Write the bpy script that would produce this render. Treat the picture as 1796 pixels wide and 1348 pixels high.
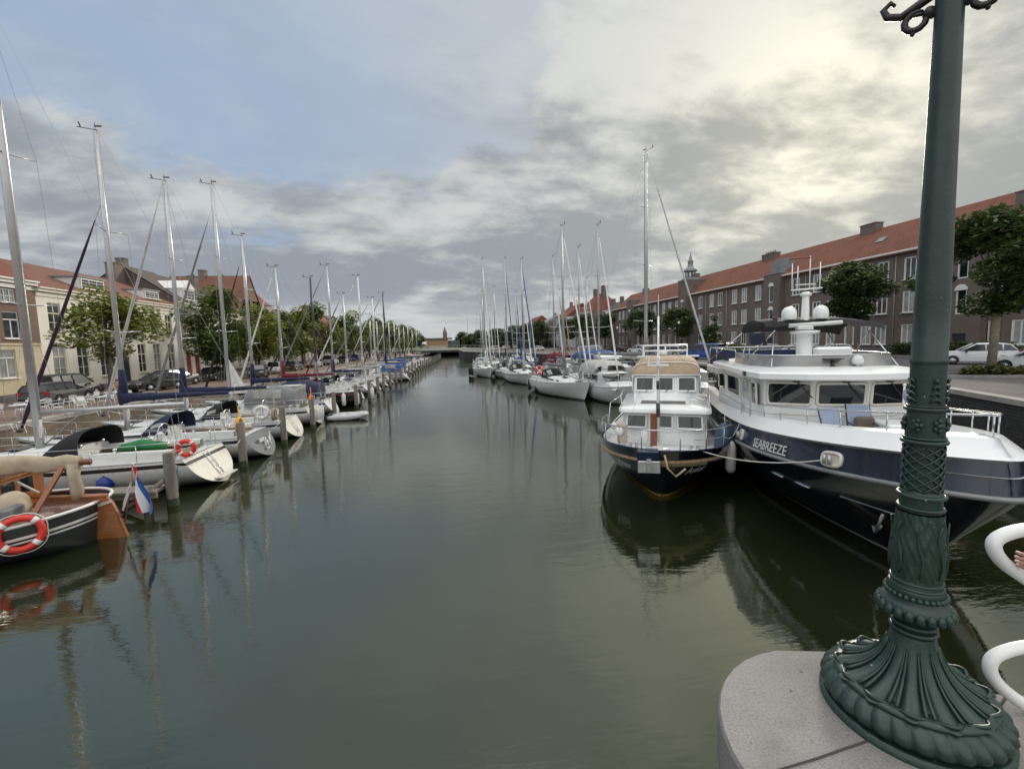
import bpy, bmesh, math, random
from mathutils import Vector, Matrix
random.seed(11)
D = bpy.data
for o in list(D.objects): D.objects.remove(o)
scn = bpy.context.scene; COL = scn.collection
PI = math.pi; rad = math.radians

# ---------------------------------------------------------------- camera
cam = D.cameras.new('camera'); camo = D.objects.new('camera', cam); COL.objects.link(camo); scn.camera = camo
cam.sensor_width = 36; cam.lens = 36 * 790 / 1796; cam.clip_start = .05; cam.clip_end = 6000
_f = Vector((0.13668681, 0.98620261, -0.09338699)); _r = Vector((0.98978717, -0.13981607, -0.02779962)); _u = Vector((0.04047306, 0.08863340, 0.99524171))
camo.matrix_world = Matrix(((_r.x, _u.x, -_f.x, 0), (_r.y, _u.y, -_f.y, 0), (_r.z, _u.z, -_f.z, 5.0), (0, 0, 0, 1)))
scn.view_settings.view_transform = 'Standard'; scn.view_settings.look = 'None'
scn.view_settings.exposure = 0.6; scn.view_settings.gamma = 1; scn.view_settings.use_curve_mapping = False
scn.cycles.max_bounces = 6; scn.cycles.diffuse_bounces = 2; scn.cycles.glossy_bounces = 4; scn.cycles.transparent_max_bounces = 6
scn.cycles.use_denoising = True; scn.cycles.caustics_reflective = False; scn.cycles.caustics_refractive = False

# ---------------------------------------------------------------- sky, sun
SUN_EL = rad(18.5); SUN_AZ = rad(42)                      # azimuth east of +Y
SDIR = Vector((math.sin(SUN_AZ) * math.cos(SUN_EL), math.cos(SUN_AZ) * math.cos(SUN_EL), math.sin(SUN_EL)))
def build_sky():
    w = D.worlds.new('World'); scn.world = w; w.use_nodes = True
    nt = w.node_tree; N = nt.nodes; Lk = nt.links; N.clear()
    def nd(t, **k):
        n = N.new(t)
        for a, b in k.items(): setattr(n, a, b)
        return n
    def con(x, sock):
        if hasattr(x, 'is_output'): Lk.new(x, sock)
        else: sock.default_value = x
    def math_(op, a, b=0., c=0., clamp=False):
        n = nd('ShaderNodeMath', operation=op, use_clamp=clamp); con(a, n.inputs[0]); con(b, n.inputs[1]); con(c, n.inputs[2]); return n.outputs[0]
    def vm(op, a, b):
        n = nd('ShaderNodeVectorMath', operation=op); con(a, n.inputs[0]); con(b, n.inputs[1]); return n
    def sstep(x, a, b):
        n = nd('ShaderNodeMapRange', interpolation_type='SMOOTHSTEP'); con(x, n.inputs[0]); con(a, n.inputs[1]); con(b, n.inputs[2]); n.inputs[3].default_value = 0; n.inputs[4].default_value = 1; return n.outputs[0]
    def mix(f, a, b):
        n = nd('ShaderNodeMix', data_type='RGBA'); con(f, n.inputs[0]); con(a, n.inputs[6]); con(b, n.inputs[7]); return n.outputs[2]
    def noise(v, sc, det=6, rough=.55, dist=0.):
        n = nd('ShaderNodeTexNoise'); Lk.new(v, n.inputs['Vector']); n.inputs['Scale'].default_value = sc; n.inputs['Detail'].default_value = det; n.inputs['Roughness'].default_value = rough; n.inputs['Distortion'].default_value = dist; return n.outputs['Fac']
    out = nd('ShaderNodeOutputWorld'); bg = nd('ShaderNodeBackground'); Lk.new(bg.outputs[0], out.inputs[0]); bg.inputs[1].default_value = 0.1
    sky = nd('ShaderNodeTexSky', sky_type='NISHITA'); sky.sun_disc = False; sky.sun_elevation = SUN_EL; sky.sun_rotation = SUN_AZ
    sky.air_density = 1.0; sky.dust_density = 2.2; sky.ozone_density = 2.0
    tc = nd('ShaderNodeTexCoord'); d = tc.outputs['Generated']
    sp = nd('ShaderNodeSeparateXYZ'); Lk.new(d, sp.inputs[0]); x, y, z = sp.outputs
    zz = math_('ADD', math_('MAXIMUM', z, 0.), .27)
    cx = nd('ShaderNodeCombineXYZ'); Lk.new(math_('DIVIDE', x, zz), cx.inputs[0]); Lk.new(math_('DIVIDE', y, zz), cx.inputs[1]); cx.inputs[2].default_value = 12.2
    p = cx.outputs[0]
    mp = nd('ShaderNodeMapping'); Lk.new(p, mp.inputs[0]); mp.inputs['Scale'].default_value = (.8, 1.15, 1); mp.inputs['Rotation'].default_value = (0, 0, rad(-20)); pv = mp.outputs[0]
    # bank of cloud: low everywhere, and the whole right half
    right = vm('DOT_PRODUCT', d, (0.9744, -0.225, 0.)).outputs['Value']
    bias = math_('ADD', sstep(z, .42, .24), math_('MULTIPLY', sstep(right, -.22, .30), 1.3)); bias = math_('MINIMUM', bias, 1.25)
    n1 = noise(pv, 2.1, 10, .62, .25)
    dens = math_('ADD', n1, math_('MULTIPLY', math_('SUBTRACT', bias, .62), .42))
    cov = sstep(dens, .40, .58)
    wisp = math_('MULTIPLY', sstep(noise(pv, 1.3, 7, .62, .6), .40, .72), math_('ADD', .38, math_('MULTIPLY', sstep(right, -.5, .1), .35)))
    cov = math_('MAXIMUM', cov, wisp)
    glow = math_('MAXIMUM', vm('DOT_PRODUCT', d, tuple(SDIR)).outputs['Value'], 0.)
    g1 = math_('POWER', glow, 7.); g2 = math_('POWER', glow, 45.)
    n2 = noise(pv, 1.7, 6, .5, .35); n2b = noise(pv, 4.6, 8, .56, .3); n3 = noise(pv, 12., 7, .6, .2)
    thick = sstep(math_('ADD', math_('MULTIPLY', sstep(z, .36, .2), .045), math_('ADD', math_('ADD', math_('MULTIPLY', n2, .52), math_('MULTIPLY', n2b, .34)), math_('MULTIPLY', n3, .14))), .41, .59)      # 1 = thick grey
    bright = mix(g1, (3.9, 4.1, 4.15, 1), (5.3, 5.25, 4.8, 1)); bright = mix(g2, bright, (7.6, 7.3, 6.0, 1))
    dark = mix(g1, (2.05, 2.27, 2.55, 1), (2.6, 2.7, 2.66, 1)); dark = mix(g2, dark, (3.4, 3.4, 3.0, 1))
    cl = mix(thick, bright, dark)
    hz = sstep(z, .12, .0); cl = mix(math_('MULTIPLY', hz, .75), cl, (4.1, 4.25, 4.2, 1))
    # clear sky
    sk = nd('ShaderNodeMix', data_type='RGBA', blend_type='MULTIPLY'); sk.inputs[0].default_value = 1; Lk.new(sky.outputs[0], sk.inputs[6]); sk.inputs[7].default_value = SKYMUL
    skc = vm('MINIMUM', sk.outputs[2], (2.3, 3.0, 4.05)).outputs['Vector']; skc = mix(math_('MULTIPLY', sstep(right, -.62, .12), .72), skc, (3.75, 3.85, 3.95, 1)); c = mix(cov, skc, cl)
    # extra brightness added to the unseen sky overhead and behind the camera, as fill
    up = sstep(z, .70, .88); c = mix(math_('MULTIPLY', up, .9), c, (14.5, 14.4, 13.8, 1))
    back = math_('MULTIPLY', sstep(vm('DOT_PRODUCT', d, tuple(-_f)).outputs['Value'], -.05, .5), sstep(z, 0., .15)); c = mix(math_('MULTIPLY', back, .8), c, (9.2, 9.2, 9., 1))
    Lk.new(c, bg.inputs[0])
SKYMUL = (2.1, 1.85, 1.6, 1)
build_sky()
sun = D.lights.new('sun', 'SUN'); sun.energy = 1.3; sun.angle = rad(12); sun.color = (1., .93, .80)
suno = D.objects.new('sun', sun); COL.objects.link(suno); suno.rotation_euler = (-SDIR).to_track_quat('-Z', 'Y').to_euler(); suno.location = (30, -10, 60)

# ---------------------------------------------------------------- mesh helper
class MB:
    def __init__(s): s.v = []; s.f = []; s.sm = []
    def add(s, vs, fs, sm=False):
        n = len(s.v); s.v += [tuple(v) for v in vs]; s.f += [[i + n for i in f] for f in fs]; s.sm += [sm] * len(fs); return s
    def box(s, c, d, rz=0., ch=0.):
        x, y, z = [e / 2 for e in d]
        if ch > 0:                       # chamfered upright edges and top
            k = min(ch, x * .9, y * .9); P = [(-x + k, -y), (x - k, -y), (x, -y + k), (x, y - k), (x - k, y), (-x + k, y), (-x, y - k), (-x, -y + k)]
            rows = [[(a, b, -z) for a, b in P], [(a, b, z - k) for a, b in P], [(a * (1 - k / x), b * (1 - k / y), z) for a, b in P]]
            vs = [q for r in rows for q in r]; fs = [list(range(8))[::-1], list(range(16, 24))]
            for r in range(2):
                for i in range(8): j = (i + 1) % 8; fs.append([r * 8 + i, r * 8 + j, r * 8 + 8 + j, r * 8 + 8 + i])
        else:
            vs = [(i * x, j * y, k * z) for k in (-1, 1) for j in (-1, 1) for i in (-1, 1)]
            fs = [[0, 2, 3, 1], [4, 5, 7, 6], [0, 1, 5, 4], [2, 6, 7, 3], [0, 4, 6, 2], [1, 3, 7, 5]]
        co, si = math.cos(rz), math.sin(rz)
        return s.add([(c[0] + a * co - b * si, c[1] + a * si + b * co, c[2] + h) for a, b, h in vs], fs)
    def tube(s, pts, r, n=6, closed=False, flat=1.):
        P = [Vector(p) for p in pts]; m = len(P); R = r if isinstance(r, (list, tuple)) else [r] * m
        T = []
        for i in range(m):
            a = P[(i - 1) % m] if (i > 0 or closed) else P[i]; b = P[(i + 1) % m] if (i < m - 1 or closed) else P[i]
            t = b - a; T.append(t.normalized() if t.length > 1e-9 else Vector((0, 0, 1)))
        up = Vector((0, 0, 1)) if abs(T[0].z) < .9 else Vector((1, 0, 0))
        X = T[0].cross(up).normalized(); vs = []
        for i in range(m):
            X = (X - T[i] * X.dot(T[i])); X = X.normalized() if X.length > 1e-6 else T[i].orthogonal().normalized()
            Y = T[i].cross(X)
            for k in range(n):
                a = 2 * PI * k / n; vs.append(P[i] + X * (R[i] * math.cos(a)) + Y * (R[i] * flat * math.sin(a)))
        fs = []
        for i in range(m if closed else m - 1):
            j = (i + 1) % m
            for k in range(n): l = (k + 1) % n; fs.append([i * n + k, i * n + l, j * n + l, j * n + k])
        if not closed: fs += [list(range(n))[::-1], [(m - 1) * n + k for k in range(n)]]
        return s.add(vs, fs, n > 4)
    def grid(s, rows, closed=False, sm=True):
        n = len(rows[0]); vs = [p for r in rows for p in r]; fs = []
        for i in range(len(rows) - 1):
            for k in range(n if closed else n - 1): l = (k + 1) % n; fs.append([i * n + k, i * n + l, (i + 1) * n + l, (i + 1) * n + k])
        return s.add(vs, fs, sm)
    def lathe(s, prof, n=24, c=(0, 0, 0), cap=True, sm=True, mod=None):
        rows = []
        for r, z in prof:
            rows.append([(c[0] + (r if mod is None else mod(r, z, 2 * PI * k / n)) * math.cos(2 * PI * k / n), c[1] + (r if mod is None else mod(r, z, 2 * PI * k / n)) * math.sin(2 * PI * k / n), c[2] + z) for k in range(n)])
        s.grid(rows, True, sm)
        if cap: s.add(rows[0], [list(range(n))[::-1]]); s.add(rows[-1], [list(range(n))])
        return s
    def prism(s, poly, h, o=(0, 0, 0), ax=(1, 0, 0), ay=(0, 1, 0), az=(0, 0, 1)):
        o, ax, ay, az = map(Vector, (o, ax, ay, az)); n = len(poly)
        vs = [o + ax * a + ay * b for a, b in poly] + [o + ax * a + ay * b + az * h for a, b in poly]
        return s.add(vs, [list(range(n))[::-1], [n + i for i in range(n)]] + [[i, (i + 1) % n, n + (i + 1) % n, n + i] for i in range(n)])
    def ball(s, c, r, n=10, m=6):
        r = r if isinstance(r, (tuple, list)) else (r, r, r)
        rows = [[(c[0] + r[0] * math.sin(PI * j / m) * math.cos(2 * PI * k / n), c[1] + r[1] * math.sin(PI * j / m) * math.sin(2 * PI * k / n), c[2] - r[2] * math.cos(PI * j / m)) for k in range(n)] for j in range(m + 1)]
        return s.grid(rows, True)
    def build(s, name, m, parent=None, loc=None, rz=0., bev=0., recalc=False):
        me = D.meshes.new(name); me.from_pydata(s.v, [], s.f); me.polygons.foreach_set('use_smooth', s.sm)
        if recalc or bev > 0:
            bm = bmesh.new(); bm.from_mesh(me); bmesh.ops.recalc_face_normals(bm, faces=bm.faces)
            if bev > 0:
                ed = [e for e in bm.edges if len(e.link_faces) == 2 and e.calc_face_angle(0) > .5]
                bmesh.ops.bevel(bm, geom=ed, offset=bev, segments=2, affect='EDGES', clamp_overlap=True)
            bm.to_mesh(me); bm.free()
        me.update(); me.materials.append(m)
        o = D.objects.new(name, me); COL.objects.link(o)
        if parent is not None: o.parent = parent
        if loc is not None: o.location = loc
        if rz: o.rotation_euler = (0, 0, rz)
        return o
def thing(name, label, cat, loc=(0, 0, 0), rz=0., group=None):
    o = D.objects.new(name, None); o.empty_display_size = .3; COL.objects.link(o); o.location = loc; o.rotation_euler = (0, 0, rz)
    o['label'] = label; o['category'] = cat
    if group: o['group'] = group
    return o
def tag(o, label, cat, group=None, kind=None):
    if label: o['label'] = label
    if cat: o['category'] = cat
    if group: o['group'] = group
    if kind: o['kind'] = kind
    return o
def struct(o): o['kind'] = 'structure'; return o
def dup(root, loc, rz, label=None, group=None, sc=None):
    r = root.copy(); COL.objects.link(r); r.location = loc; r.rotation_euler = (0, 0, rz)
    if label: r['label'] = label
    if group: r['group'] = group
    if sc: r.scale = sc if isinstance(sc, (tuple, list)) else (sc, sc, sc)
    for c in list(root.children):
        e = c.copy(); COL.objects.link(e); e.parent = r
        for g in list(c.children): h = g.copy(); COL.objects.link(h); h.parent = e
    return r

# ---------------------------------------------------------------- materials
def newmat(name):
    m = D.materials.new(name); m.use_nodes = True; nt = m.node_tree; b = nt.nodes['Principled BSDF']
    return m, nt, b
def objvec(nt, stretch=None):
    tc = nt.nodes.new('ShaderNodeTexCoord'); v = tc.outputs['Object']
    if stretch:
        mp = nt.nodes.new('ShaderNodeMapping'); mp.inputs['Scale'].default_value = stretch; nt.links.new(v, mp.inputs[0]); v = mp.outputs[0]
    return v
def noise_n(nt, v, sc, det=4, rough=.6, dist=0.):
    n = nt.nodes.new('ShaderNodeTexNoise'); nt.links.new(v, n.inputs['Vector']); n.inputs['Scale'].default_value = sc; n.inputs['Detail'].default_value = det; n.inputs['Roughness'].default_value = rough; n.inputs['Distortion'].default_value = dist
    return n.outputs['Fac']
def ramp(nt, f, stops):
    r = nt.nodes.new('ShaderNodeValToRGB'); nt.links.new(f, r.inputs[0]); e = r.color_ramp.elements
    while len(e) < len(stops): e.new(.5)
    for i, (p, c) in enumerate(stops): e[i].position = p; e[i].color = (c[0], c[1], c[2], 1)
    return r.outputs[0]
def bump_n(nt, b, f, st, dist=.02):
    n = nt.nodes.new('ShaderNodeBump'); n.inputs['Strength'].default_value = st; n.inputs['Distance'].default_value = dist; nt.links.new(f, n.inputs['Height']); nt.links.new(n.outputs[0], b.inputs['Normal'])
def mat(name, col, rough=.5, metal=0., var=.12, vs=2.5, col2=None, bump=0., bs=25., coat=0., spec=.5, stretch=None, bd=.01):
    m, nt, b = newmat(name); v = objvec(nt, stretch)
    a = tuple(c * (1 - var) for c in col); e = col2 or tuple(min(1, c * (1 + var)) for c in col)
    nt.links.new(ramp(nt, noise_n(nt, v, vs), [(.3, a), (.7, e)]), b.inputs['Base Color'])
    b.inputs['Roughness'].default_value = rough; b.inputs['Metallic'].default_value = metal; b.inputs['Specular IOR Level'].default_value = spec
    if coat: b.inputs['Coat Weight'].default_value = coat; b.inputs['Coat Roughness'].default_value = .05
    if bump: bump_n(nt, b, noise_n(nt, v, bs, 5), bump, bd)
    return m
def wallvec(nt):
    tc = nt.nodes.new('ShaderNodeTexCoord'); s = nt.nodes.new('ShaderNodeSeparateXYZ'); nt.links.new(tc.outputs['Object'], s.inputs[0])
    a = nt.nodes.new('ShaderNodeMath'); nt.links.new(s.outputs[0], a.inputs[0]); nt.links.new(s.outputs[1], a.inputs[1])
    c = nt.nodes.new('ShaderNodeCombineXYZ'); nt.links.new(a.outputs[0], c.inputs[0]); nt.links.new(s.outputs[2], c.inputs[1]); return c.outputs[0], tc.outputs['Object']
def brick(name, c1, c2, mo, bw=.22, bh=.075, ms=.012, var=.5, rough=.9, flat=False):
    m, nt, b = newmat(name); v, ov = wallvec(nt)
    if flat: v = ov
    t = nt.nodes.new('ShaderNodeTexBrick'); nt.links.new(v, t.inputs['Vector'])
    t.inputs['Color1'].default_value = (*c1, 1); t.inputs['Color2'].default_value = (*c2, 1); t.inputs['Mortar'].default_value = (*mo, 1)
    t.inputs['Scale'].default_value = 1; t.inputs['Mortar Size'].default_value = ms; t.inputs['Brick Width'].default_value = bw; t.inputs['Row Height'].default_value = bh; t.inputs['Bias'].default_value = -.1
    mx = nt.nodes.new('ShaderNodeMix'); mx.data_type = 'RGBA'; mx.blend_type = 'MULTIPLY'; mx.inputs[0].default_value = var
    nt.links.new(t.outputs[0], mx.inputs[6]); nt.links.new(ramp(nt, noise_n(nt, ov, .45, 7, .65), [(.25, (.45, .43, .42)), (.75, (1.25, 1.2, 1.15))]), mx.inputs[7])
    nt.links.new(mx.outputs[2], b.inputs['Base Color']); b.inputs['Roughness'].default_value = rough
    bump_n(nt, b, t.outputs['Fac'], -.5, .01)
    return m
def leafmat(name, c1, c2, c3):
    m, nt, b = newmat(name); g = nt.nodes.new('ShaderNodeNewGeometry'); v = objvec(nt)
    r1 = ramp(nt, noise_n(nt, v, .9, 3), [(.3, c1), (.55, c2), (.8, c3)])
    mx = nt.nodes.new('ShaderNodeMix'); mx.data_type = 'RGBA'; mx.blend_type = 'MULTIPLY'; mx.inputs[0].default_value = .8
    nt.links.new(r1, mx.inputs[6]); nt.links.new(ramp(nt, g.outputs['Random Per Island'], [(0., (.55, .6, .5)), (1., (1.35, 1.3, 1.2))]), mx.inputs[7])
    nt.links.new(mx.outputs[2], b.inputs['Base Color']); b.inputs['Roughness'].default_value = .55
    tr = nt.nodes.new('ShaderNodeBsdfTranslucent'); nt.links.new(mx.outputs[2], tr.inputs[0])
    ms = nt.nodes.new('ShaderNodeMixShader'); ms.inputs[0].default_value = .35; nt.links.new(b.outputs[0], ms.inputs[1]); nt.links.new(tr.outputs[0], ms.inputs[2])
    nt.links.new(ms.outputs[0], nt.nodes['Material Output'].inputs[0]); return m
def tilemat(name, c1, c2, moss=None):
    m, nt, b = newmat(name); v, ov = wallvec(nt)
    t = nt.nodes.new('ShaderNodeTexBrick'); nt.links.new(v, t.inputs['Vector']); t.inputs['Color1'].default_value = (*c1, 1); t.inputs['Color2'].default_value = (*c2, 1); t.inputs['Mortar'].default_value = (c1[0] * .4, c1[1] * .4, c1[2] * .4, 1)
    t.inputs['Scale'].default_value = 1; t.inputs['Brick Width'].default_value = .24; t.inputs['Row Height'].default_value = .22; t.inputs['Mortar Size'].default_value = .02; t.offset = 0
    mx = nt.nodes.new('ShaderNodeMix'); mx.data_type = 'RGBA'; mx.blend_type = 'MULTIPLY'; mx.inputs[0].default_value = .8
    nt.links.new(t.outputs[0], mx.inputs[6]); nt.links.new(ramp(nt, noise_n(nt, ov, .35, 8, .7), [(.25, (.5, .5, .5)), (.5, (.95, .93, .9)), (.8, (1.2, 1.12, 1.05))]), mx.inputs[7])
    nt.links.new(mx.outputs[2], b.inputs['Base Color']); b.inputs['Roughness'].default_value = .85; bump_n(nt, b, t.outputs['Fac'], -.6, .03); return m
def glassmat(name, col=(.02, .025, .03), rough=.04, col2=(.10, .11, .12)):
    m, nt, b = newmat(name); v = objvec(nt)
    nt.links.new(ramp(nt, noise_n(nt, v, .8, 2), [(.35, col), (.7, col2)]), b.inputs['Base Color']); b.inputs['Roughness'].default_value = rough; b.inputs['Specular IOR Level'].default_value = .8; return m
M = {}
def MM(k, *a, **kw): M[k] = mat(k, *a, **kw); return M[k]
# ================================================================ setting
def water_mat():
    m, nt, b = newmat('canal_water'); v = objvec(nt); L = nt.links
    L.new(ramp(nt, noise_n(nt, v, .12, 3), [(.3, (.010, .013, .005)), (.7, (.015, .019, .008))]), b.inputs['Base Color'])
    b.inputs['Roughness'].default_value = .03; b.inputs['IOR'].default_value = 2.25; b.inputs['Specular Tint'].default_value = (.98, 1, .80, 1); b.inputs['Specular IOR Level'].default_value = .5
    mp = nt.nodes.new('ShaderNodeMapping'); mp.inputs['Scale'].default_value = (.55, 1.7, 1); mp.inputs['Rotation'].default_value = (0, 0, .25); L.new(v, mp.inputs[0])
    n1 = noise_n(nt, mp.outputs[0], 1.7, 2, .5, .4); n2 = noise_n(nt, mp.outputs[0], 7., 3, .6, .6)
    calm = ramp(nt, noise_n(nt, v, .09, 3, .5, .5), [(.42, (.25, .25, .25)), (.62, (1, 1, 1))])
    a = nt.nodes.new('ShaderNodeMath'); a.operation = 'MULTIPLY_ADD'; L.new(n2, a.inputs[0]); a.inputs[1].default_value = .30; L.new(n1, a.inputs[2])
    s = nt.nodes.new('ShaderNodeMath'); s.operation = 'MULTIPLY'; L.new(calm, s.inputs[0]); s.inputs[1].default_value = .26
    bn = nt.nodes.new('ShaderNodeBump'); bn.inputs['Distance'].default_value = .045; L.new(s.outputs[0], bn.inputs['Strength']); L.new(a.outputs[0], bn.inputs['Height']); L.new(bn.outputs[0], b.inputs['Normal'])
    return m
M['water'] = water_mat()
M['paver_red'] = brick('red_brick_pavers', (.20, .135, .105), (.25, .175, .135), (.12, .10, .085), .22, .11, .012, .55, .9, flat=True)
M['paver_grey'] = brick('grey_brick_pavers', (.155, .14, .13), (.20, .18, .165), (.10, .095, .09), .22, .11, .012, .5, .9, flat=True)
M['wall_brown'] = brick('old_brown_masonry', (.20, .15, .11), (.29, .23, .17), (.17, .15, .12), .42, .14, .02, .8)
M['wall_dark'] = brick('dark_rubble_masonry', (.035, .035, .037), (.07, .068, .066), (.025, .025, .025), .34, .13, .022, .7)
MM('coping', (.34, .31, .28), .85, var=.2, vs=1.5, bump=.3)
def bluestone():
    m, nt, b = newmat('grey_bluestone'); v = objvec(nt); L_ = nt.links
    c = ramp(nt, noise_n(nt, v, 3.2, 7, .62), [(.25, (.165, .155, .148)), (.5, (.225, .217, .21)), (.78, (.27, .262, .255))])
    f = ramp(nt, noise_n(nt, v, 95, 4, .6), [(.30, (.62, .6, .6)), (.5, (1, 1, 1)), (.72, (1.12, 1.12, 1.12))]); pit = ramp(nt, noise_n(nt, v, 26, 3, .5), [(.24, (.35, .34, .33)), (.31, (1, 1, 1))])
    o = c
    for k in (f, pit):
        x = nt.nodes.new('ShaderNodeMix'); x.data_type = 'RGBA'; x.blend_type = 'MULTIPLY'; x.inputs[0].default_value = 1; L_.new(o, x.inputs[6]); L_.new(k, x.inputs[7]); o = x.outputs[2]
    L_.new(o, b.inputs['Base Color']); b.inputs['Roughness'].default_value = .82; bump_n(nt, b, noise_n(nt, v, 70, 6, .65), .5, .004); return m
M['bluestone'] = bluestone()
MM('kerb', (.24, .23, .22), .85, var=.2)
MM('grass', (.07, .09, .03), .9, var=.3)
struct(MB().add([(-3000, -60, 0), (3000, -60, 0), (3000, 3500, 0), (-3000, 3500, 0)], [[0, 1, 2, 3]]).build('canal_water', M['water']))
ZL, ZR = 1.7, 2.3
LEDGE = [(-21, -60), (-21, 28), (-19.6, 40), (-17, 70), (-14.5, 125), (-12, 203)]
REDGE = [(14, 3), (16.6, 6.4), (20.9, 13.7), (22.8, 17.8), (24, 31), (25, 40), (26, 52), (24.5, 75), (19, 112), (9, 143), (5.5, 158), (4.5, 203)]
def edge_x(E, y):
    for (x0, y0), (x1, y1) in zip(E, E[1:]):
        if y0 <= y <= y1: return x0 + (x1 - x0) * (y - y0) / (y1 - y0)
    return E[-1][0]
def bank(name, E, X, z, m):
    b = MB(); vs = []
    for x, y in E: vs += [(x, y, z), (X, y, z)]
    return struct(b.add(vs, [[2 * i, 2 * i + 1, 2 * i + 3, 2 * i + 2] for i in range(len(E) - 1)]).build(name, m))
bank('street_west', LEDGE, -1500, ZL, M['paver_red'])
bank('street_east', [(14, -60)] + REDGE, 1500, ZR, M['paver_grey'])
struct(MB().add([(-1500, 203, 2.2), (1500, 203, 2.2), (2800, 3400, 2.2), (-2800, 3400, 2.2)], [[0, 1, 2, 3]]).build('ground', M['grass']))
def quay_wall(name, E, z, m, label, th, sgn):
    t = thing(name, label, 'quay wall', (E[0][0], E[0][1], 0)); ox, oy = E[0]
    w = MB(); c = MB(); rows = []; rc = []
    for x, y in E:
        x -= ox; y -= oy; rows.append([(x, y, -1), (x, y, z - .18)]); rc.append([(x - sgn * .06, y, z - .18), (x - sgn * .06, y, z + .03), (x + sgn * .5, y, z + .03), (x + sgn * .5, y, z - .18)])
    w.grid(rows, sm=False); c.grid(rc, True, sm=False)
    w.build('masonry', m, t); c.build('coping', M['coping'], t); return t
quay_wall('quay_wall', LEDGE, ZL, M['wall_brown'], 'long brown masonry quay wall behind the bows of the left row of yachts', .5, -1)
quay_wall('quay_wall', REDGE, ZR, M['wall_dark'], 'dark rubble stone quay wall with pale coping behind the big navy motor yacht', .5, 1)
# small picture plate on the right wall
tag(MB().box((0, 0, 0), (.05, 1.15, .62)).box((-.03, 0, 0), (.02, 1.0, .5)).build('wall_plaque', mat('plaque_print', (.42, .45, .52), .5, var=.5, vs=1.8), None, (19.6, 11.6, 1.42), -.53), 'small pale picture plate fixed on the dark quay wall', 'plaque')
# far bridge closing the basin
bt = thing('arched_bridge', 'low pale arched bridge across the far end of the canal', 'bridge', (-2, 205, 0))
a = MB(); n = 16
rows = [[(-24 + 48 * i / n, k * 6, (.25 + 1.15 * math.sin(PI * i / n)) if 2 < i < 14 else -.6) for k in (0, 1)] for i in range(n + 1)]
top = [[(-24 + 48 * i / n, k * 6, 2.4 + .8 * math.sin(PI * i / n)) for k in (0, 1)] for i in range(n + 1)]
for i in range(n):
    for k in (0, 1):
        a.add([rows[i][k], rows[i + 1][k], top[i + 1][k], top[i][k]], [[0, 1, 2, 3]])
a.grid(rows, sm=False); a.grid(top, sm=False); a.build('span', mat('bridge_render', (.48, .47, .45), .9), bt)
a = MB()
for k in (0, 6):
    for i in range(0, 49, 2): a.tube([(-24 + i, k, 2.4 + .8 * math.sin(PI * i / 48)), (-24 + i, k, 3.5 + .8 * math.sin(PI * i / 48))], .05, 4)
    a.tube([(-24 + i, k, 3.5 + .8 * math.sin(PI * i / 48)) for i in range(0, 49, 4)], .06, 4)
a.build('railing', mat('bridge_rail', (.25, .26, .26), .6), bt)
MM('far_brick', (.36, .22, .14), .9, var=.2); MM('far_roof', (.16, .12, .10), .8); MM('far_glass', (.08, .11, .12), .15)
hb = thing('waterfront_hall', 'low orange brick hall with flat roof beyond the far bridge', 'building', (-5.5, 240, 2.2))
MB().box((0, 0, 2.6), (11, 8, 5.2)).build('wall', M['far_brick'], hb); MB().box((.6, 0, 5.6), (14, 9, .8)).build('roof', M['far_roof'], hb); MB().box((8.5, 1, 2.3), (6, 7, 4.6)).build('glazed_front', M['far_glass'], hb); MB().box((0, -4.06, 1.4), (9, .1, 1.2)).build('window', mat('far_win', (.45, .42, .35), .4), hb)
ct = thing('church_tower', 'small dark tower on the skyline behind the orange hall', 'tower', (-2, 330, 2.2))
MB().box((0, 0, 5.5), (3, 3, 11)).build('shaft', M['far_roof'], ct); MB().lathe([(1.7, 0), (.9, 1.6), (.2, 4)], 8, (0, 0, 11)).build('spire', M['far_roof'], ct)
rm = MB().tube([(0, 0, 0), (0, 0, 26)], [.25, .1], 6).build('radio_mast', mat('mast_grey', (.3, .3, .32), .6), None, (14.5, 330, 2.2)); tag(rm, 'thin grey radio mast on the far skyline between the two rows of trees', 'mast')
# ================================================================ buildings
M['brick_purple'] = brick('purple_brown_brick', (.14, .104, .09), (.185, .14, .12), (.165, .15, .14), var=.45)
M['brick_brown'] = brick('red_brown_brick', (.20, .115, .085), (.26, .155, .11), (.2, .17, .14), var=.4)
M['brick_grey'] = brick('grey_brown_brick', (.16, .13, .11), (.21, .17, .145), (.2, .18, .16), var=.4)
MM('cream', (.78, .745, .65), .85, var=.06, vs=.8, bump=.15); MM('cream_pale', (.72, .68, .58), .85, var=.06, vs=.8); MM('yellow_stone', (.60, .52, .36), .85, var=.14, vs=1.2); MM('white_render', (.62, .63, .64), .85, var=.06)
MM('trim', (.72, .71, .67), .55, var=.04); MM('trim_cream', (.70, .66, .56), .6, var=.05); MM('plinth', (.16, .155, .15), .9, var=.2); MM('lead', (.22, .23, .24), .6, var=.2); MM('slate', (.085, .09, .095), .7, var=.25)
M['tile_orange'] = tilemat('orange_roof_tiles', (.185, .066, .038), (.235, .083, .047)); M['tile_brown'] = tilemat('brown_roof_tiles', (.19, .085, .055), (.25, .11, .07)); M['tile_dark'] = tilemat('dark_roof_tiles', (.10, .085, .075), (.13, .105, .09)); M['tile_red'] = tilemat('red_roof_tiles', (.19, .065, .042), (.24, .082, .05))
M['pane'] = glassmat('window_glass'); M['pane_curtain_sky'] = glassmat('curtain_sky_glass', (.22, .23, .23), .06, (.42, .43, .42)); M['pane_dark'] = glassmat('dark_window_glass', (.010, .013, .014), .05, (.022, .026, .028))
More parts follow.
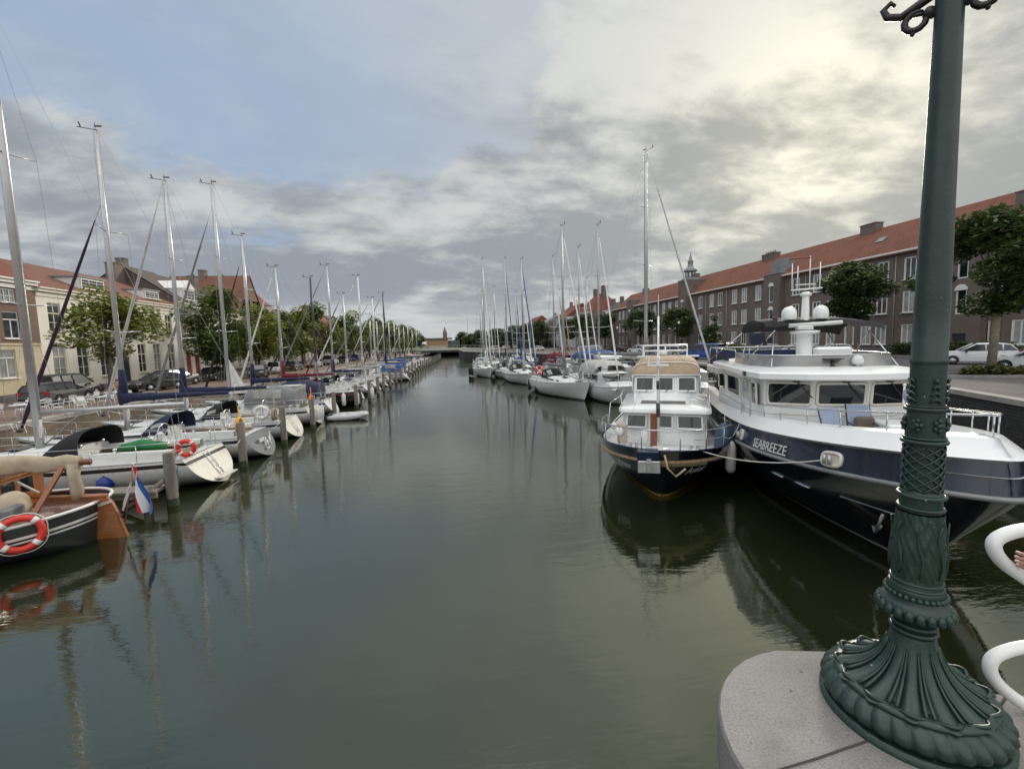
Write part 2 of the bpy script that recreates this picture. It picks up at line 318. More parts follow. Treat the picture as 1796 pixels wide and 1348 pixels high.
MM('door_red', (.22, .02, .03), .4); MM('door_dark', (.03, .035, .04), .4); MM('door_green', (.03, .06, .045), .4); MM('pipe_grey', (.36, .36, .35), .5)
rnd = random.Random(5)

def window(parent, x, z, w, h, y=.09, kind='cas2', frame='trim', pane=None, fr=.075):
    """x = left, z = sill, frame set back by y inside the opening"""
    f = MB(); d = .07
    def bar(x0, x1, z0, z1, t=d): f.box(((x0 + x1) / 2, y + t / 2 - .002, (z0 + z1) / 2), (x1 - x0, t, z1 - z0))
    bar(x, x + fr, z, z + h); bar(x + w - fr, x + w, z, z + h); bar(x + fr, x + w - fr, z, z + fr); bar(x + fr, x + w - fr, z + h - fr, z + h)
    xi0, xi1, zi0, zi1 = x + fr, x + w - fr, z + fr, z + h - fr
    if kind == 'cas2': bar((x + x + w) / 2 - .06, (x + x + w) / 2 + .06, zi0, zi1); bar(xi0, xi0 + .05, zi0, zi1, .05); bar(xi1 - .05, xi1, zi0, zi1, .05)
    elif kind == 'sash':          # tall two over four panes with transom
        m = x + w / 2; zt = z + h * .64; bar(m - .025, m + .025, zi0, zi1, .05); bar(xi0, xi1, zt - .04, zt + .04); zq = z + h * .32; bar(xi0, m - .025, zq - .02, zq + .02, .045); bar(m + .025, xi1, zq - .02, zq + .02, .045)
    elif kind == 'small':         # small paned
        for i in (1, 2): bar(x + w * i / 3 - .02, x + w * i / 3 + .02, zi0, zi1, .045)
        for j in (1, 2): bar(xi0, xi1, z + h * j / 3 - .02, z + h * j / 3 + .02, .04)
    elif kind == 'cross': m = x + w / 2; zt = z + h * .7; bar(m - .03, m + .03, zi0, zt, .05); bar(xi0, xi1, zt - .04, zt + .04)
    f.box((x + w / 2, y - .10 - .02, z - .04), (w + .16, .24, .07))
    o = f.build('window', M[frame], parent)
    if pane is None: pane = rnd.choice(['pane', 'pane', 'pane_dark', 'pane_curtain_sky'])
    MB().add([(xi0, y + .05, zi0), (xi1, y + .05, zi0), (xi1, y + .05, zi1), (xi0, y + .05, zi1)], [[0, 1, 2, 3]]).build('pane', M[pane], o)
    return o
def facade(mb, W, z0, z1, holes, dep=.16, x0=0.):
    """front wall in the plane y=0 with openings and reveals. holes = (x, z, w, h)"""
    xs = sorted({x0, W, *[h[0] for h in holes], *[h[0] + h[2] for h in holes]}); zs = sorted({z0, z1, *[h[1] for h in holes], *[h[1] + h[3] for h in holes]})
    for a, b in zip(xs, xs[1:]):
        if b - a < 1e-5: continue
        for c, e in zip(zs, zs[1:]):
            if e - c < 1e-5: continue
            mx, mz = (a + b) / 2, (c + e) / 2
            if any(h[0] < mx < h[0] + h[2] and h[1] < mz < h[1] + h[3] for h in holes): continue
            mb.add([(a, 0, c), (b, 0, c), (b, 0, e), (a, 0, e)], [[0, 1, 2, 3]])
    for x, z, w, h in holes:
        P = [(x, z), (x + w, z), (x + w, z + h), (x, z + h)]
        for i in range(4):
            (a, c), (b, e) = P[i], P[(i + 1) % 4]; mb.add([(a, 0, c), (b, 0, e), (b, dep, e), (a, dep, c)], [[0, 1, 2, 3]])
def shell(mb, W, dep, z0, z1, x0=0.):
    mb.add([(x0, 0, z0), (x0, dep, z0), (x0, dep, z1), (x0, 0, z1)], [[0, 1, 2, 3]]); mb.add([(W, 0, z0), (W, dep, z0), (W, dep, z1), (W, 0, z1)], [[0, 1, 2, 3]])
    mb.add([(x0, dep, z0), (W, dep, z0), (W, dep, z1), (x0, dep, z1)], [[0, 1, 2, 3]])
def gable_roof(mb, W, dep, ze, zr, ov=.3, x0=0., hip0=0., hip1=0., th=.14):
    """ridge along x"""
    k = (zr - ze) / (dep / 2); f0, b0 = -ov, dep + ov; zl = ze - k * ov
    v = [(x0 - .05, f0, zl), (W + .05, f0, zl), (W + .05 - hip1, dep / 2, zr), (x0 - .05 + hip0, dep / 2, zr), (x0 - .05, b0, zl), (W + .05, b0, zl)]
    vs = v + [(a, b, c + th) for a, b, c in v]
    mb.add(vs, [[6, 7, 8, 9], [9, 8, 11, 10], [0, 3, 2, 1], [3, 4, 5, 2], [0, 1, 7, 6], [4, 10, 11, 5], [0, 6, 9, 3], [3, 9, 10, 4], [1, 2, 8, 7], [2, 5, 11, 8], [6, 9, 10], [7, 11, 8]])
def chimney(parent, x, y, z, w, d, h, m='brick_brown', pots=2):
    c = MB().box((x, y, z + h / 2), (w, d, h)).box((x, y, z + h + .05), (w + .14, d + .14, .12))
    for i in range(pots): c.lathe([(.11, 0), (.09, .4)], 8, (x + (i - (pots - 1) / 2) * w / max(1, pots) * .8, y, z + h + .11))
    return c.build('chimney', M[m], parent)
def dormer(parent, x, z, w, h, y0, y1, m='trim', rm='lead', gable=False, kind='small'):
    d = MB(); d.box((x + w / 2, (y0 + y1) / 2, z + h / 2), (w, y1 - y0, h)); o = d.build('dormer', M[m], parent)
    r = MB()
    if gable: r.prism([(-.15, 0), (w + .15, 0), (w / 2, w * .42)], y1 - y0 + .2, (x, y0 - .12, z + h), (1, 0, 0), (0, 0, 1), (0, 1, 0))
    else: r.box((x + w / 2, (y0 + y1) / 2 - .08, z + h + .06), (w + .3, y1 - y0 + .1, .13))
    r.build('dormer_roof', M[rm], parent)
    window(parent, x + .12, z + .14, w - .24, h - .26, y0 - .09, kind)
    return o
def house(label, loc, rz, W, dep, ze, zr, wall, roof, rows, doors=(), roof_kind='gable', base=None, cornice='trim', chim=(), dorm=(), group=None, cat='house', name='town_house', hip=(0, 0)):
    t = thing(name, label, cat, loc, rz, group)
    holes = [(x, z, w, h) for (x, z, w, h, k, f) in rows] + [(x, 0.0, w, h) for (x, w, h, m) in doors]
    b = MB()
    if base: zb, bm = base; bh = [h for h in holes if h[1] < zb]; uh = [h for h in holes if h[1] >= zb]
    else: zb, bh, uh = 0, [], holes
    facade(b, W, zb, ze, uh); shell(b, W, dep, zb, ze)
    if roof_kind == 'front':      # gable to the street
        b.add([(0, 0, ze), (W, 0, ze), (W / 2, 0, zr)], [[0, 1, 2]]); b.add([(0, dep, ze), (W, dep, ze), (W / 2, dep, zr)], [[0, 1, 2]])
    elif not hip[0] or not hip[1]:
        for x, h in ((0, hip[0]), (W, hip[1])):
            if not h: b.add([(x, 0, ze), (x, dep, ze), (x, dep / 2, zr)], [[0, 1, 2]])
    b.build('wall', M[wall], t)
    if base:
        g = MB(); facade(g, W, 0, zb - .14, bh); shell(g, W, dep, 0, zb - .14); g.box((W / 2, -.02, zb - .07), (W - .004, .16, .14)); g.build('ground_floor', M[bm], t)
    MB().box((W / 2, -.035, .25), (W - .01, .06, .5)).build('plinth', M['plinth'], t)
    for (x, z, w, h, k, f) in rows: window(t, x, z, w, h, .08, k, f)
    for (x, w, h, m) in doors:
        d = MB(); d.box((x + w / 2, .13, h * .4), (w - .2, .06, h * .8 - .05)); o = d.build('door', M[m], t); e = MB()
        for xx in (x + .05, x + w - .05): e.box((xx, .09, h / 2), (.1, .1, h))
        e.box((x + w / 2, .09, h * .82), (w - .2, .1, .1)); e.box((x + w / 2, .09, h - .05), (w - .2, .1, .1)); e.build('door_frame', M['trim'], o)
        MB().box((x + w / 2, .14, h * .9), (w - .2, .02, h * .13)).build('fanlight', M['pane_dark'], o)
    if cornice: MB().box((W / 2, -.13, ze - .17), (W + .02, .30, .26)).box((W / 2, -.2, ze + .0), (W + .06, .46, .12)).box((W / 2, -.04, ze - .5), (W - .01, .09, .3)).build('cornice', M[cornice], t)
    r = MB()
    if roof_kind == 'gable': gable_roof(r, W, dep, ze + .06, zr, .25, 0, hip[0], hip[1])
    elif roof_kind == 'front':
        k = (zr - ze) / (W / 2); r.prism([(-.25, ze - .25 * k), (W / 2, zr), (W + .25, ze - .25 * k), (W + .25, ze - .25 * k + .2), (W / 2, zr + .2), (-.25, ze - .25 * k + .2)], dep + .2, (0, -.15, 0), (1, 0, 0), (0, 0, 1), (0, 1, 0))
    else: r.box((W / 2, dep / 2, ze + .1), (W, dep, .2))
    ro = r.build('roof', M[roof], t)
    for c in chim: chimney(ro, *c)
    for d in dorm: dormer(ro, *d)
    return t
def regular(W, n, z, w, h, k='sash', f='trim', skip=(), off=0.):
    s = W / n; return [(s * i + (s - w) / 2 + off, z, w, h, k, f) for i in range(n) if i not in skip]

# ---- left bank: local x runs away from the camera (+Y), front faces +X, street level ZL
FX = -32
def L(y): return (FX, y, ZL)
rz = PI / 2
# brown brick corner house on a yellow stone ground floor
W = 14.8; y0 = 26.0
house('brown brick house over a yellow stone ground floor at the left edge', L(y0), rz, W, 11, 9.0, 13.2, 'brick_brown', 'tile_red',
      [(x, 7.25, 1.25, 1.45, 'small', 'trim') for x in (1, 4.2, 7.6, 11.9)] + [(x, 4.6, 1.3, 2.0, 'cross', 'trim') for x in (1, 4.2, 7.6, 11.9)] + [(x, 1.7, 1.35, 2.1, 'cross', 'trim') for x in (1.0, 4.4, 7.8, 11.2)],
      base=(4.25, 'yellow_stone'), chim=[(13.2, 6.5, 11.2, 1.5, 1.1, 3.3, 'brick_grey', 2), (10.6, 5.5, 12, .5, .5, 3.2, 'lead', 0), (11.4, 5.5, 12, .4, .4, 3.4, 'lead', 0)], hip=(0, 0))
# long cream house
y0 += W; W = 19.3
ww = [.95, 3.4, 6.0, 8.6, 11.2, 13.7, 16.3]
house('long cream rendered house with two white dormers behind the nearest yellow green tree', L(y0), rz, W, 12, 8.65, 11.6, 'cream', 'tile_brown',
      [(x, 5.2, 1.25, 2.35, 'sash', 'trim_cream') for x in ww] + [(x, 1.25, 1.3, 2.95, 'sash', 'trim_cream') for i, x in enumerate(ww) if i not in (3,)], doors=[(8.5, 1.5, 3.6, 'door_dark')], cornice='trim_cream',
      dorm=[(5.5, 9.1, 3.0, 1.15, .7, 4), (14.2, 9.1, 2.6, 1.05, .7, 4)], chim=[(18.5, 6, 10.5, 1.6, 1.0, 3.1, 'brick_grey', 0)])
# narrow grey brick house, dormer, red double doors
y0 += W; W = 6.2
house('narrow grey brick house with two dark red front doors', L(y0), rz, W, 12, 9.4, 13.6, 'brick_grey', 'tile_dark',
      [(x, 6.9, 1.1, 1.75, 'small', 'trim') for x in (.7, 2.6, 4.5)] + [(x, 4.4, 1.1, 1.7, 'sash', 'trim') for x in (.7, 2.6, 4.5)] + [(4.7, 1.2, 1.1, 2.5, 'sash', 'trim')], doors=[(.5, 1.25, 3.5, 'door_red'), (2.4, 1.35, 3.6, 'door_red')], base=(4.2, 'cream_pale'),
      dorm=[(1.6, 9.6, 2.6, 1.5, .3, 4, 'trim', 'trim', True)], chim=[(.5, 6, 12.2, .8, .9, 2.2, 'brick_grey', 0)])
y0 += W; W = 10
house('cream house with dark tiled roof behind the dense second tree', L(y0), rz, W, 12, 8.6, 13.4, 'cream', 'tile_dark', regular(W, 4, 5.1, 1.2, 2.2) + regular(W, 4, 1.2, 1.2, 2.6, skip=(1,)), doors=[(3.1, 1.3, 3.2, 'door_dark')], cornice='trim_cream', chim=[(9.4, 6, 12.5, 1.2, 1, 2.0, 'brick_grey', 2)])
y0 += W; W = 9
house('tall house with street gable and brown roof in the left row', L(y0), rz, W, 12, 9.2, 15.2, 'brick_brown', 'tile_brown', regular(W, 3, 9.6, 1.1, 1.7, 'small', skip=(0, 2)) + regular(W, 3, 5.4, 1.2, 2.2) + regular(W, 3, 1.2, 1.2, 2.6, skip=(1,)), doors=[(3.9, 1.2, 3.2, 'door_green')], roof_kind='front', base=(4.4, 'cream_pale'), cornice=None, chim=[(4.5, 7, 14.6, 1.1, .9, 1.6, 'brick_grey', 0)])
y0 += W; W = 12
house('cream house with steep red roof and two dormers in the left row', L(y0), rz, W, 13, 8.7, 15.2, 'cream_pale', 'tile_red', regular(W, 5, 5.1, 1.15, 2.1) + regular(W, 5, 1.2, 1.15, 2.6, skip=(2,)), doors=[(5.4, 1.2, 3.1, 'door_red')], cornice='trim_cream', dorm=[(2.2, 10.0, 1.5, 1.5, 1.2, 4), (7.5, 10.0, 1.5, 1.5, 1.2, 4)], chim=[(.8, 6.5, 13.8, 1.4, 1, 2.2, 'brick_brown', 2)])
y0 += W; W = 30
house('wide low house under a long brown roof in the left row', L(y0), rz, W, 12, 7.4, 11.6, 'cream', 'tile_brown', regular(W, 11, 4.6, 1.2, 1.9) + regular(W, 11, 1.2, 1.2, 2.4, skip=(3,)), doors=[(9, 1.3, 3.0, 'door_dark')], cornice='trim_cream', chim=[(1.2, 6, 10.6, 1, .9, 2, 'brick_brown', 1)])
y0 += W
fl = [('white house with a red hipped roof far along the left row', 14, 8.2, 13.6, 'cream_pale', 'tile_red'), ('dark brick house with slate roof far along the left row', 11, 9, 13.0, 'brick_grey', 'slate'), ('cream house under brown tiles near the end of the left row', 16, 7.6, 12, 'cream', 'tile_brown'), ('grey roofed house last in the left row', 22, 7.4, 11.4, 'cream_pale', 'tile_dark')]
for lb, W, ze, zr, wm, rm_ in fl:
    house(lb, (FX + (y0 - 120) * .05, y0, ZL), rz, W - .1, 12, ze, zr, wm, rm_, regular(W, int(W / 2.8), 4.8, 1.2, 2.0) + regular(W, int(W / 2.8), 1.2, 1.2, 2.4), cornice='trim_cream', chim=[(1.5, 6, zr - .8, 1.1, .9, 1.8, 'brick_brown', 1)]); y0 += W

# ---- right bank: local x runs towards the camera (-Y), front faces -X, street level ZR
rzr = -PI / 2; RX = 53
FLO = [(1.15, 2.35), (4.85, 2.5), (8.65, 2.55)]
def block(label, ya, yb, wins, chim=(), sky=(), tower=True, skipw=(), ze=11.9, hedge=False):
    """block from yb (far) to ya (near); wins = Y centres"""
    W = yb - ya; t = thing('apartment_block', label, 'apartment block', (RX, yb, ZR), rzr, 'brick apartment blocks along the right quay')
    tw = 3.6 if tower else 0
    holes = []
    for yc in wins:
        x = yb - yc
        for i, (z, h) in enumerate(FLO): holes.append((x - .75, z, 1.5, h))
    b = MB(); facade(b, W, 0, ze, holes, .16, tw); shell(b, W, 11, 0, ze, tw)
    for x in (tw, W): b.add([(x, 0, ze), (x, 11, ze), (x, 5.5, 16.4)], [[0, 1, 2]])
    b.build('wall', M['brick_purple'], t)
    MB().box(((tw + W) / 2, -.03, .4), (W - tw - .02, .05, .8)).build('plinth', M['plinth'], t)
    for i, (x, z, w, h) in enumerate(holes): window(t, x, z, w, h, .05, 'cas2', 'trim', rnd.choice(['pane', 'pane_curtain_sky', 'pane_curtain_sky', 'pane_dark']), .14)  # pale curtained panes picked more often, their colour painting in sky reflection
    MB().box(((tw + W) / 2, -.28, ze + .08), (W - tw, .52, .22)).build('gutter', M['trim'], t)
    r = MB(); gable_roof(r, W, 11, ze + .2, 16.5, .5, -.02); ro = r.build('roof', M['tile_orange'], t)
    for c in chim: chimney(ro, *c)
    for x, z in sky:
        k = (16.3 - ze) / 5.5; y = (z - ze - .2) / k
        MB().add([(x, y - .05, z + .22), (x + 1.2, y - .05, z + .22), (x + 1.2, y + .75, z + .22 + .8 * k), (x, y + .75, z + .22 + .8 * k)], [[0, 1, 2, 3]]).build('skylight', M['lead'], ro)
    for x in [yb - (a + c) / 2 for a, c in zip(wins, wins[1:]) if abs(a - c) > 3.2][:2]:
        MB().tube([(x, -.09, ze - .1), (x, -.09, .1)], .05, 6).build('downpipe', M['pipe_grey'], t)
    return t
def stair_tower(parent, x, w, h, cap='lead'):
    o = MB(); holes = [(x + w / 2 - .5, 7.9, 1.0, 2.6), (x + w / 2 - .5, 4.3, 1.0, 2.4), (x + w / 2 - .65, 0, 1.3, 2.3)]
    facade(o, x + w, 0, h, holes, .2, x); o.v = [(a, b - .9, c) for a, b, c in o.v]
    o.add([(x, -.9, 0), (x, 4, 0), (x, 4, h), (x, -.9, h)], [[0, 1, 2, 3]]); o.add([(x + w, -.9, 0), (x + w, 4, 0), (x + w, 4, h), (x + w, -.9, h)], [[0, 1, 2, 3]]); o.add([(x, 4, 0), (x + w, 4, 0), (x + w, 4, h), (x, 4, h)], [[0, 1, 2, 3]])
    tw = o.build('stair_tower', M['brick_purple'], parent)
    MB().box((x + w / 2, 1.55, h + .08), (w + .2, 5.1, .2)).build('tower_cap', M[cap], tw)
    for hx, hz, hw, hh in holes[:2]:
        f = MB()
        for xx in (hx + .06, hx + hw - .06): f.box((xx, -.78, hz + hh / 2), (.12, .1, hh))
        f.box((hx + hw / 2, -.78, hz + .06), (hw - .24, .1, .12))
        f.prism([(hw / 2 * 1.2 * math.cos(a), hw / 2 * 1.2 * math.sin(a)) for a in [PI * i / 10 for i in range(11)]], .14, (hx + hw / 2, -.99, hz + hh), (1, 0, 0), (0, 0, 1), (0, 1, 0)); f.build('arched_window', M['trim'], tw)
        MB().add([(hx + .1, -.74, hz + .1), (hx + hw - .1, -.74, hz + .1), (hx + hw - .1, -.74, hz + hh), (hx + .1, -.74, hz + hh)], [[0, 1, 2, 3]]).build('pane', M['pane_dark'], tw)
    MB().box((holes[2][0] + .65, -.75, 1.15), (1.2, .06, 2.2)).build('door', M['door_dark'], tw)
    return tw
b1 = block('near brick block running off the right edge behind the big street tree', 26, 41.6, [38.5, 35.3, 32, 29], chim=[(4.2, 3.2, 13.2, 1.4, 1.6, 2.6, 'brick_purple', 0)])
stair_tower(b1, 0, 3.6, 12.6, 'lead')
b2 = block('brick block with chimney and skylight behind the green lamp post', 41.6, 69.2, [63.2, 59.2, 56.6, 53.6, 51.2, 49.2, 45.9, 43.4], chim=[(13, 5.4, 15.3, 2.3, 1.2, 2.1, 'brick_purple', 0)], sky=[(16.4, 14.0)])
stair_tower(b2, 0, 3.6, 12.4)
sq = MB().box((1.8, 1.4, 13.4), (2.6, 2.6, 2.0)).box((1.8, 1.4, 14.6), (1.9, 1.9, .5)); sq.box((1.8, .05, 13.6), (.5, .1, 1.5)); sq.build('stone_turret', M['lead'], b2)
b3 = block('brick block between the cupola tower and the stone turret', 69.2, 97.3, [89.6, 85.5, 82.7, 78.2, 75.4, 71.7], chim=[(21.5, 5.4, 15.6, 3.4, 1.1, 1.6, 'brick_purple', 6)])
tw = stair_tower(b3, 0, 3.6, 15.2)
cup = MB(); cup.box((1.8, 1.0, 15.5), (2.7, 2.7, .5)); cup.lathe([(1.2, 15.7), (1.3, 16.0)], 8, (1.8, 1, 0))
for k in range(8): a = 2 * PI * k / 8; cup.tube([(1.8 + 1.05 * math.cos(a), 1 + 1.05 * math.sin(a), 15.9), (1.8 + 1.0 * math.cos(a), 1 + 1.0 * math.sin(a), 17.3)], .13, 5)
cup.lathe([(1.45, 17.2), (1.5, 17.5), (1.0, 17.9), (.62, 18.3), (.55, 19.2), (.7, 19.35), (.35, 19.8), (.28, 20.4), (.12, 20.7), (.05, 21.6)], 8, (1.8, 1, 0)); cup.build('cupola', M['lead'], b3)
b4 = block('brick block with several chimneys left of the cupola tower', 97.3, 127, [121, 115.4, 110.9, 106, 103, 99.6], chim=[(26, 5.4, 15.2, 1.8, 1.2, 2.2, 'brick_purple', 0)])
stair_tower(b4, 0, 3.6, 13.6)
b5 = block('farthest brick block with orange roof, beyond the tallest mast', 127, 139, [134.9, 132.1, 128.8], tower=False, chim=[(11, 5.4, 15.3, 2, 1.2, 1.9, 'brick_purple', 0)])
# older houses beyond, stepping towards the canal
def R(y, x): return (x, y, ZR)
house('dark brick house with slate mansard beside the far brick block', R(149, 51), rzr, 9.5, 11, 10.2, 14.8, 'brick_grey', 'slate', regular(9.5, 3, 7.2, 1.4, 2.0) + regular(9.5, 3, 4.2, 1.4, 2.0) + regular(9.5, 3, 1, 1.4, 2.2), chim=[(1, 5, 13.6, 1.2, 1, 2.6, 'brick_purple', 0), (8.4, 5, 13.6, 1.2, 1, 2.6, 'brick_purple', 0)], dorm=[(3, 10.5, 3, 1.6, .4, 4, 'trim', 'trim')])
house('tall grey brick house with red hipped roof and big chimneys on the right bank', R(166, 48), rzr, 16.5, 13, 12.4, 19.0, 'brick_grey', 'tile_red', regular(16.5, 5, 8.8, 1.5, 2.4) + regular(16.5, 5, 5.0, 1.5, 2.4) + regular(16.5, 5, 1.2, 1.5, 2.6), chim=[(4, 6.5, 17, 1.8, 1.4, 4, 'brick_purple', 0), (13, 6.5, 17, 2, 1.6, 4.2, 'brick_purple', 0)], hip=(4, 4))
house('white rendered house with red roof and three chimneys on the right bank', R(186, 45), rzr, 19, 12, 11.8, 16.6, 'white_render', 'tile_red', regular(19, 7, 8.3, 1.3, 2.2) + regular(19, 7, 4.8, 1.3, 2.2) + regular(19, 7, 1.2, 1.3, 2.4), chim=[(3, 6, 15.6, 1.2, 1, 2.6, 'brick_brown', 2), (10, 6, 15.6, 1.2, 1, 3, 'trim_cream', 0)])
house('grey house with lead roof behind the far right masts', R(204, 42), rzr, 17, 12, 10.8, 14, 'brick_grey', 'lead', regular(17, 6, 7.6, 1.2, 2) + regular(17, 6, 4.4, 1.2, 2), chim=[(5, 6, 13, 1, 1, 2, 'brick_brown', 1)])
house('small red roofed house farthest along the right bank', R(232, 38), rzr, 24, 12, 9.6, 14.6, 'cream_pale', 'tile_red', regular(24, 8, 6, 1.2, 2) + regular(24, 8, 2, 1.2, 2), dorm=[(6, 10.2, 2.2, 1.6, .8, 4), (14, 10.2, 2.2, 1.6, .8, 4)])
# ================================================================ trees
MM('bark', (.13, .11, .09), .95, var=.3, vs=6, bump=.6, bs=20); MM('bark_pale', (.24, .20, .16), .95, var=.25, vs=5, bump=.5, bs=20)
M['leaf_yellow'] = leafmat('yellow_green_leaves', (.14, .17, .03), (.24, .27, .055), (.33, .33, .09))
M['leaf_green'] = leafmat('mid_green_leaves', (.075, .115, .025), (.13, .18, .04), (.21, .24, .07))
M['leaf_dark'] = leafmat('dark_green_leaves', (.048, .078, .024), (.085, .125, .040), (.145, .185, .066))
def leaves(rnd, lobes, n, s, droop=.0):
    v = []; f = []; tot = sum(l[3] ** 2 for l in lobes)
    for (cx, cy, cz, R, fl) in lobes:
        k = int(1.35 * n * R * R / tot)
        for _ in range(k):
            while True:
                d = Vector((rnd.gauss(0, 1), rnd.gauss(0, 1), rnd.gauss(0, 1)))
                if d.length > .01: break
            d.normalize(); q = R * (.45 + .62 * rnd.random() ** .55)
            p = Vector((cx + d.x * q, cy + d.y * q, cz + d.z * q * fl))
            a = Vector((rnd.uniform(-1, 1), rnd.uniform(-1, 1), rnd.uniform(-.55, .35))).normalized(); b = a.cross(Vector((rnd.uniform(-.5, .5), rnd.uniform(-.5, .5), 1))).normalized()
            l = s * 1.3 * rnd.uniform(.7, 1.5); w = l * .55; i = len(v)
            v += [tuple(p - b * w * .5), tuple(p + a * l * .5), tuple(p + b * w * .5), tuple(p - a * l * .55)]; f.append([i, i + 1, i + 2, i + 3])
    return v, f
def lobes_of(rnd, cz, rx, rz_, n, sr, flat=.8):
    out = []
    for _ in range(n):
        a = rnd.uniform(0, 2 * PI); h = rnd.uniform(-1, 1); q = math.sqrt(max(0, 1 - h * h)) * rnd.uniform(.35, 1.0)
        out.append((rx * q * math.cos(a), rx * q * math.sin(a), cz + rz_ * h, sr * rnd.uniform(.65, 1.25), flat))
    return out
def tree(label, loc, h, cz, rx, rz_, m, n=4200, ls=.26, nl=16, sr=None, tr=.16, bark='bark', seed=0, group=None, flat=.75, cat='tree', name='street_tree'):
    R = random.Random(seed); t = thing(name, label, cat, loc, R.uniform(0, 6), group); lb = lobes_of(R, cz, rx, rz_, nl, sr or rx * .45, flat)
    tk = MB(); tz = cz - rz_ * .35; tk.tube([(0, 0, -.05), (R.uniform(-.1, .1), R.uniform(-.1, .1), tz * .5), (R.uniform(-.15, .15), R.uniform(-.15, .15), tz), (0, 0, cz + rz_ * .4)], [tr * 1.25, tr, tr * .8, tr * .25], 8)
    for l in lb[:9]:
        z0 = R.uniform(.55, .95) * tz; tk.tube([(0, 0, z0), (l[0] * .45, l[1] * .45, z0 + (l[2] - z0) * .6), (l[0], l[1], l[2])], [tr * .45, tr * .3, tr * .1], 5)
    tk.build('trunk', M[bark], t); v, f = leaves(R, lb, n, ls); MB().add(v, f).build('crown', M[m], t); return t
LT = 'street trees along the left quay'
tree('nearest left street tree with open yellow green crown in front of the cream house', (-25.2, 37.6, ZL), 8, 5.15, 2.75, 2.1, 'leaf_yellow', 3600, .26, 20, 1.15, .16, seed=3, group=LT)
tree('dense mid green tree second in the left row', (-25, 55, ZL), 9.5, 6.0, 3.1, 3.3, 'leaf_green', 6500, .32, 26, 1.6, .22, seed=5, group=LT)
pr = tree('yellow green tree third in the left row, beside the red roofed house', (-25, 64, ZL), 9, 5.2, 3.0, 2.9, 'leaf_yellow', 4000, .34, 20, 1.5, .18, seed=8, group=LT)
pg = tree('rounded green tree fourth in the left row', (-25, 73, ZL), 9, 5.2, 3.0, 2.8, 'leaf_green', 4000, .34, 20, 1.5, .18, seed=9, group=LT)
py = 82; i = 0
while py < 215:
    src = (pr, pg)[i % 2]; x = -25 + max(0, py - 80) * .06; s = 1 + .18 * math.sin(i * 2.1)
    dup(src, (x, py, ZL), i * 1.3, 'yellow green tree in the unbroken far part of the left row' if i % 2 == 0 else 'darker green tree in the unbroken far part of the left row', LT, (s, s, s * 1.12)); py += 8.2; i += 1
RT = 'street trees along the right quay'
tree('large dark street tree at the right edge beside the lamp post', (32.4, 22.9, ZR), 9.6, 6.55, 3.3, 2.35, 'leaf_dark', 9000, .26, 24, 1.35, .2, 'bark_pale', seed=21, group=RT, flat=.6)
t2 = tree('dark bushy tree behind the black bimini of the big yacht', (45.6, 46, ZR), 10, 7.1, 2.75, 3.2, 'leaf_dark', 7000, .30, 26, 1.4, .2, 'bark_pale', seed=23, group=RT, flat=.62)
t3 = tree('rounded dark tree in front of the cupola tower', (47, 88, ZR), 8, 5.9, 3.3, 2.5, 'leaf_dark', 3600, .34, 18, 1.5, .18, seed=25, group=RT)
for x, y, s, lb in ((46, 104, 1.1, 'rounded dark tree just right of the tallest mast'), (45, 126, 1.15, 'dark tree in front of the farthest orange roofed block'), (42, 136, 1.2, 'wide dark tree before the slate mansard house'), (40, 150, 1.15, 'dark tree in front of the red hipped house'), (35, 168, 1.2, 'dark tree before the white rendered house'), (31, 176, 1.1, 'small dark tree left of the white rendered house'), (28, 190, 1.1, 'dark tree standing before the far grey house')): dup(t3, (x, y, ZR), x, lb, RT, s)
tree('narrow dark young tree beside the grass planter on the right quay', (38.2, 61.5, ZR), 5, 3.2, 1.3, 2.5, 'leaf_dark', 1800, .26, 12, .75, .1, seed=31, group=RT)
for i in range(26):
    f = i / 25; dup(t3, (7.5 + 30 * f + 3 * math.sin(i * 4.1), 246 - 66 * f + 5 * math.sin(i * 2.3), 2 - 2.6), i, 'dark tree in the mass closing the far end of the right bank', 'trees at the far end of the canal', (1.15 + .3 * math.sin(i * 1.7), 1.15, 1.05 + .35 * math.sin(i * 2.9 + 1)))
for i, (x, y, s) in enumerate(((-30, 226, 1.3), (-26, 232, 1.2), (-22, 234, 1.1), (-18, 236, 1.0), (-14, 239, .9))): dup(pg, (x, y, 2), i, 'green tree closing the far end of the left bank', 'trees at the far end of the canal', s)
for (x, y, z, s) in ((59.5, 80, 14.6, .75), (60, 57, 16.4, .8), (60, 47, 16.2, .6), (60, 117, 14.2, .8)): dup(t3, (x + 6, y, z - 4.5), y, 'treetop showing above the orange roofs of the brick blocks', 'treetops behind the brick blocks', s)
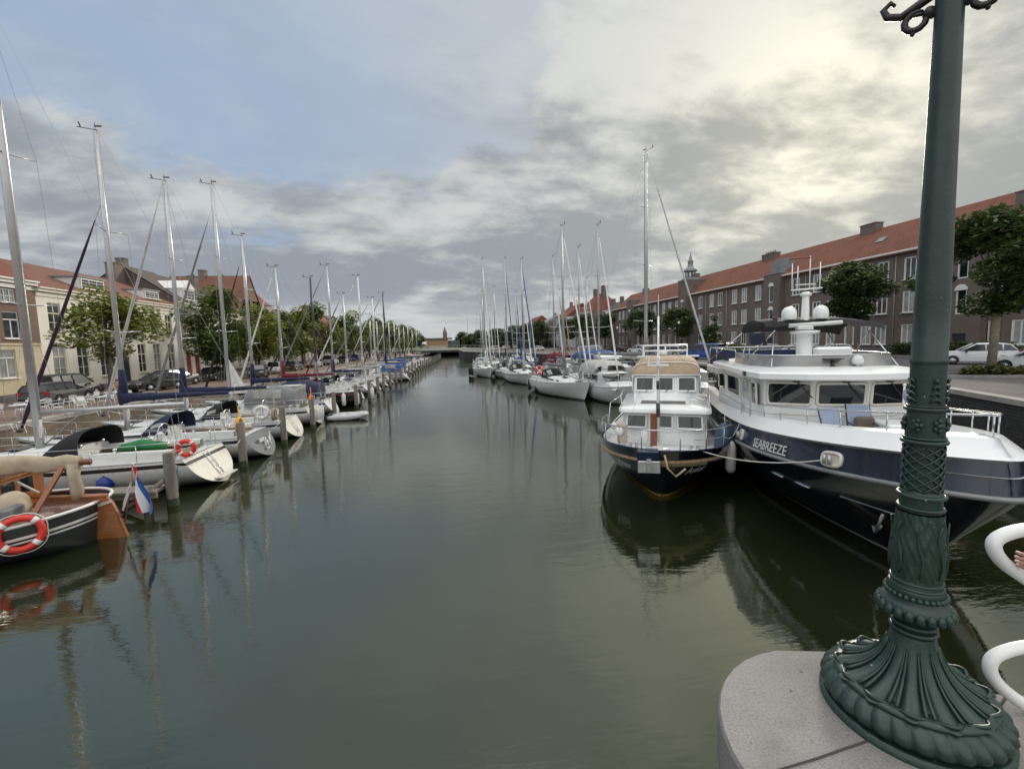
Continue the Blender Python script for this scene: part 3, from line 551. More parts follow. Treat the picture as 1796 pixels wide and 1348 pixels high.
# shrubs, planters, hedge
MM('soil', (.06, .05, .04), .95)
def planter(label, loc, rx, ry, h, m, n, ls, blade=False, seed=1, rot=0):
    R = random.Random(seed); t = thing('planter_bed', label, 'planter', loc, rot)
    k = MB(); P = [(rx * math.cos(2 * PI * i / 28), ry * math.sin(2 * PI * i / 28)) for i in range(28)]
    k.grid([[(a, b, 0) for a, b in P], [(a, b, .16) for a, b in P], [(a * .93, b * .9, .16) for a, b in P], [(a * .93, b * .9, .05) for a, b in P]], True, False); k.build('kerb', M['kerb'], t)
    MB().add([(a * .93, b * .9, .10) for a, b in P], [list(range(28))]).build('soil', M['soil'], t)
    g = MB()
    if blade:
        for _ in range(n):
            a = R.uniform(0, 6.28); q = math.sqrt(R.random()) * .85; x, y = rx * q * math.cos(a), ry * q * math.sin(a); dx, dy = R.uniform(-.5, .5), R.uniform(-.5, .5); H = h * R.uniform(.6, 1.1); w = .03
            g.add([(x - w, y, .1), (x + w, y, .1), (x + dx * .5 + w, y + dy * .5, H * .7), (x + dx, y + dy, H), (x + dx * .5 - w, y + dy * .5, H * .7)], [[0, 1, 2, 3, 4]])
    else:
        lb = [(rx * .75 * q * math.cos(a), ry * .7 * q * math.sin(a), h * R.uniform(.3, .65), h * .55, .8) for a, q in [(R.uniform(0, 6.28), math.sqrt(R.random())) for _ in range(16)]]
        v, f = leaves(R, lb, n, ls); g.add(v, f)
    g.build('foliage', M[m], t); return t
M['leaf_grassy'] = leafmat('dry_green_leaves', (.07, .08, .025), (.12, .13, .045), (.18, .18, .08))
planter('oval kerbed bed of low green shrubs around the big tree on the right', (30.9, 21.6, ZR), 3.4, 1.3, .62, 'leaf_grassy', 2600, .16, seed=4, rot=-.35)
planter('tall ornamental grass in a round bed on the right quay', (34.6, 52.5, ZR), 1.9, 1.5, 1.9, 'leaf_grassy', 900, .2, True, seed=6)
hg = MB(); R_ = random.Random(9); v, f = leaves(R_, [(0, -4.5 + i * .7, .8 + R_.uniform(-.1, .15), .75, .95) for i in range(16)], 3600, .2); hg.add(v, f)
tag(hg.build('hedge', M['leaf_dark'], None, (49.5, 38.2, ZR)), 'dark clipped hedge in front of the near brick block', 'hedge')

# ================================================================ cars
MM('tyre', (.015, .015, .016), .85); MM('rim', (.35, .36, .37), .35, .7); M['car_glass'] = glassmat('car_glass', (.012, .014, .017), .12, (.03, .035, .04))
MM('lamp_red', (.35, .015, .015), .2); MM('lamp_clear', (.6, .62, .62), .15); MM('plate_yellow', (.62, .42, .04), .5); MM('car_trim', (.02, .02, .022), .5)
CARM = {}
def carpaint(k, c):
    if k not in CARM: CARM[k] = mat('car_paint_' + k, c, .4, 0, .04, coat=.25)
    return CARM[k]
PROF = {  # side outline (x from rear 0 .. front 1, z m): body below the windows; greenhouse: (x, z) base and roof; H
 'hatch': dict(L=4.1, W=1.75, belt=[(0, .55), (.015, .92), (.05, .98), (.66, .95), (.92, .82), (.985, .66), (1, .42)], gh=[(.03, .98), (.12, 1.42), (.25, 1.5), (.50, 1.48), (.70, .95)]),
 'estate': dict(L=4.6, W=1.78, belt=[(0, .55), (.01, .9), (.03, .96), (.68, .94), (.93, .80), (.985, .64), (1, .42)], gh=[(.02, .96), (.06, 1.38), (.2, 1.47), (.52, 1.46), (.71, .94)]),
 'sedan': dict(L=4.6, W=1.8, belt=[(0, .55), (.01, .9), (.12, .97), (.68, .94), (.93, .80), (.985, .64), (1, .42)], gh=[(.13, .97), (.26, 1.36), (.36, 1.43), (.54, 1.42), (.71, .94)]),
 'suv': dict(L=4.5, W=1.85, belt=[(0, .6), (.01, 1.0), (.04, 1.08), (.68, 1.06), (.93, .95), (.985, .78), (1, .48)], gh=[(.03, 1.08), (.12, 1.55), (.25, 1.62), (.50, 1.60), (.70, 1.06)]),
 'van': dict(L=4.7, W=1.9, belt=[(0, .6), (.0, 1.05), (.02, 1.12), (.76, 1.1), (.93, .95), (.985, .75), (1, .45)], gh=[(.01, 1.12), (.03, 1.78), (.12, 1.86), (.60, 1.84), (.79, 1.1)]) }
def car(label, loc, heading, kind, paint, col, group=None, name='parked_car', hatch_open=False, cat='car'):
    q = PROF[kind]; Lc, W = q['L'], q['W']; t = thing(name, label, cat, loc, heading, group); P = carpaint(paint, col); hw = W / 2
    X = lambda u: u * Lc - Lc / 2
    # lower body with wheel arches
    lo = []; wr = .32; wx = [X(.19), X(.80)]
    bot = [(X(1), .42), (X(.985), .26)]
    for c in reversed(wx):
        bot += [(c + (wr + .06) * math.cos(a), .33 + (wr + .06) * math.sin(a)) for a in [-.2 + (PI + .4) * i / 8 for i in range(9)]]
    bot += [(X(.01), .28)]
    outline = [(X(u), z) for u, z in q['belt']] + bot[1:]
    b = MB()
    for s in (-1, 1):
        n0 = len(b.v); b.add([(x, s * (hw - (.0 if z < .75 else .07 * (z - .75) / .3)), z) for x, z in outline], [list(range(len(outline)))])
    n = len(outline)
    for i in range(n): j = (i + 1) % n; b.f.append([i, j, n + j, n + i]); b.sm.append(False)
    bo = b.build('body', P, t, bev=.035)
    g = MB(); G = [(X(u), z) for u, z in q['gh']]; zb = q['gh'][0][1]; zr = max(z for _, z in q['gh'])
    for s in (-1, 1): g.add([(x, s * (hw - .085 - .17 * (z - zb) / (zr - zb)), z - .004) for x, z in G], [list(range(len(G)))])
    m = len(G)
    for i in range(m): j = (i + 1) % m; g.f.append([i, j, m + j, m + i]); g.sm.append(False)
    g.build('glass', M['car_glass'], t)
    r = MB(); R = G[1:4] if kind != 'van' else G[1:4]; rw = hw - .085 - .17
    r.grid([[(x, -rw - .03, z - .05), (x, -rw, z + .012), (x, 0, z + .035), (x, rw, z + .012), (x, rw + .03, z - .05)] for x, z in R])
    for s in (-1, 1):             # pillars
        for (x0, z0), (x1, z1) in ((G[0], G[1]), (G[-1], G[-2])): r.tube([(x0, s * (hw - .08), z0), (x1, s * (rw + .01), z1)], .045, 5)
        xm, zm = X(.40), zb; r.tube([(xm, s * (hw - .078), zm), (xm, s * (rw + .008), G[2][1] - .03)], .04, 5)
        if kind in ('estate', 'van', 'suv'): xm = X(.2); r.tube([(xm, s * (hw - .078), zm), (xm, s * (rw + .008), G[2][1] - .05)], .05, 5)
        r.tube([(G[1][0], s * (rw + .03), G[1][1] - .05), (G[2][0], s * (rw + .03), G[2][1] - .05), (G[3][0], s * (rw + .03), G[3][1] - .05)], .03, 4)
    r.build('roof', P, t)
    for c in wx:
        for s in (-1, 1):
            w = MB().tube([(c, s * (hw - .2), .32), (c, s * (hw + .005), .32)], wr, 16); wo = w.build('wheel', M['tyre'], t); MB().tube([(c, s * (hw - .05), .32), (c, s * (hw + .018), .32)], .205, 10).build('rim', M['rim'], wo)
    for s in (-1, 1):
        MB().box((X(.965), s * (hw - .3), .70), (.2, .4, .13)).build('headlight', M['lamp_clear'], t); MB().box((X(.012), s * (hw - .17), .86), (.1, .24, .2)).build('taillight', M['lamp_red'], t)
        MB().box((X(.64), s * (hw + .09), 1.0), (.1, .2, .13)).build('mirror', M['car_trim'], t)
    MB().box((X(0) - .012, 0, .6), (.02, .52, .115)).build('number_plate', M['plate_yellow'], t)
    MB().box((X(.985), 0, .42), (.09, W * .8, .16)).box((X(.005), 0, .36), (.07, W * .84, .14)).build('bumper', M['car_trim'], t)
    if hatch_open:
        h = MB(); h.grid([[(X(.03), y, zr - .02) for y in (-.75, .75)], [(X(-.17), y, zr + .12) for y in (-.75, .75)], [(X(-.22), y, zr - .05) for y in (-.72, .72)]]); h.build('tailgate', P, t)
        MB().box((X(0) - .0, 0, 1.2), (.06, 1.4, 1.1)).build('load_bay', M['car_trim'], t)
    return t
CL = 'cars parked along the left quay'; CR = 'cars parked on the right quay'
A = PI / 2
# left, all parked along the canal
car('dark grey estate car nearest on the left quay, tail towards the cafe chairs', (-26.6, 34.8, ZL), A + .1, 'estate', 'graphite', (.03, .033, .036), CL)
car('black people carrier parked behind the dark grey estate', (-28.8, 38.5, ZL), A, 'van', 'black', (.008, .008, .01), CL)
car('black hatchback parked nose out beside the sitting person', (-25.3, 43, ZL), -A - .35, 'hatch', 'black', (.008, .008, .01), CL)
car('black saloon parked behind the black hatchback on the left quay', (-26.3, 47.8, ZL), A - .15, 'suv', 'darkgreen', (.012, .016, .014), CL)
car('dark green car fifth along the left quay, before the red doors', (-26.2, 54.2, ZL), -A + .1, 'sedan', 'black', (.008, .008, .01), CL)
car('black hatchback with bright windows beside the dense tree', (-22.6, 57.5, ZL), -A + .25, 'estate', 'black', (.008, .008, .01), CL)
car('white car just beyond the dense tree on the left quay', (-23.4, 64.5, ZL), -A + .2, 'hatch', 'white', (.62, .63, .63), CL)
car('grey car parked among the left quay trees', (-23, 71, ZL), A, 'sedan', 'graphite', (.03, .033, .036), CL)
for i, (y, k, p, c, lb) in enumerate(((80, 'hatch', 'silver', (.35, .36, .37), 'silver car under the left quay trees'), (89, 'van', 'silver', (.35, .36, .37), 'silver van under the left quay trees'), (98, 'sedan', 'graphite', (.03, .033, .036), 'dark saloon under the far left trees'), (108, 'hatch', 'blue', (.02, .05, .2), 'blue car under the far left trees'))): car(lb, (-22.5 + (y - 80) * .05, y, ZL), A, k, p, c, CL)
# right
car('white crossover with dark windows parked behind the big right tree', (40.3, 29.6, ZR), rad(137), 'suv', 'pearl', (.66, .68, .70), CR)
car('white hatchback with red tail lamp at the right edge', (36.6, 23.6, ZR), rad(122), 'hatch', 'white', (.62, .63, .63), CR)
car('black car half hidden behind the white crossover', (44.6, 32.2, ZR), rad(130), 'sedan', 'black', (.008, .008, .01), CR)
car('small white rounded car behind the black bimini', (42, 44.8, ZR), rad(150), 'hatch', 'white', (.62, .63, .63), CR)
car('white car behind the white mast of the big yacht', (41.2, 49.2, ZR), rad(150), 'suv', 'white', (.62, .63, .63), CR)
car('silver grey car with a dark roof parked behind the ornamental grass', (37.2, 49.8, ZR), rad(150), 'suv', 'silver', (.35, .36, .37), CR)
car('dark car parked left of the ornamental grass', (36.2, 56.6, ZR), rad(145), 'hatch', 'graphite', (.03, .033, .036), CR)
car('royal blue van with its tailgate open on the right quay', (30.4, 50.6, ZR), rad(118), 'van', 'royal', (.018, .05, .24), CR, 'parked_van', True, 'van')
car('silver car parked beyond the blue van', (32, 62, ZR), rad(120), 'hatch', 'silver', (.35, .36, .37), CR)
for i, (x, y, k, p, c, lb) in enumerate(((34, 70, 'estate', 'graphite', (.03, .033, .036), 'dark estate far along the right quay'), (34.5, 79, 'hatch', 'white', (.62, .63, .63), 'white hatchback far along the right quay'), (34, 88, 'sedan', 'black', (.008, .008, .01), 'black saloon far along the right quay'), (33, 100, 'suv', 'silver', (.35, .36, .37), 'silver crossover far along the right quay'), (30, 115, 'hatch', 'darkred', (.2, .02, .02), 'dark red car far along the right quay'), (26, 130, 'sedan', 'white', (.62, .63, .63), 'white saloon far along the right quay'))): car(lb, (x, y, ZR), rad(110), k, p, c, CR)
pc = car('white car in the far cluster at the end of the right bank', (15, 152, ZR), rad(60), 'hatch', 'white', (.62, .63, .63), 'cars at the far end of the right bank')
for i in range(6): dup(pc, (13 + i * 2.6 + (i % 2), 158 + i * 5, ZR), rad(40 + 9 * i), 'white car in the far cluster at the end of the right bank')
# ================================================================ boats: shared builders
def boatpaint(k, c, rough=.25, coat=.6, var=.07):
    m, nt, b = newmat(k); v = objvec(nt); L_ = nt.links
    base = ramp(nt, noise_n(nt, v, .7, 4), [(.3, tuple(x * (1 - var) for x in c)), (.7, tuple(min(1, x * (1 + var)) for x in c))])
    # run-off streaks and a scum line near the water
    st = ramp(nt, noise_n(nt, objvec(nt, (7, 7, .35)), 1.6, 5, .65), [(.52, (0, 0, 0)), (.78, (.45, .45, .45))])
    sp_ = nt.nodes.new('ShaderNodeSeparateXYZ'); L_.new(v, sp_.inputs[0]); mr = nt.nodes.new('ShaderNodeMapRange'); L_.new(sp_.outputs[2], mr.inputs[0]); mr.inputs[1].default_value = .05; mr.inputs[2].default_value = .38; mr.inputs[3].default_value = .75; mr.inputs[4].default_value = 0
    ad = nt.nodes.new('ShaderNodeMath'); ad.operation = 'MULTIPLY'; L_.new(mr.outputs[0], ad.inputs[0]); L_.new(noise_n(nt, v, 3.5, 5, .7), ad.inputs[1])
    su = nt.nodes.new('ShaderNodeMath'); su.operation = 'ADD'; su.use_clamp = True; L_.new(ad.outputs[0], su.inputs[0]); L_.new(st, su.inputs[1])
    mx = nt.nodes.new('ShaderNodeMix'); mx.data_type = 'RGBA'; L_.new(su.outputs[0], mx.inputs[0]); L_.new(base, mx.inputs[6]); lum = max(c); mx.inputs[7].default_value = (.30 * lum + .05, .285 * lum + .046, .22 * lum + .035, 1)
    L_.new(mx.outputs[2], b.inputs['Base Color']); b.inputs['Roughness'].default_value = rough; b.inputs['Coat Weight'].default_value = coat; b.inputs['Coat Roughness'].default_value = .06
    bump_n(nt, b, noise_n(nt, v, 1.6, 2, .5), .12, .02); M[k] = m
for k, c in dict(gel_white=(.74, .75, .75), gel_cream=(.74, .71, .62), gel_grey=(.42, .43, .44), gel_navy=(.006, .010, .026), gel_black=(.010, .010, .012), gel_burg=(.12, .012, .02), gel_blue=(.03, .07, .22), boot_black=(.012, .012, .014), transom_grey=(.13, .135, .14)).items(): boatpaint(k, c)
MM('deck_white', (.66, .67, .66), .6, var=.06, vs=4); MM('deck_grey', (.50, .505, .50), .75, var=.08); M['teak'] = brick('teak_planks', (.30, .20, .11), (.36, .245, .14), (.05, .04, .03), 1.6, .07, .012, .4, .7, flat=True)
MM('teak_grey', (.36, .30, .25), .8, var=.15); MM('varnish', (.27, .09, .022), .22, var=.2, vs=5, coat=.7, stretch=(1, 1, 6)); MM('varnish_dark', (.16, .045, .015), .25, var=.25, coat=.7)
MM('alu', (.50, .51, .52), .35, .55, var=.08); MM('alu_white', (.70, .71, .71), .4, .1, var=.05); MM('alu_dark', (.05, .05, .055), .4, .3); MM('steel', (.58, .59, .60), .22, .85, var=.05); MM('wire', (.30, .31, .32), .4, .6); MM('rope_white', (.62, .61, .56), .9, var=.15); MM('rope_dark', (.05, .05, .06), .9)
for k, c in dict(navy=(.010, .016, .050), black=(.012, .012, .014), burgundy=(.13, .012, .022), grey=(.17, .175, .18), lightgrey=(.42, .42, .41), beige=(.42, .35, .26), tan=(.34, .25, .165), blue=(.02, .075, .26), teal=(.03, .13, .17), white=(.66, .66, .64), green=(.02, .17, .055), orange=(.75, .16, .02), purple=(.03, .014, .035)).items(): MM('cloth_' + k, c, .85, var=.18, vs=3, bump=.35, bs=7, bd=.02)
M['hatch_glass'] = glassmat('smoked_hatch_glass', (.010, .011, .013), .05, (.024, .026, .028)); M['clear_vinyl'] = glassmat('clear_vinyl', (.16, .16, .155), .08, (.30, .30, .29))
MM('fender_white', (.66, .66, .63), .45, var=.1); MM('fender_blue', (.012, .03, .22), .4); MM('fender_navy', (.03, .06, .10), .45); MM('fender_black', (.015, .015, .016), .6)
MM('buoy_red', (.62, .035, .022), .5, var=.08); MM('buoy_white', (.72, .72, .70), .5); MM('yellow', (.62, .36, .02), .5); MM('cushion', (.13, .10, .085), .9); MM('red_cloth', (.42, .015, .025), .8); MM('white_cloth', (.68, .68, .68), .8); MM('blue_cloth', (.02, .10, .36), .8)
sm = lambda a: a * a * (3 - 2 * a)
class Hull:
    def __init__(s, L, B, fb, fbow, fst, tm=.42, tb=.75, pe=2.0, q=1., rake=1., srake=.8, zks=-.05, zk=-.5, nm=2.4, nb=1.25, g=1.3, kb=-.3, st=2.2):
        s.__dict__.update(locals()); del s.__dict__['s']
    def hb(s, t):
        if t < s.tm: return s.B / 2 * (1 - (1 - s.tb) * ((s.tm - t) / s.tm) ** 2)
        return s.B / 2 * max(0., 1 - ((t - s.tm) / (1 - s.tm)) ** s.pe) ** (1 / s.q)
    def zs(s, t): return s.fb + (s.fbow - s.fb) * max(0, (t - .35) / .65) ** 1.8 + (s.fst - s.fb) * max(0, (.4 - t) / .4) ** 1.5
    def zkk(s, t): return s.zks + (s.zk - s.zks) * sm(min(1, t / .45)) if t < .45 else s.zk + (s.kb - s.zk) * sm(max(0, (t - .75) / .25))
    def y(s, t, z):
        zk, zs = s.zkk(t), s.zs(t); a = min(1, max(0, (z - zk) / (zs - zk))); w = max(0, (t - .35) / .65) ** 1.3; e = s.nm * (1 - w) + s.nb * w + max(0, .3 - t) * s.st; g = s.g * (1 - w) + w
        over = max(0, z - zs)
        return max(0, s.hb(t) * (1 - (1 - a) ** e) ** (1 / g) - over * .15 * (1 if s.hb(t) > .2 else 0))
    def x(s, t, z):
        xb = s.L - s.rake * (1 - z / s.fbow); xs = s.srake * (z / s.fst); return xs + t * (xb - xs)
    def p(s, t, z, side, off=0.): return (s.x(t, z) + (off if t > .999 else 0), side * (s.y(t, z) + off), z)
    def band(s, f0, f1, rows=6, off=0., t0=0., t1=1., nt=30, mb=None, bow=1.4):
        b = mb or MB()
        ts = [t0 + (t1 - t0) * (1 - (1 - i / nt) ** bow) for i in range(nt + 1)]
        for sd in (1, -1): b.grid([[s.p(t, f0(t) + (f1(t) - f0(t)) * (j / rows), sd, off) for j in range(rows + 1)] for t in ts])
        return b
    def deck(s, dz=-.03, t0=0., t1=1., nt=24, camber=.06, inset=.0):
        rows = []
        for i in range(nt + 1):
            t = t0 + (t1 - t0) * (1 - (1 - i / nt) ** 1.4); z = s.zs(t) + dz; w = max(0, s.y(t, s.zs(t)) - inset); rows.append([(s.x(t, z), w * k / 4, z + camber * (1 - (k / 4) ** 2)) for k in range(-4, 5)])
        return MB().grid(rows)
    def transom(s, n=8, off=0.):
        zk, zs = s.zkk(0), s.zs(0); P = [s.p(0, zk + (zs - zk) * i / n, 1) for i in range(n + 1)] + [s.p(0, zk + (zs - zk) * i / n, -1) for i in range(n, -1, -1)]
        return MB().add([(a - off, b, c) for a, b, c in P], [list(range(len(P)))])
    def sheer(s, r=.03, dz=0., t0=0., t1=1., n=30, mb=None, off=0.):
        b = mb or MB()
        for sd in (1, -1): b.tube([s.p(t, s.zs(t) + dz, sd, off) for t in [t0 + (t1 - t0) * (1 - (1 - i / n) ** 1.4) for i in range(n + 1)]], r, 5)
        return b
def text_on(hull, txt, u0, z, size, side, m, parent, off=.02, shear=0., name='lettering', dirn=1, space=1.0):
    """raised lettering laid along the hull side; u0 = metres of hull skin back from the stem where the first letter starts"""
    cu = D.curves.new(name, 'FONT'); cu.body = txt; cu.size = size; cu.extrude = .004; cu.shear = shear; cu.space_character = space; cu.resolution_u = 3
    o = D.objects.new(name, cu); COL.objects.link(o); bpy.context.view_layer.update()
    me = D.meshes.new_from_object(o.evaluated_get(bpy.context.evaluated_depsgraph_get())); D.objects.remove(o); D.curves.remove(cu)
    tab = [(0., 1.)]; last = Vector(hull.p(1, z, side))
    for i in range(1, 400):
        t = 1 - (i / 400) ** 2; q = Vector(hull.p(t, z, side)); tab.append((tab[-1][0] + (q - last).length, t)); last = q
    def t_at(u):
        for (a, ta), (b, tb) in zip(tab, tab[1:]):
            if a <= u <= b: return ta + (tb - ta) * (u - a) / max(1e-6, b - a)
        return tab[-1][1]
    for v in me.vertices: v.co = hull.p(t_at(u0 - dirn * v.co.x), z + v.co.y, side, off + v.co.z)
    me.materials.append(m); r = D.objects.new(name, me); COL.objects.link(r); r.parent = parent; return r
def lifebuoy(label, loc, rot, R=.36, r=.075, m='buoy_red', group=None):
    t = thing('lifebuoy', label, 'lifebuoy', loc, 0, group); t.rotation_euler = rot
    MB().tube([(R * math.cos(2 * PI * i / 28), R * math.sin(2 * PI * i / 28), 0) for i in range(28)], r, 10, True).build('ring', M[m], t)
    for k in range(4):
        a0 = PI / 4 + k * PI / 2; MB().tube([(R * math.cos(a0 + d), R * math.sin(a0 + d), 0) for d in (-.14, -.05, .05, .14)], r * 1.05, 10).build('band', M['buoy_white'], t)
    MB().tube([((R + r * (1.1 + .5 * abs(math.sin(2 * a)))) * math.cos(a), (R + r * (1.1 + .5 * abs(math.sin(2 * a)))) * math.sin(a), 0) for a in [2 * PI * i / 32 for i in range(32)]], .011, 4, True).build('grab_line', M['rope_white'], t)
    return t
def fender(label, loc, kind='long', m='fender_white', group=None, up=.6, s=1.):
    t = thing('fender', label, 'fender', loc, 0, group)
    if kind == 'long': prof = [(.02, -.42), (.07, -.40), (.125, -.32), (.13, 0), (.125, .30), (.07, .38), (.035, .43), (.03, .48)]
    elif kind == 'ball': prof = [(.02, -.27), (.14, -.24), (.235, -.12), (.25, 0), (.22, .12), (.13, .21), (.06, .26), (.05, .33)]
    else: prof = [(.03, -.55), (.22, -.48), (.30, -.3), (.32, 0), (.30, .3), (.2, .5), (.07, .6)]
    MB().lathe([(r * s, z * s) for r, z in prof], 14).build('body', M[m], t); MB().tube([(0, 0, prof[-1][1] * s - .03), (0.01, 0, up)], .013, 4).build('lanyard', M['rope_white'], t); return t
def rail(mb, pts, h, r=.014, posts=True, mid=True, top=1.):
    P = [Vector(p) for p in pts]
    mb.tube([p + Vector((0, 0, h)) for p in P], r * top, 5)
    if mid: mb.tube([p + Vector((0, 0, h * .5)) for p in P], r * .55, 4)
    if posts:
        for p in P: mb.tube([p, p + Vector((0, 0, h))], r * .9, 5)
def shroud(mb, a, b, r=.007): mb.tube([a, b], r, 3)
def hood(parent, x0, x1, w, z, h, m, name='sprayhood', win=True, aft=.0, wm='clear_vinyl'):
    """folding cockpit hood: arcs from the high aft hoop (x0) to the low front (x1)"""
    b = MB(); n = 12; rows = []
    for i in range(6):
        f = i / 5; x = x0 + (x1 - x0) * f; hh = h * (1 - f ** 2.2 * .96); ww = w * (1 - .12 * f)
        rows.append([(x + aft * (1 - f) * abs(math.cos(PI * k / n)), ww * math.copysign(abs(math.cos(PI * k / n)) ** .6, math.cos(PI * k / n)), z + hh * math.sin(PI * k / n) ** .6) for k in range(n + 1)])
    b.grid(rows); o = b.build(name, M[m], parent)
    if win:
        g = MB()
        for ks in ((3, 4, 5), (7, 8, 9)): g.grid([[tuple(Vector(rows[i][k]) + Vector((.012, 0, .018))) for k in ks] for i in (2, 3, 4)])
        for ks in ((1, 2), (10, 11)): g.grid([[tuple(Vector((rows[i][k][0], rows[i][k][1] * 1.012, rows[i][k][2]))) for k in ks] for i in (1, 2, 3)])
        g.build('hood_window', M[wm], o)
    return o
def sailboat(label, loc, heading, L=10.4, B=3.3, mast_x=6.0, mast_z=14.5, fb=1.0, hull='gel_white', boot='boot_black', stripe='gel_navy', cover=None, boom='alu', hoodm='navy', genoa='lightgrey', mastm='alu', group=None, transom=None, wheel=True, spreaders=2, rmast=.085, ladder=True, tent=None, open_t=False, guard=True, frac=.0, detail=True, hoodwin=True, boomz=None, stack=None, srake=.9, tb=.78, cabin='deck_white', radar=False, name='sailing_yacht'):
    t = thing(name, label, 'sailing yacht', loc, heading, group)
    H = Hull(L, B, fb, fb + .28, fb + .02, tb=tb, srake=srake, rake=1.0, zks=-.02); z1 = H.zs
    H.band(lambda q: H.zkk(q), lambda q: z1(q), 9).build('hull', M[hull], t)
    H.band(lambda q: max(.015, H.zkk(q) + .02), lambda q: .12, 1, .004).build('boot_stripe', M[boot], t)
    if stripe: H.band(lambda q: z1(q) - .24, lambda q: z1(q) - .11, 1, .006).build('sheer_stripe', M[stripe], t)
    H.transom(10, .004).build('transom', M[transom or hull], t)
    dk = H.deck().build('deck', M['deck_grey'], t); H.sheer(.022, .0).build('toe_rail', M['alu'], t)
    # coachroof
    b = MB(); rows = []; X0, X1 = .40 * L, .76 * L; n = 9
    for i in range(n + 1):
        f = i / n; x = X0 + (X1 - X0) * f; w = B * .5 * (.66 - .30 * f ** 1.6); h = .44 * (1 - .72 * f ** 1.8) * min(1, (1 - f) * 6 + .12); zd = fb + .02
        rows.append([(x, w * a, zd + h * c) for a, c in ((-1, -.1), (-.96, .55), (-.86, .9), (-.5, 1.06), (0, 1.1), (.5, 1.06), (.86, .9), (.96, .55), (1, -.1))])
    b.grid(rows); b.add(rows[0], [list(range(9))]); b.add(rows[-1], [list(range(9))]); cr = b.build('coachroof', M[cabin], t)
    g = MB()
    for s_, k in ((-1, 1), (1, 7)):
        for i0, i1 in ((1, 4), (5, 6)):
            g.grid([[(p[0], p[1] * 1.012, fb + .02 + (p[2] - fb - .02) * c) for c in (.55, 1.28)] for p in [rows[i][k] for i in range(i0, i1 + 1)]])
    g.build('cabin_window', M['hatch_glass'], cr)
    if detail:
        hh = MB().box((.60 * L, 0, fb + .44), (.5, .5, .05)).box((.83 * L, 0, z1(.83) + .07), (.5, .5, .06)).build('deck_hatch', M['hatch_glass'], t)
    # cockpit
    for sd in (-1, 1): c = MB().grid([[(x, sd * (B * .5 * (.70 - .16 * (.4 - x / L))), fb - .05), (x, sd * (B * .5 * .66 - .02), fb + .30), (x, sd * (B * .5 * .50), fb + .30), (x, sd * (B * .5 * .46), fb - .05)] for x in (.07 * L + srake * .6, .2 * L, .41 * L)], False, False); c.build('coaming', M[cabin], t)
    so = MB()
    so.box((.25 * L, 0, fb + .055), (.31 * L, B * .30, .03))
    for sd in (-1, 1): so.box((.25 * L, sd * B * .19, fb + .13), (.29 * L, B * .09, .05))
    so.build('cockpit_teak', M['teak'], t)
    if wheel:
        w = MB(); R = .42; xw = .15 * L + .3; w.tube([(xw, R * math.cos(a), fb + .72 + R * math.sin(a)) for a in [2 * PI * i / 20 for i in range(20)]], .018, 5, True)
        for i in range(5): a = 2 * PI * i / 5; w.tube([(xw, 0, fb + .72), (xw, R * math.cos(a), fb + .72 + R * math.sin(a))], .009, 4)
        w.build('steering_wheel', M['steel'], t); MB().box((xw + .16, 0, fb + .42), (.2, .26, .8), 0, .06).build('pedestal', M['gel_white'], t)
    if hoodm: hood(t, .36 * L, .475 * L, B * .34, fb + .28, .86, 'cloth_' + hoodm, win=hoodwin)
    if tent:
        tb_ = MB(); rows = []
        for x, h in ((.12 * L, 1.15), (.2 * L, 1.45), (.36 * L, 1.5), (.41 * L, 1.2)): rows.append([(x, B * .37 * math.copysign(abs(math.cos(PI * k / 10)) ** .5, math.cos(PI * k / 10)), fb + .25 + h * .85 * math.sin(PI * k / 10) ** .7) for k in range(11)])
        tb_.grid(rows); tb_.add(rows[0], [list(range(11))]); tt = tb_.build('cockpit_tent', M['cloth_' + tent], t)
        g = MB(); g.grid([[(p[0], p[1] * 1.015, p[2]) for p in r[1:4]] for r in rows[1:3]]); g.grid([[(p[0], p[1] * 1.015, p[2]) for p in r[7:10]] for r in rows[1:3]]); g.build('tent_window', M['clear_vinyl'], tt)
    if detail:
        for sd in (-1, 1):
            MB().lathe([(.075, 0), (.065, .05), (.05, .09), (.07, .15), (.03, .17)], 10, (.27 * L, sd * B * .29, fb + .30)).build('winch', M['steel'], t)
            MB().lathe([(.06, 0), (.05, .06), (.06, .12), (.02, .14)], 8, (.39 * L, sd * B * .16, fb + .46)).build('winch', M['steel'], t)
        MB().tube([(.33 * L + .12 * math.cos(k * .9), B * .27 + .12 * math.sin(k * .9), fb + .32 + .004 * k) for k in range(24)], .014, 4).build('coiled_rope', M['rope_white'], t)
        MB().tube([(mast_x - .13, .06, fb + 1.5), (mast_x - .2, .1, fb + 1.1), (mast_x - .14, .12, fb + .8), (mast_x - .1, .08, fb + 1.2), (mast_x - .16, .04, fb + 1.5)], .03, 5).build('halyard_coil', M['rope_white'], t)
    # guard rails
    if guard:
        g = MB()
        for sd in (-1, 1):
            P = [H.p(q, z1(q), sd, -.06) for q in (.13, .26, .40, .55, .69, .82)]; rail(g, P, .6, .011)
            g.tube([Vector(P[-1]) + Vector((0, 0, .6)), Vector(H.p(.93, z1(.93), sd, -.03)) + Vector((0, 0, .68)), Vector((H.x(1, z1(1)) + .05, 0, z1(1) + .7))], .016, 5); q = Vector(H.p(.92, z1(.92), sd, -.04)); g.tube([q, q + Vector((.1, 0, .66))], .014, 5)
            g.tube([H.p(.985, z1(.98), sd, -.02), (H.x(1, z1(1)) + .03, sd * .12, z1(1) + .69)], .014, 5)
            S = [H.p(q, z1(q), sd, -.06) for q in (.13, .02)]; S2 = (H.x(.01, fb), sd * B * .16, fb); rail(g, S + [S2], .62, .015)
        g.build('guardrail', M['steel'], t)
    # rig
    zd = fb + .42; mx = mast_x; mt = Vector((mx, 0, mast_z)); r0 = rmast
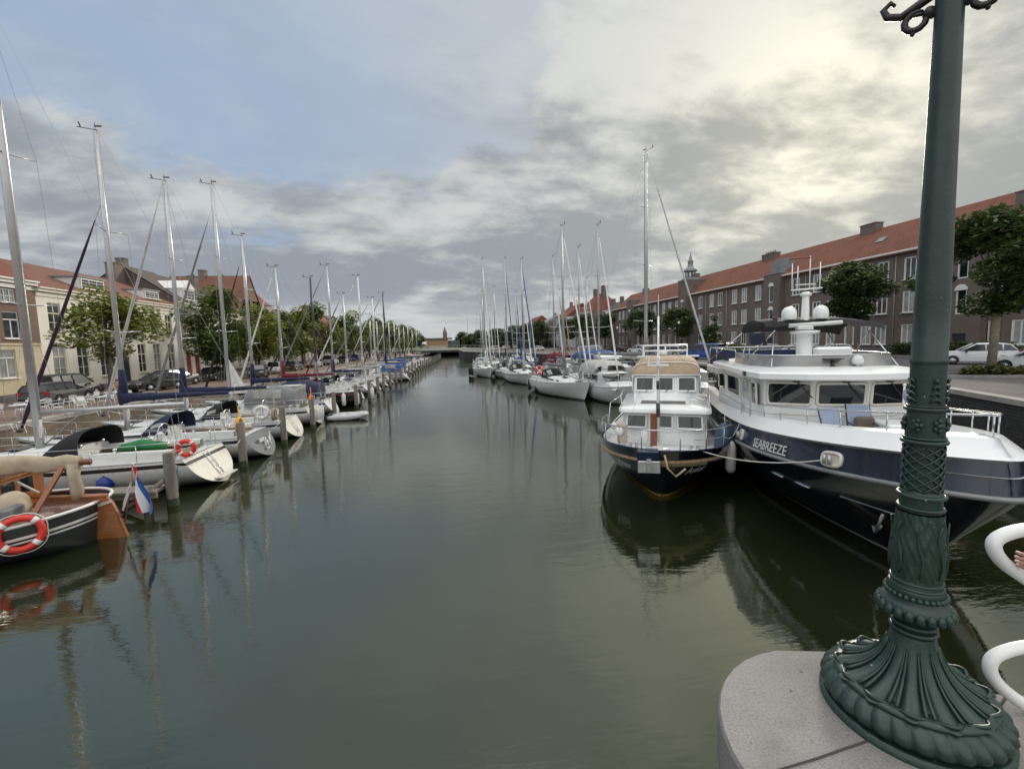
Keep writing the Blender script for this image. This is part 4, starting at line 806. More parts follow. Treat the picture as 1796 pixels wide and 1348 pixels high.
    ma = MB().tube([(mx, 0, zd - .3), (mx, 0, zd + (mast_z - zd) * .7), (mx, 0, mast_z)], [r0, r0, r0 * .62], 8, flat=1.35).build('mast', M[mastm], t)
    tp = MB().tube([(mx, 0, mast_z), (mx, 0, mast_z + .35)], .012, 4).tube([(mx - .1, 0, mast_z + .03), (mx + .7, 0, mast_z + .16)], .018, 4).tube([(mx + .55, 0, mast_z + .13), (mx + .62, 0, mast_z + .35)], .03, 4).box((mx - .12, 0, mast_z + .2), (.3, .01, .07)); tp.build('masthead_gear', M['alu_dark'], ma)
    w = MB(); zz = []
    for k in range(spreaders):
        z = zd + (mast_z - zd) * ((k + 1) / (spreaders + .95)); ln = B * (.36 - .07 * k); zz.append((z, ln))
        for sd in (-1, 1): MB().tube([(mx, sd * .05, z), (mx - .25, sd * ln, z + .08)], [.032, .018], 5).build('spreader', M[mastm], ma)
    for sd in (-1, 1):
        cp = Vector((mx - .25, sd * B * .46, fb)); last = cp
        for z, ln in zz: e = Vector((mx - .25, sd * ln, z + .08)); shroud(w, last, e); last = e
        shroud(w, last, (mx, 0, mast_z * (1 - frac) - .15)); shroud(w, Vector((mx - .25, sd * B * .42, fb)), (mx, sd * .05, zz[0][0] - .1))
        shroud(w, (H.x(.02, fb), sd * B * .3, fb + .05), (mx - (mx - .2) * .78, 0, mast_z * .25 + .4), .006)
    shroud(w, (mx - (mx - .2) * .78, 0, mast_z * .25 + .4), mt + Vector((-.1, 0, 0)), .007)
    bow = Vector((H.x(1, z1(1)) - .12, 0, z1(1) + .05)); ft = Vector((mx + .08, 0, mast_z * (1 - frac) - .1))
    shroud(w, bow, ft, .008); shroud(w, (mx + .06, 0, zd), (mx + .12, 0, mast_z - .05), .006); shroud(w, (mx - .11, 0.05, zd), (mx - .13, 0, mast_z - .05), .006)
    w.build('rigging_wire', M['wire'], ma)
    if genoa:
        d = ft - bow; MB().tube([bow + d * f for f in (.04, .12, .4, .8, .93)], [.05, .085, .075, .05, .02], 8).build('furled_genoa', M['cloth_' + genoa], t)
        MB().lathe([(.05, 0), (.11, .02), (.11, .14), (.05, .16)], 10, tuple(bow + d * .02)).build('furling_drum', M['alu_dark'], t)
    bz = boomz or zd + .95; be = max(.9, mx - 4.4 * L / 10.4)
    bo = MB().tube([(mx - .12, 0, bz), (be, 0, bz + .08)], .075, 8).build('boom', M[boom], t)
    MB().tube([(mx - .1, 0, zd + .1), (mx - 1.5, 0, bz - .04)], .025, 5).tube([(be + .5, 0, bz), (be + .35, 0, fb + .3)], .012, 4).build('vang', M['wire'], bo)
    if cover:
        c = MB(); rows = []; n = 10
        for i in range(15):
            f = i / 14; x = mx + .16 - (mx + .1 - be) * f; hh = .16 + .30 * (1 - f) ** 1.5 + .035 * math.sin(i * 2.1) + (.5 if i < 1 else 0); ww = .13 + .05 * (1 - f) + .012 * math.sin(i * 3.7)
            rows.append([(x, ww * math.cos(2 * PI * k / n), bz + .03 + .08 * f + hh * .5 * (.25 + math.sin(2 * PI * k / n))) for k in range(n)])
        c.grid(rows, True); c.add(rows[0], [list(range(n))]); c.add(rows[-1], [list(range(n))])
        cv = c.build('sail_cover', M['cloth_' + cover], t)
        MB().tube([(mx, 0, bz - .1), (mx, 0, bz + .75), (mx, 0, bz + 1.35)], [r0 + .05, r0 + .05, r0 + .02], 8, flat=1.3).build('mast_boot', M['cloth_' + cover], t)
    if ladder:
        l = MB()
        for sd in (-.14, .14): l.tube([(H.x(0, z) - .035, sd, z) for z in (.25, .6, fb - .02)], .015, 5)
        for z in (.35, .58, .8): l.tube([(H.x(0, z) - .035, -.14, z), (H.x(0, z) - .035, .14, z)], .015, 5)
        l.build('boarding_ladder', M['steel'], t)
    if radar: MB().lathe([(.1, 0), (.24, .04), (.26, .12), (.2, .2), (.05, .22)], 12, (mx + .3, 0, mast_z * .55)).build('radar_dome', M['gel_white'], ma)
    return t, H
# ================================================================ left row of yachts, sterns to the fairway, bows to the quay
def dockx(y): return -8.75 + .047 * max(0, y - 38)
LG = 'sailing yachts moored stern out along the left side'
def lyacht(label, y, mast_px_x, mast_z, **k):
    sx = k.pop('sx', dockx(y) + .25); L = k.get('L', 10.4)
    return sailboat(label, (sx, y, 0), PI, mast_x=sx - mast_px_x, mast_z=mast_z, group=LG, **k)
y1, H1 = lyacht('big white yacht with cream stern and bare silver boom, nearest on the left', 18.45, -14.9, 16.9, sx=-8.7, L=11.6, B=3.35, fb=1.18, hull='gel_white', transom='gel_cream', stripe='gel_black', hoodm='black', genoa=None, cover=None, hoodwin=False, rmast=.11, srake=.75, spreaders=2, boomz=2.95, tb=.84)
MB().tube([(1.9, .25, 1.5), (2.6, .35, 1.62), (3.3, .3, 1.5)], [.22, .3, .24], 8, flat=.7).build('cockpit_cloth', M['cloth_green'], y1)
st = MB().box((H1.x(0, .28) - .16, 0, .24), (.34, 1.15, .05)).build('bathing_step', M['gel_cream'], y1)
lyacht('white yacht with a dark grey stern and white folded ladder, second in the left row', 22.5, -14.6, 14.5, L=10.6, B=3.3, fb=1.1, transom='transom_grey', stripe='gel_navy', hoodm='navy', cover='navy', genoa='purple', ladder=False, wheel=True, srake=.7, spreaders=2, frac=.2, boomz=2.9)
lyacht('white yacht with pale stepped stern and navy sail cover, third in the left row', 26.8, -14.4, 13.9, L=10.2, B=3.3, fb=1.05, transom='gel_cream', stripe='gel_navy', hoodm='black', cover='navy', genoa='lightgrey', srake=.65, spreaders=2, boomz=2.75)
lyacht('white yacht with grey clear-windowed cockpit tent, fourth in the left row', 31.2, -14.1, 15.2, L=10.4, B=3.35, fb=1.1, transom='gel_cream', stripe='gel_black', hoodm='white', tent='grey', cover=None, boom='alu_white', genoa='grey', srake=.6, spreaders=2, frac=.08)
lyacht('yacht with large navy cockpit canopy and stowed cover, fifth in the left row', 35.6, -14.4, 13.1, L=9.6, B=3.2, fb=1.05, stripe='gel_blue', hoodm='navy', tent='navy', cover='navy', genoa='black', srake=.7, frac=.1, boomz=2.6)
lyacht('dark hulled yacht with burgundy stripe and burgundy sail cover in the left row', 40, -13.8, 11.6, L=10, B=3.2, fb=1.25, hull='gel_black', transom='gel_black', stripe='gel_burg', hoodm='burgundy', cover='burgundy', genoa='white', srake=.3, sx=-7.6, ladder=False)
lyacht('white yacht with dark grey sail cover just beyond the burgundy striped one', 44.6, -12.4, 11.4, L=9.4, B=3.1, stripe='gel_grey', hoodm='navy', cover='grey', genoa='black', mastm='alu_dark', frac=.12)
lyacht('white yacht with navy mast boot in the middle of the left row', 48.8, -11.9, 13.2, L=9.8, B=3.1, stripe='gel_navy', hoodm='black', cover='navy', genoa='grey')
lyacht('small white yacht with a dark red furled genoa in the left row', 53, -11.4, 10.8, L=8.6, B=2.8, fb=.95, stripe='gel_blue', hoodm='navy', cover='lightgrey', genoa='burgundy')
lyacht('white yacht with pale grey cover and a thin white mast in the left row', 57.4, -10.5, 13.4, L=9.2, B=3, stripe=None, hoodm='grey', cover='lightgrey', genoa='white', mastm='alu_white')
lyacht('white yacht with an outboard bracket and two dark forestays in the left row', 61.6, -9.6, 11.2, L=9, B=2.9, stripe='gel_navy', hoodm='lightgrey', cover='lightgrey', genoa='grey', mastm='alu_white')
lyacht('yacht with a black mast and bright blue cockpit cover in the left row', 66, -8.8, 12.3, sx=-5.6, L=9.2, B=3, stripe='gel_navy', hoodm='blue', tent='blue', cover='black', genoa='black', mastm='alu_dark')
far = [(71, 9.7, 'gel_grey', 'white', 'lightgrey', None, 'far left yacht with white cockpit hood and a short mast'), (76, 9.0, 'gel_navy', 'navy', 'navy', 'beige', 'far left yacht with beige cockpit tent'), (81.5, 10.2, None, 'blue', 'blue', 'blue', 'far left yacht under a pale blue tent'), (87, 9.4, 'gel_blue', 'grey', 'grey', None, 'far left yacht with grey sail cover and blue stripe'), (93, 9.8, 'gel_navy', 'black', 'black', None, 'far left yacht with black hood and black sail cover'), (99, 8.8, None, 'teal', 'teal', None, 'far left yacht with teal covers'), (106, 9.2, 'gel_burg', 'burgundy', 'burgundy', None, 'far left yacht with dark red covers'), (113, 9.6, 'gel_grey', 'white', 'white', None, 'far left yacht with white covers near the row end'), (121, 9, 'gel_navy', 'navy', 'navy', None, 'last but one yacht in the left row, navy covers'), (130, 9.4, None, 'grey', 'grey', None, 'last yacht at the far end of the left row')]
for i, (y, mz, st_, hd, cv, tn, lb) in enumerate(far):
    sx = dockx(y) + .2; sailboat(lb, (sx, y, 0), PI, L=8.6, B=2.9, mast_x=4.6, mast_z=mz, fb=.95, stripe=st_, hoodm=hd, cover=cv, tent=tn, genoa=('white', 'grey', 'navy')[i % 3], group=LG, wheel=False, ladder=False, detail=False, rmast=.075)
# mooring posts
MM('post_wood', (.20, .175, .15), .95, var=.35, vs=3, bump=.7, bs=14, stretch=(1, 1, .25)); MM('post_weed', (.035, .045, .022), .8, var=.3); MM('post_top', (.36, .34, .31), .9, var=.2)
PG = 'wooden mooring posts along the left row'
def post(label, x, y, h, r=.17, seed=0, group=PG, lean=0.):
    R = random.Random(seed); t = thing('mooring_post', label, 'mooring post', (x, y, 0), R.uniform(0, 6), group)
    MB().lathe([(r * 1.04, .24), (r, h * .5), (r * .97, h - .05), (r * .86, h)], 12, mod=lambda q, z, a: q * (1 + .05 * math.sin(5 * a + z * 2) + .03 * math.sin(11 * a))).build('shaft', M['post_wood'], t)
    MB().lathe([(r * 1.07, -.8), (r * 1.07, .22), (r * 1.03, .27)], 12).build('waterline_weed', M['post_weed'], t); return t
post('thick weathered mooring post beside the plank walkway, nearest the camera', -9.14, 15.78, 1.75, .165, 1)
post('weathered mooring post between the nearest yacht and the grey sterned yacht', -8.95, 20.5, 1.9, .16, 2)
post('weathered mooring post between the grey sterned yacht and the third yacht', -8.75, 24.8, 1.95, .15, 3)
post('weathered mooring post between the third yacht and the tented yacht', -8.55, 29.2, 1.85, .15, 4)
post('mooring post beside the grey inflatable dinghy', -8.3, 33.6, 1.8, .145, 5)
post('mooring post against the dark hull with the burgundy stripe', -7.6, 37.9, 1.9, .145, 6)
post('mooring post just beyond the burgundy striped hull', -7.3, 42.2, 1.9, .145, 7)
post('mooring post before the white hull beyond the burgundy one', -7.2, 46.6, 1.9, .145, 8)
pp = post('slim mooring post in the far part of the left row', dockx(51) + .9, 51, 2.0, .15, 9)
yy = 55.2; i = 0
while yy < 150: dup(pp, (dockx(yy) + .9, yy, 0), i * 1.7, None, PG, (1, 1, 1 + .12 * math.sin(i * 2.7))); yy += 4.2 if yy < 110 else 5; i += 1
# plank walkway beside the near post
wk = thing('plank_walkway', 'grey plank walkway on short posts between the wooden boat and the nearest yacht', 'walkway', (-9.4, 15.6, 0))
MB().box((-3.2, 0, .62), (6.6, .75, .08)).box((-3.2, -.3, .5), (6.6, .08, .16)).build('planks', M['post_wood'], wk); MB().tube([(-.25, -.2, -.6), (-.25, -.2, .75)], .13, 8).tube([(-3.2, 0, -.6), (-3.2, 0, .6)], .11, 8).tube([(-.9, -.35, .05), (.1, .1, .85)], .08, 6).build('strut', M['post_wood'], wk)
# inflatable dinghy
dg = thing('inflatable_dinghy', 'grey white inflatable dinghy lying off the tented yacht stern', 'dinghy', (-8.3, 32.3, 0), -.05)
MB().tube([(0, -.55, .2), (.5, -.58, .2), (1.5, -.56, .22), (2.1, -.38, .28), (2.45, 0, .34), (2.1, .38, .28), (1.5, .56, .22), (.5, .58, .2), (0, .55, .2)], [.12, .21, .21, .2, .18, .2, .21, .21, .12], 10).build('tube', mat('hypalon', (.50, .50, .50), .6), dg)
MB().box((1.05, 0, .1), (1.9, .8, .06)).box((.9, 0, .34), (.22, .95, .04)).build('floor', M['deck_grey'], dg); MB().box((0, 0, .25), (.12, .8, .42), 0, .04).tube([(-.05, -.55, .2), (-.12, -.55, .2)], .2, 8).tube([(-.05, .55, .2), (-.12, .55, .2)], .2, 8).build('transom', M['cloth_navy'], dg)
# lifebuoys, danbuoys, fenders, small gear
lifebuoy('orange red lifebuoy on the stern rail of the nearest white yacht', (-9.45, 17.35, 1.55), (PI / 2, 0, .15), .25, .08)
def horseshoe(label, loc, m='yellow'):
    return tag(MB().tube([(0, .26 * math.cos(a), .3 + .3 * math.sin(a)) for a in [-.9 + (PI + 1.8) * i / 12 for i in range(13)]], .075, 7).tube([(0, .05, 0), (0, .05, 1.15)], .03, 5).build('horseshoe_buoy', M[m], None, loc), label, 'rescue buoy')
horseshoe('yellow rescue buoy standing on the second yacht stern rail', (-9.3, 21.2, 1.4)); horseshoe('orange rescue buoy on the tented yacht stern', (-8.8, 30.0, 1.35), 'cloth_orange')
lifebuoy('white round lifebuoy with a red centre on the third yacht rail', (-10.0, 25.4, 1.65), (PI / 2, 0, .1), .3, .09, 'buoy_white'); horseshoe('ochre horseshoe buoy beside the white lifebuoy on the third yacht', (-9.4, 25.5, 1.2), 'cloth_tan')
for x, lb in ((-14.4, 'pointed blue ball fender nearer the bow of the first yacht'), (-11.85, 'round blue ball fender hanging mid side on the first yacht')): fender(lb, (x, 16.95 - (.0 if x < -13 else .05), .55), 'ball', 'fender_blue', 'blue ball fenders on the nearest yacht', .62)
fender('dark blue fender squeezed between the near post and the first yacht', (-9.45, 16.45, .75), 'long', 'fender_navy', None, .6, 1.2)
for i, (x, y, z, lb) in enumerate(((-8.55, 38.3, .75, 'white fender hanging at the stern of the burgundy striped boat'), (-7.55, 38.6, .75, 'second white fender on the burgundy striped boat beside its post'), (-6.9, 42.0, .8, 'white fender at the corner of the burgundy striped hull'))): fender(lb, (x, y - .55, z), 'long', 'fender_white', 'white fenders on the burgundy striped boat', .6, 1.25)
for i, dx in enumerate((-.5, -.2, .1)): fender(('leftmost', 'middle', 'rightmost')[i] + ' of three white fenders on the tented yacht stern', (-8.55, 31.2 + dx * 2, .75), 'long', 'fender_white', 'white fenders on the tented yacht', .6)
# white folded ladder and step fittings on the dark grey stern
y2 = [o for o in COL.objects if o.get('label', '').startswith('white yacht with a dark grey stern')][0]
f = MB().box((.34, .25, .78), (.05, .5, .16)).box((.30, -.05, .62), (.05, .12, .42)).tube([(.22, -.3, .82), (.16, -.3, .45), (.14, -.02, .38), (.2, 0, .7)], .035, 5).box((.12, .1, .36), (.05, .34, .1)).box((.36, -.75, .84), (.04, .08, .32)); f.build('folded_ladder', M['gel_white'], y2)
sx_ = MB().grid([[H1.p(0, z, s) for s in (-1, 1)] for z in (.98, 1.08)], sm=False); sx_.v = [(p[0] - .012, p[1] * 1.005, p[2]) for p in sx_.v]; sx_.build('stern_stripe', M['gel_black'], y1)
# ================================================================ traditional round sterned boat, bottom left
class RoundHull(Hull):
    def hb(s, t):
        if t < s.tm: return s.B / 2 * max(0., 1 - ((s.tm - t) / s.tm) ** 3) ** .5
        return Hull.hb(s, t)
MM('tar_black', (.030, .033, .036), .38, var=.25, coat=.3); MM('paint_white', (.74, .73, .69), .4)
tb_ = thing('traditional_sailboat', 'round sterned dark traditional boat with varnished rudder and beige boom cover', 'sailing boat', (-9.62, 13.3, 0), PI + .03)
H = RoundHull(11, 4.1, .80, 1.6, 1.04, tm=.36, pe=2.6, q=1.6, rake=.5, srake=-.12, zks=-.3, zk=-.5, nm=3.0, nb=2.0, g=1.2, kb=-.3, st=0)
def bandz(a, b, m, nm_, off=0., rows=6, f0=None):
    mb = MB(); ts = [(i / 40) ** 1.6 for i in range(41)]
    for sd in (1, -1): mb.grid([[H.p(t, (f0(t) if f0 else H.zs(t) - a) + ((H.zs(t) - b) - (f0(t) if f0 else H.zs(t) - a)) * j / rows, sd, off) for j in range(rows + 1)] for t in ts])
    return mb.build(nm_, M[m], tb_)
bandz(0, 0, 'tar_black', 'hull', 0, 9, lambda t: H.zkk(t)); bandz(.34, .27, 'paint_white', 'upper_stripe', .012, 1); bandz(.44, .39, 'paint_white', 'lower_stripe', .012, 1)
mb = MB(); ts = [(i / 40) ** 1.6 for i in range(41)]
for sd in (1, -1): mb.tube([H.p(t, H.zs(t) + .01, sd, 0) for t in ts], .045, 6)
mb.build('cap_rail', M['paint_white'], tb_)
dk = MB().grid([[(H.x(t, H.zs(t)), H.y(t, H.zs(t)) * .97 * k / 3, H.zs(t) - .22) for k in range(-3, 4)] for t in ts]); dk.build('deck', M['varnish_dark'], tb_)
MB().prism([(.10, -.35), (-.70, -.30), (-.72, -.04), (-.62, .30), (-.52, .70), (-.42, .98), (-.33, 1.12), (-.20, 1.18), (-.05, 1.12), (.12, 1.0)], .13, (0, -.065, 0), (1, 0, 0), (0, 0, 1), (0, 1, 0)).build('rudder', M['varnish'], tb_, bev=.02)
ck = MB()
for i in range(7): x = .02 - i * .065; z = .88 + i * .018; ck.prism([(0, 0), (.055, 0), (.0, .075)], .004, (x - .06, .07, z), (1, 0, 0), (0, 0, 1), (0, 1, 0)); ck.prism([(.055, .075), (.055, .02), (.02, .075)], .004, (x - .06, .07, z - .0), (1, 0, 0), (0, 0, 1), (0, 1, 0))
ck.build('rudder_checks', M['paint_white'], tb_)
MB().tube([(-.3, 0, 1.17), (.6, 0, 1.22), (1.6, .05, 1.3)], [.07, .05, .035], 7).build('tiller', M['varnish'], tb_)
g = MB(); g.tube([(.95, .62, 1.0), (.62, .06, 2.05)], .075, 4).tube([(.62, -.62, 1.0), (.62, .0, 2.05)], .075, 4); g.build('boom_gallows', M['varnish'], tb_)
c = MB(); rows = []; n = 12
for i in range(22):
    f = i / 21; x = .22 + 6.6 * f; sag = .03 * math.sin(i * 1.9); r = .115 + .09 * min(1, f * 3) + .02 * math.sin(i * 2.6)
    rows.append([(x, r * .8 * math.cos(2 * PI * k / n) * (1 + .08 * math.sin(k * 3 + i)), 2.17 + .03 * f * 6 + sag + r * 1.15 * math.sin(2 * PI * k / n) - (.1 if math.sin(2 * PI * k / n) < -.5 else 0)) for k in range(n)])
c.grid(rows, True); c.add(rows[0], [list(range(n))]); c.add(rows[-1], [list(range(n))])
c.tube([(.36, .02, 2.1), (.40, .04, 1.75), (.36, .02, 1.4), (.40, .0, 1.12)], [.16, .13, .15, .12], 9).build('boom_cover', M['cloth_beige'], tb_)
MB().tube([(.0, 0, 2.13), (7, 0, 2.3)], .085, 8).build('boom', M['varnish_dark'], tb_)
cb = MB().box((2.5, 0, 1.35), (1.1, 2.3, .9), 0, .05).box((2.5, 0, 1.83), (1.25, 2.5, .07)).box((4.4, 0, 1.3), (2.8, 2.5, .75), 0, .08).build('cabin', M['varnish'], tb_); cw = MB()
for y in (-.55, 0, .55): cw.box((1.945, y, 1.5), (.02, .36, .4))
for x in (3.6, 4.4, 5.2): cw.box((x, 1.252, 1.4), (.45, .02, .25))
cw.build('cabin_window', M['pane_dark'], cb)
MB().ball((1.5, .5, 1.18), (.34, .40, .42), 12, 8).box((1.45, .55, .95), (.5, .6, .4), .2, .1).build('canvas_bundle', M['cloth_beige'], tb_); MB().box((1.22, .85, 1.2), (.2, .62, .26), .15, .06).tube([(1.2, .65, 1.1), (1.2, .65, .8)], .03, 5).build('outboard_motor', M['cloth_grey'], tb_)
MB().tube([(5.6, 0, .8), (5.6, 0, 9), (5.6, 0, 14.5)], [.13, .12, .06], 8).build('mast', M['varnish'], tb_)
MB().tube([(1.5, -.3, 1.3), (2.6, -.3, 2.1), (4.5, 0, 2.2)], .03, 5).build('mainsheet', M['rope_white'], tb_)
# lifebuoy over the hull side, flag on its staff
lifebuoy('orange red lifebuoy with white bands on the dark round stern', (-10.22, 11.84, .80), (PI / 2 - .12, 0, rad(36)), .37, .082)
fl = thing('ensign', 'red white and blue flag on a slanted staff behind the varnished rudder', 'flag', (-9.05, 13.45, .35))
MB().tube([(0, 0, 0), (.42, -.1, 1.62)], .018, 6).build('staff', M['varnish'], fl); MB().ball((.42, -.1, 1.64), .03, 8, 5).build('knob', M['gel_white'], fl)
def flagband(f0, f1, m, nm_):
    rows = []
    for i in range(15):
        u = i / 14
        rows.append([(.40 - .12 * u * .3 + .30 * v * (.4 + u) ** .8 + .055 * math.sin(u * 5 + v * 5), -.1 + .10 * math.sin(v * 8 + u * 2) * (.3 + u), 1.58 - 1.22 * u - .30 * v * (1 - u * .4)) for v in [f0 + (f1 - f0) * k / 4 for k in range(5)]])
    MB().grid(rows).build(nm_, M[m], fl)
flagband(0, .44, 'red_cloth', 'red_stripe'); flagband(.44, .70, 'white_cloth', 'white_stripe'); flagband(.70, 1, 'blue_cloth', 'blue_stripe')
MB().grid([[(.30 - .25 * u + .02 * math.sin(v * 6), -.09 + .03 * math.sin(v * 7), 1.15 - .62 * u - .2 * v) for v in (0, .25, .5, .75, 1)] for u in (0, .33, .66, 1)]).build('folded_corner', M['white_cloth'], fl)
# ================================================================ right hand sailing yachts and cruisers
RG = 'sailing yachts moored bow towards the camera on the right'
def ryacht(label, bow, d, L, mast_z, mfrac=.58, **k):
    l = math.hypot(*d); d = (d[0] / l, d[1] / l); st_ = (bow[0] - d[0] * (L - 1), bow[1] - d[1] * (L - 1), 0)
    return sailboat(label, st_, math.atan2(d[1], d[0]), L=L, mast_x=L * mfrac, mast_z=mast_z, group=RG, ladder=False, **k)
ryacht('white yacht with dark hood arch and two black fenders, in front on the right', (11.0, 35.9), (.2, -.98), 11.2, 14.9, B=3.5, fb=1.3, stripe=None, hoodm='black', cover='grey', genoa='white', wheel=True, boot='boot_black', rmast=.09)
ryacht('white yacht with dark waterline beside the black fendered one, bow furthest right', (13.1, 34.5), (.03, -1), 10.6, 14.6, B=3.3, fb=1.25, stripe=None, hoodm='grey', cover='lightgrey', genoa='white', rmast=.085)
ryacht('white yacht with blue waterline and a blue furled genoa, third on the right', (9.5, 50.2), (.17, -.985), 10.6, 14.6, B=3.3, fb=1.2, stripe='gel_grey', boot='gel_blue', hoodm='black', cover='lightgrey', genoa='blue')
ryacht('white yacht with dark red folded cover near the burgundy lifebuoy', (12.9, 50.5), (.05, -1), 9.8, 14.9, B=3.2, stripe='gel_navy', hoodm='grey', cover='burgundy', genoa='white')
ryacht('white yacht behind the front pair, pale furled sail and grey cover', (13.7, 43), (0.02, -1), 9.4, 14.4, B=3.1, stripe='gel_navy', hoodm='grey', cover='grey', genoa='white')
ryacht('white yacht with navy waterline second from the fairway on the right', (8.5, 59.2), (.12, -.99), 10.2, 16.3, B=3.2, stripe='gel_navy', boot='gel_navy', hoodm='black', cover='grey', genoa='grey', rmast=.08)
ryacht('white yacht with arched screen nearest the fairway on the right, farthest bow', (5.75, 63.5), (.1, -.99), 10.4, 17.0, B=3.3, fb=1.2, stripe=None, hoodm='lightgrey', cover='white', genoa='white', rmast=.08)
ryacht('yacht with teal cover behind the arched screen yacht', (6.4, 75.5), (.1, -1), 9.8, 13.8, B=3.1, stripe='gel_blue', hoodm='teal', cover='teal', genoa='white', detail=False)
ryacht('yacht with blue tent in the middle of the right group', (12, 66), (.1, -1), 9.6, 12.6, B=3.1, stripe='gel_navy', hoodm='blue', tent='blue', cover='blue', genoa='white', detail=False)
ryacht('yacht with white cover farther back in the right group', (12.6, 78), (.1, -1), 9.4, 13.8, B=3, stripe='gel_grey', hoodm='white', cover='white', genoa='blue', detail=False)
ryacht('yacht with grey hood at the back of the right group', (9.1, 82), (.1, -1), 9.4, 15.2, B=3, stripe=None, hoodm='grey', cover='grey', genoa='white', detail=False)
ryacht('yacht with black covers last in the right group', (12.5, 94), (.1, -1), 9.0, 12, B=3, stripe='gel_navy', hoodm='black', cover='black', genoa='grey', detail=False)
ryacht('white yacht with orange furled genoa close to the right quay', (17, 62), (.1, -1), 9.6, 12.4, B=3.1, stripe='gel_burg', hoodm='grey', cover='grey', genoa='tan', detail=False)
ryacht('big yacht with the tallest mast, hull hidden behind the tan topped cruiser', (19.2, 31.9), (.55, -.83), 13, 20.0, mfrac=.54, B=4, fb=1.4, stripe='gel_navy', hoodm='grey', cover='grey', genoa='lightgrey', rmast=.13, spreaders=3, boomz=3.6)
for x, y, hd_, cv, gn, mz, lb in ((17.5, 52, 'navy', 'navy', 'white', 12.5, 'yacht with navy hood close under the right quay, behind the flybridge cruiser'), (18.2, 69, 'black', 'grey', 'grey', 13, 'yacht with black hood and grey cover close under the right quay'), (16.5, 86, 'white', 'white', 'white', 12, 'yacht with white hood in the rear of the right group'), (16, 100, 'blue', 'blue', 'navy', 11.5, 'yacht with blue hood in the rear of the right group'), (9.5, 97, 'grey', 'navy', 'white', 13, 'yacht with grey hood and navy cover in the rear of the right group'), (6.8, 88, 'lightgrey', 'beige', 'white', 12.6, 'yacht with beige cover on the fairway side at the rear')):
    ryacht(lb, (x, y), (.08, -1), 9.4, mz, B=3.0, stripe='gel_navy', hoodm=hd_, cover=cv, genoa=gn, detail=False)
for x, y, lb in ((7.85, 44.0, 'left of two black fenders on the front right yacht'), (8.2, 42.2, 'right of two black fenders on the front right yacht')): fender(lb, (x, y, .75), 'long', 'fender_black', 'black fenders on the front right yacht', .5, 1.3)
for x, y, lb in ((3.15, 70.5, 'left of two black fenders on the yacht nearest the fairway'), (3.45, 69, 'right of two black fenders on the yacht nearest the fairway')): fender(lb, (x, y, .7), 'long', 'fender_black', 'black fenders on the yacht nearest the fairway', .5, 1.5)
lifebuoy('red horseshoe lifebuoy on the stern rail of the blue genoa yacht', (9.6, 47.6, 1.9), (PI / 2, 0, .2), .38, .13)
def cruiser(label, st_, heading, L, B, fb=1.1, hull='gel_white', fly=True, canopy=None, hard=True):
    t = thing('motor_cruiser', label, 'motor cruiser', st_, heading, 'motor cruisers among the right yachts'); H = Hull(L, B, fb, fb + .45, fb, tb=.9, pe=2.4, q=1.1, rake=1.1, srake=.05, zks=-.4, zk=-.5, nm=3, nb=1.4)
    H.band(lambda q: H.zkk(q), H.zs, 8).build('hull', M[hull], t); H.transom(8, .004).build('transom', M[hull], t); H.band(lambda q: .02, lambda q: .13, 1, .005).build('boot_stripe', M['gel_navy'], t); H.deck().build('deck', M['deck_white'], t); H.sheer(.03).build('rub_rail', M['gel_grey'], t)
    c = MB(); rows = []
    for f, h in ((.10, 1.15), (.5, 1.2), (.56, 1.15), (.66, .45), (.84, .12)): w = B * .5 * (.86 - .5 * max(0, f - .45)); rows.append([(f * L, s_ * w * k, fb + h * z) for s_, k, z in ((-1, 1, 0), (-1, .92, .92), (-1, .6, 1.04), (1, .6, 1.04), (1, .92, .92), (1, 1, 0))])
    c.grid(rows, sm=False); c.add(rows[0], [list(range(6))]); c.build('cabin', M['gel_white'], t)
    g = MB()
    for a, b in (((.15, 1.16), (.50, 1.2)),):
        for sd in (-1, 1): w = B * .5 * .86; g.add([(a[0] * L, sd * (w * .965 + .012), fb + .45), (b[0] * L, sd * (w * .965 + .0), fb + .45), (b[0] * L, sd * (w * .93 + .012), fb + .95), (a[0] * L, sd * (w * .93 + .012), fb + .95)], [[0, 1, 2, 3]])
    w = B * .5 * .76; g.add([(.575 * L, -w, fb + 1.1), (.575 * L, w, fb + 1.1), (.655 * L, w * .95, fb + .56), (.655 * L, -w * .95, fb + .56)], [[0, 1, 2, 3]]); g.build('cabin_window', M['hatch_glass'], t)
    r = MB()
    for sd in (-1, 1): rail(r, [H.p(q, H.zs(q), sd, -.05) for q in (.5, .62, .74, .85, .94)], .6, .014, mid=False)
    r.build('guardrail', M['steel'], t)
    if fly:
        f = MB(); rows = [[(x * L, s_ * B * .38, fb + 1.22 + h) for s_, h in ((-1, 0), (-1.04, hh), (1.04, hh), (1, 0))] for x, hh in ((.12, .45), (.40, .5), (.50, .55), (.55, .05))]; f.grid(rows, sm=False); f.build('flybridge', M['gel_white'], t)
        MB().tube([(.18 * L, -B * .4, fb + 1.2), (.14 * L, -B * .38, fb + 2.5), (.14 * L, B * .38, fb + 2.5), (.18 * L, B * .4, fb + 1.2)], .06, 6).build('radar_arch', M['gel_white'], t)
    if canopy: MB().grid([[(x * L, B * .42 * math.copysign(abs(math.cos(PI * k / 8)) ** .5, math.cos(PI * k / 8)), fb + 1.1 + .95 * math.sin(PI * k / 8) ** .6 * h) for k in range(9)] for x, h in ((.04, .75), (.12, 1), (.40, 1), (.46, .6))]).build('canopy', M['cloth_' + canopy], t)
    return t
hd = math.atan2(-.98, .2)
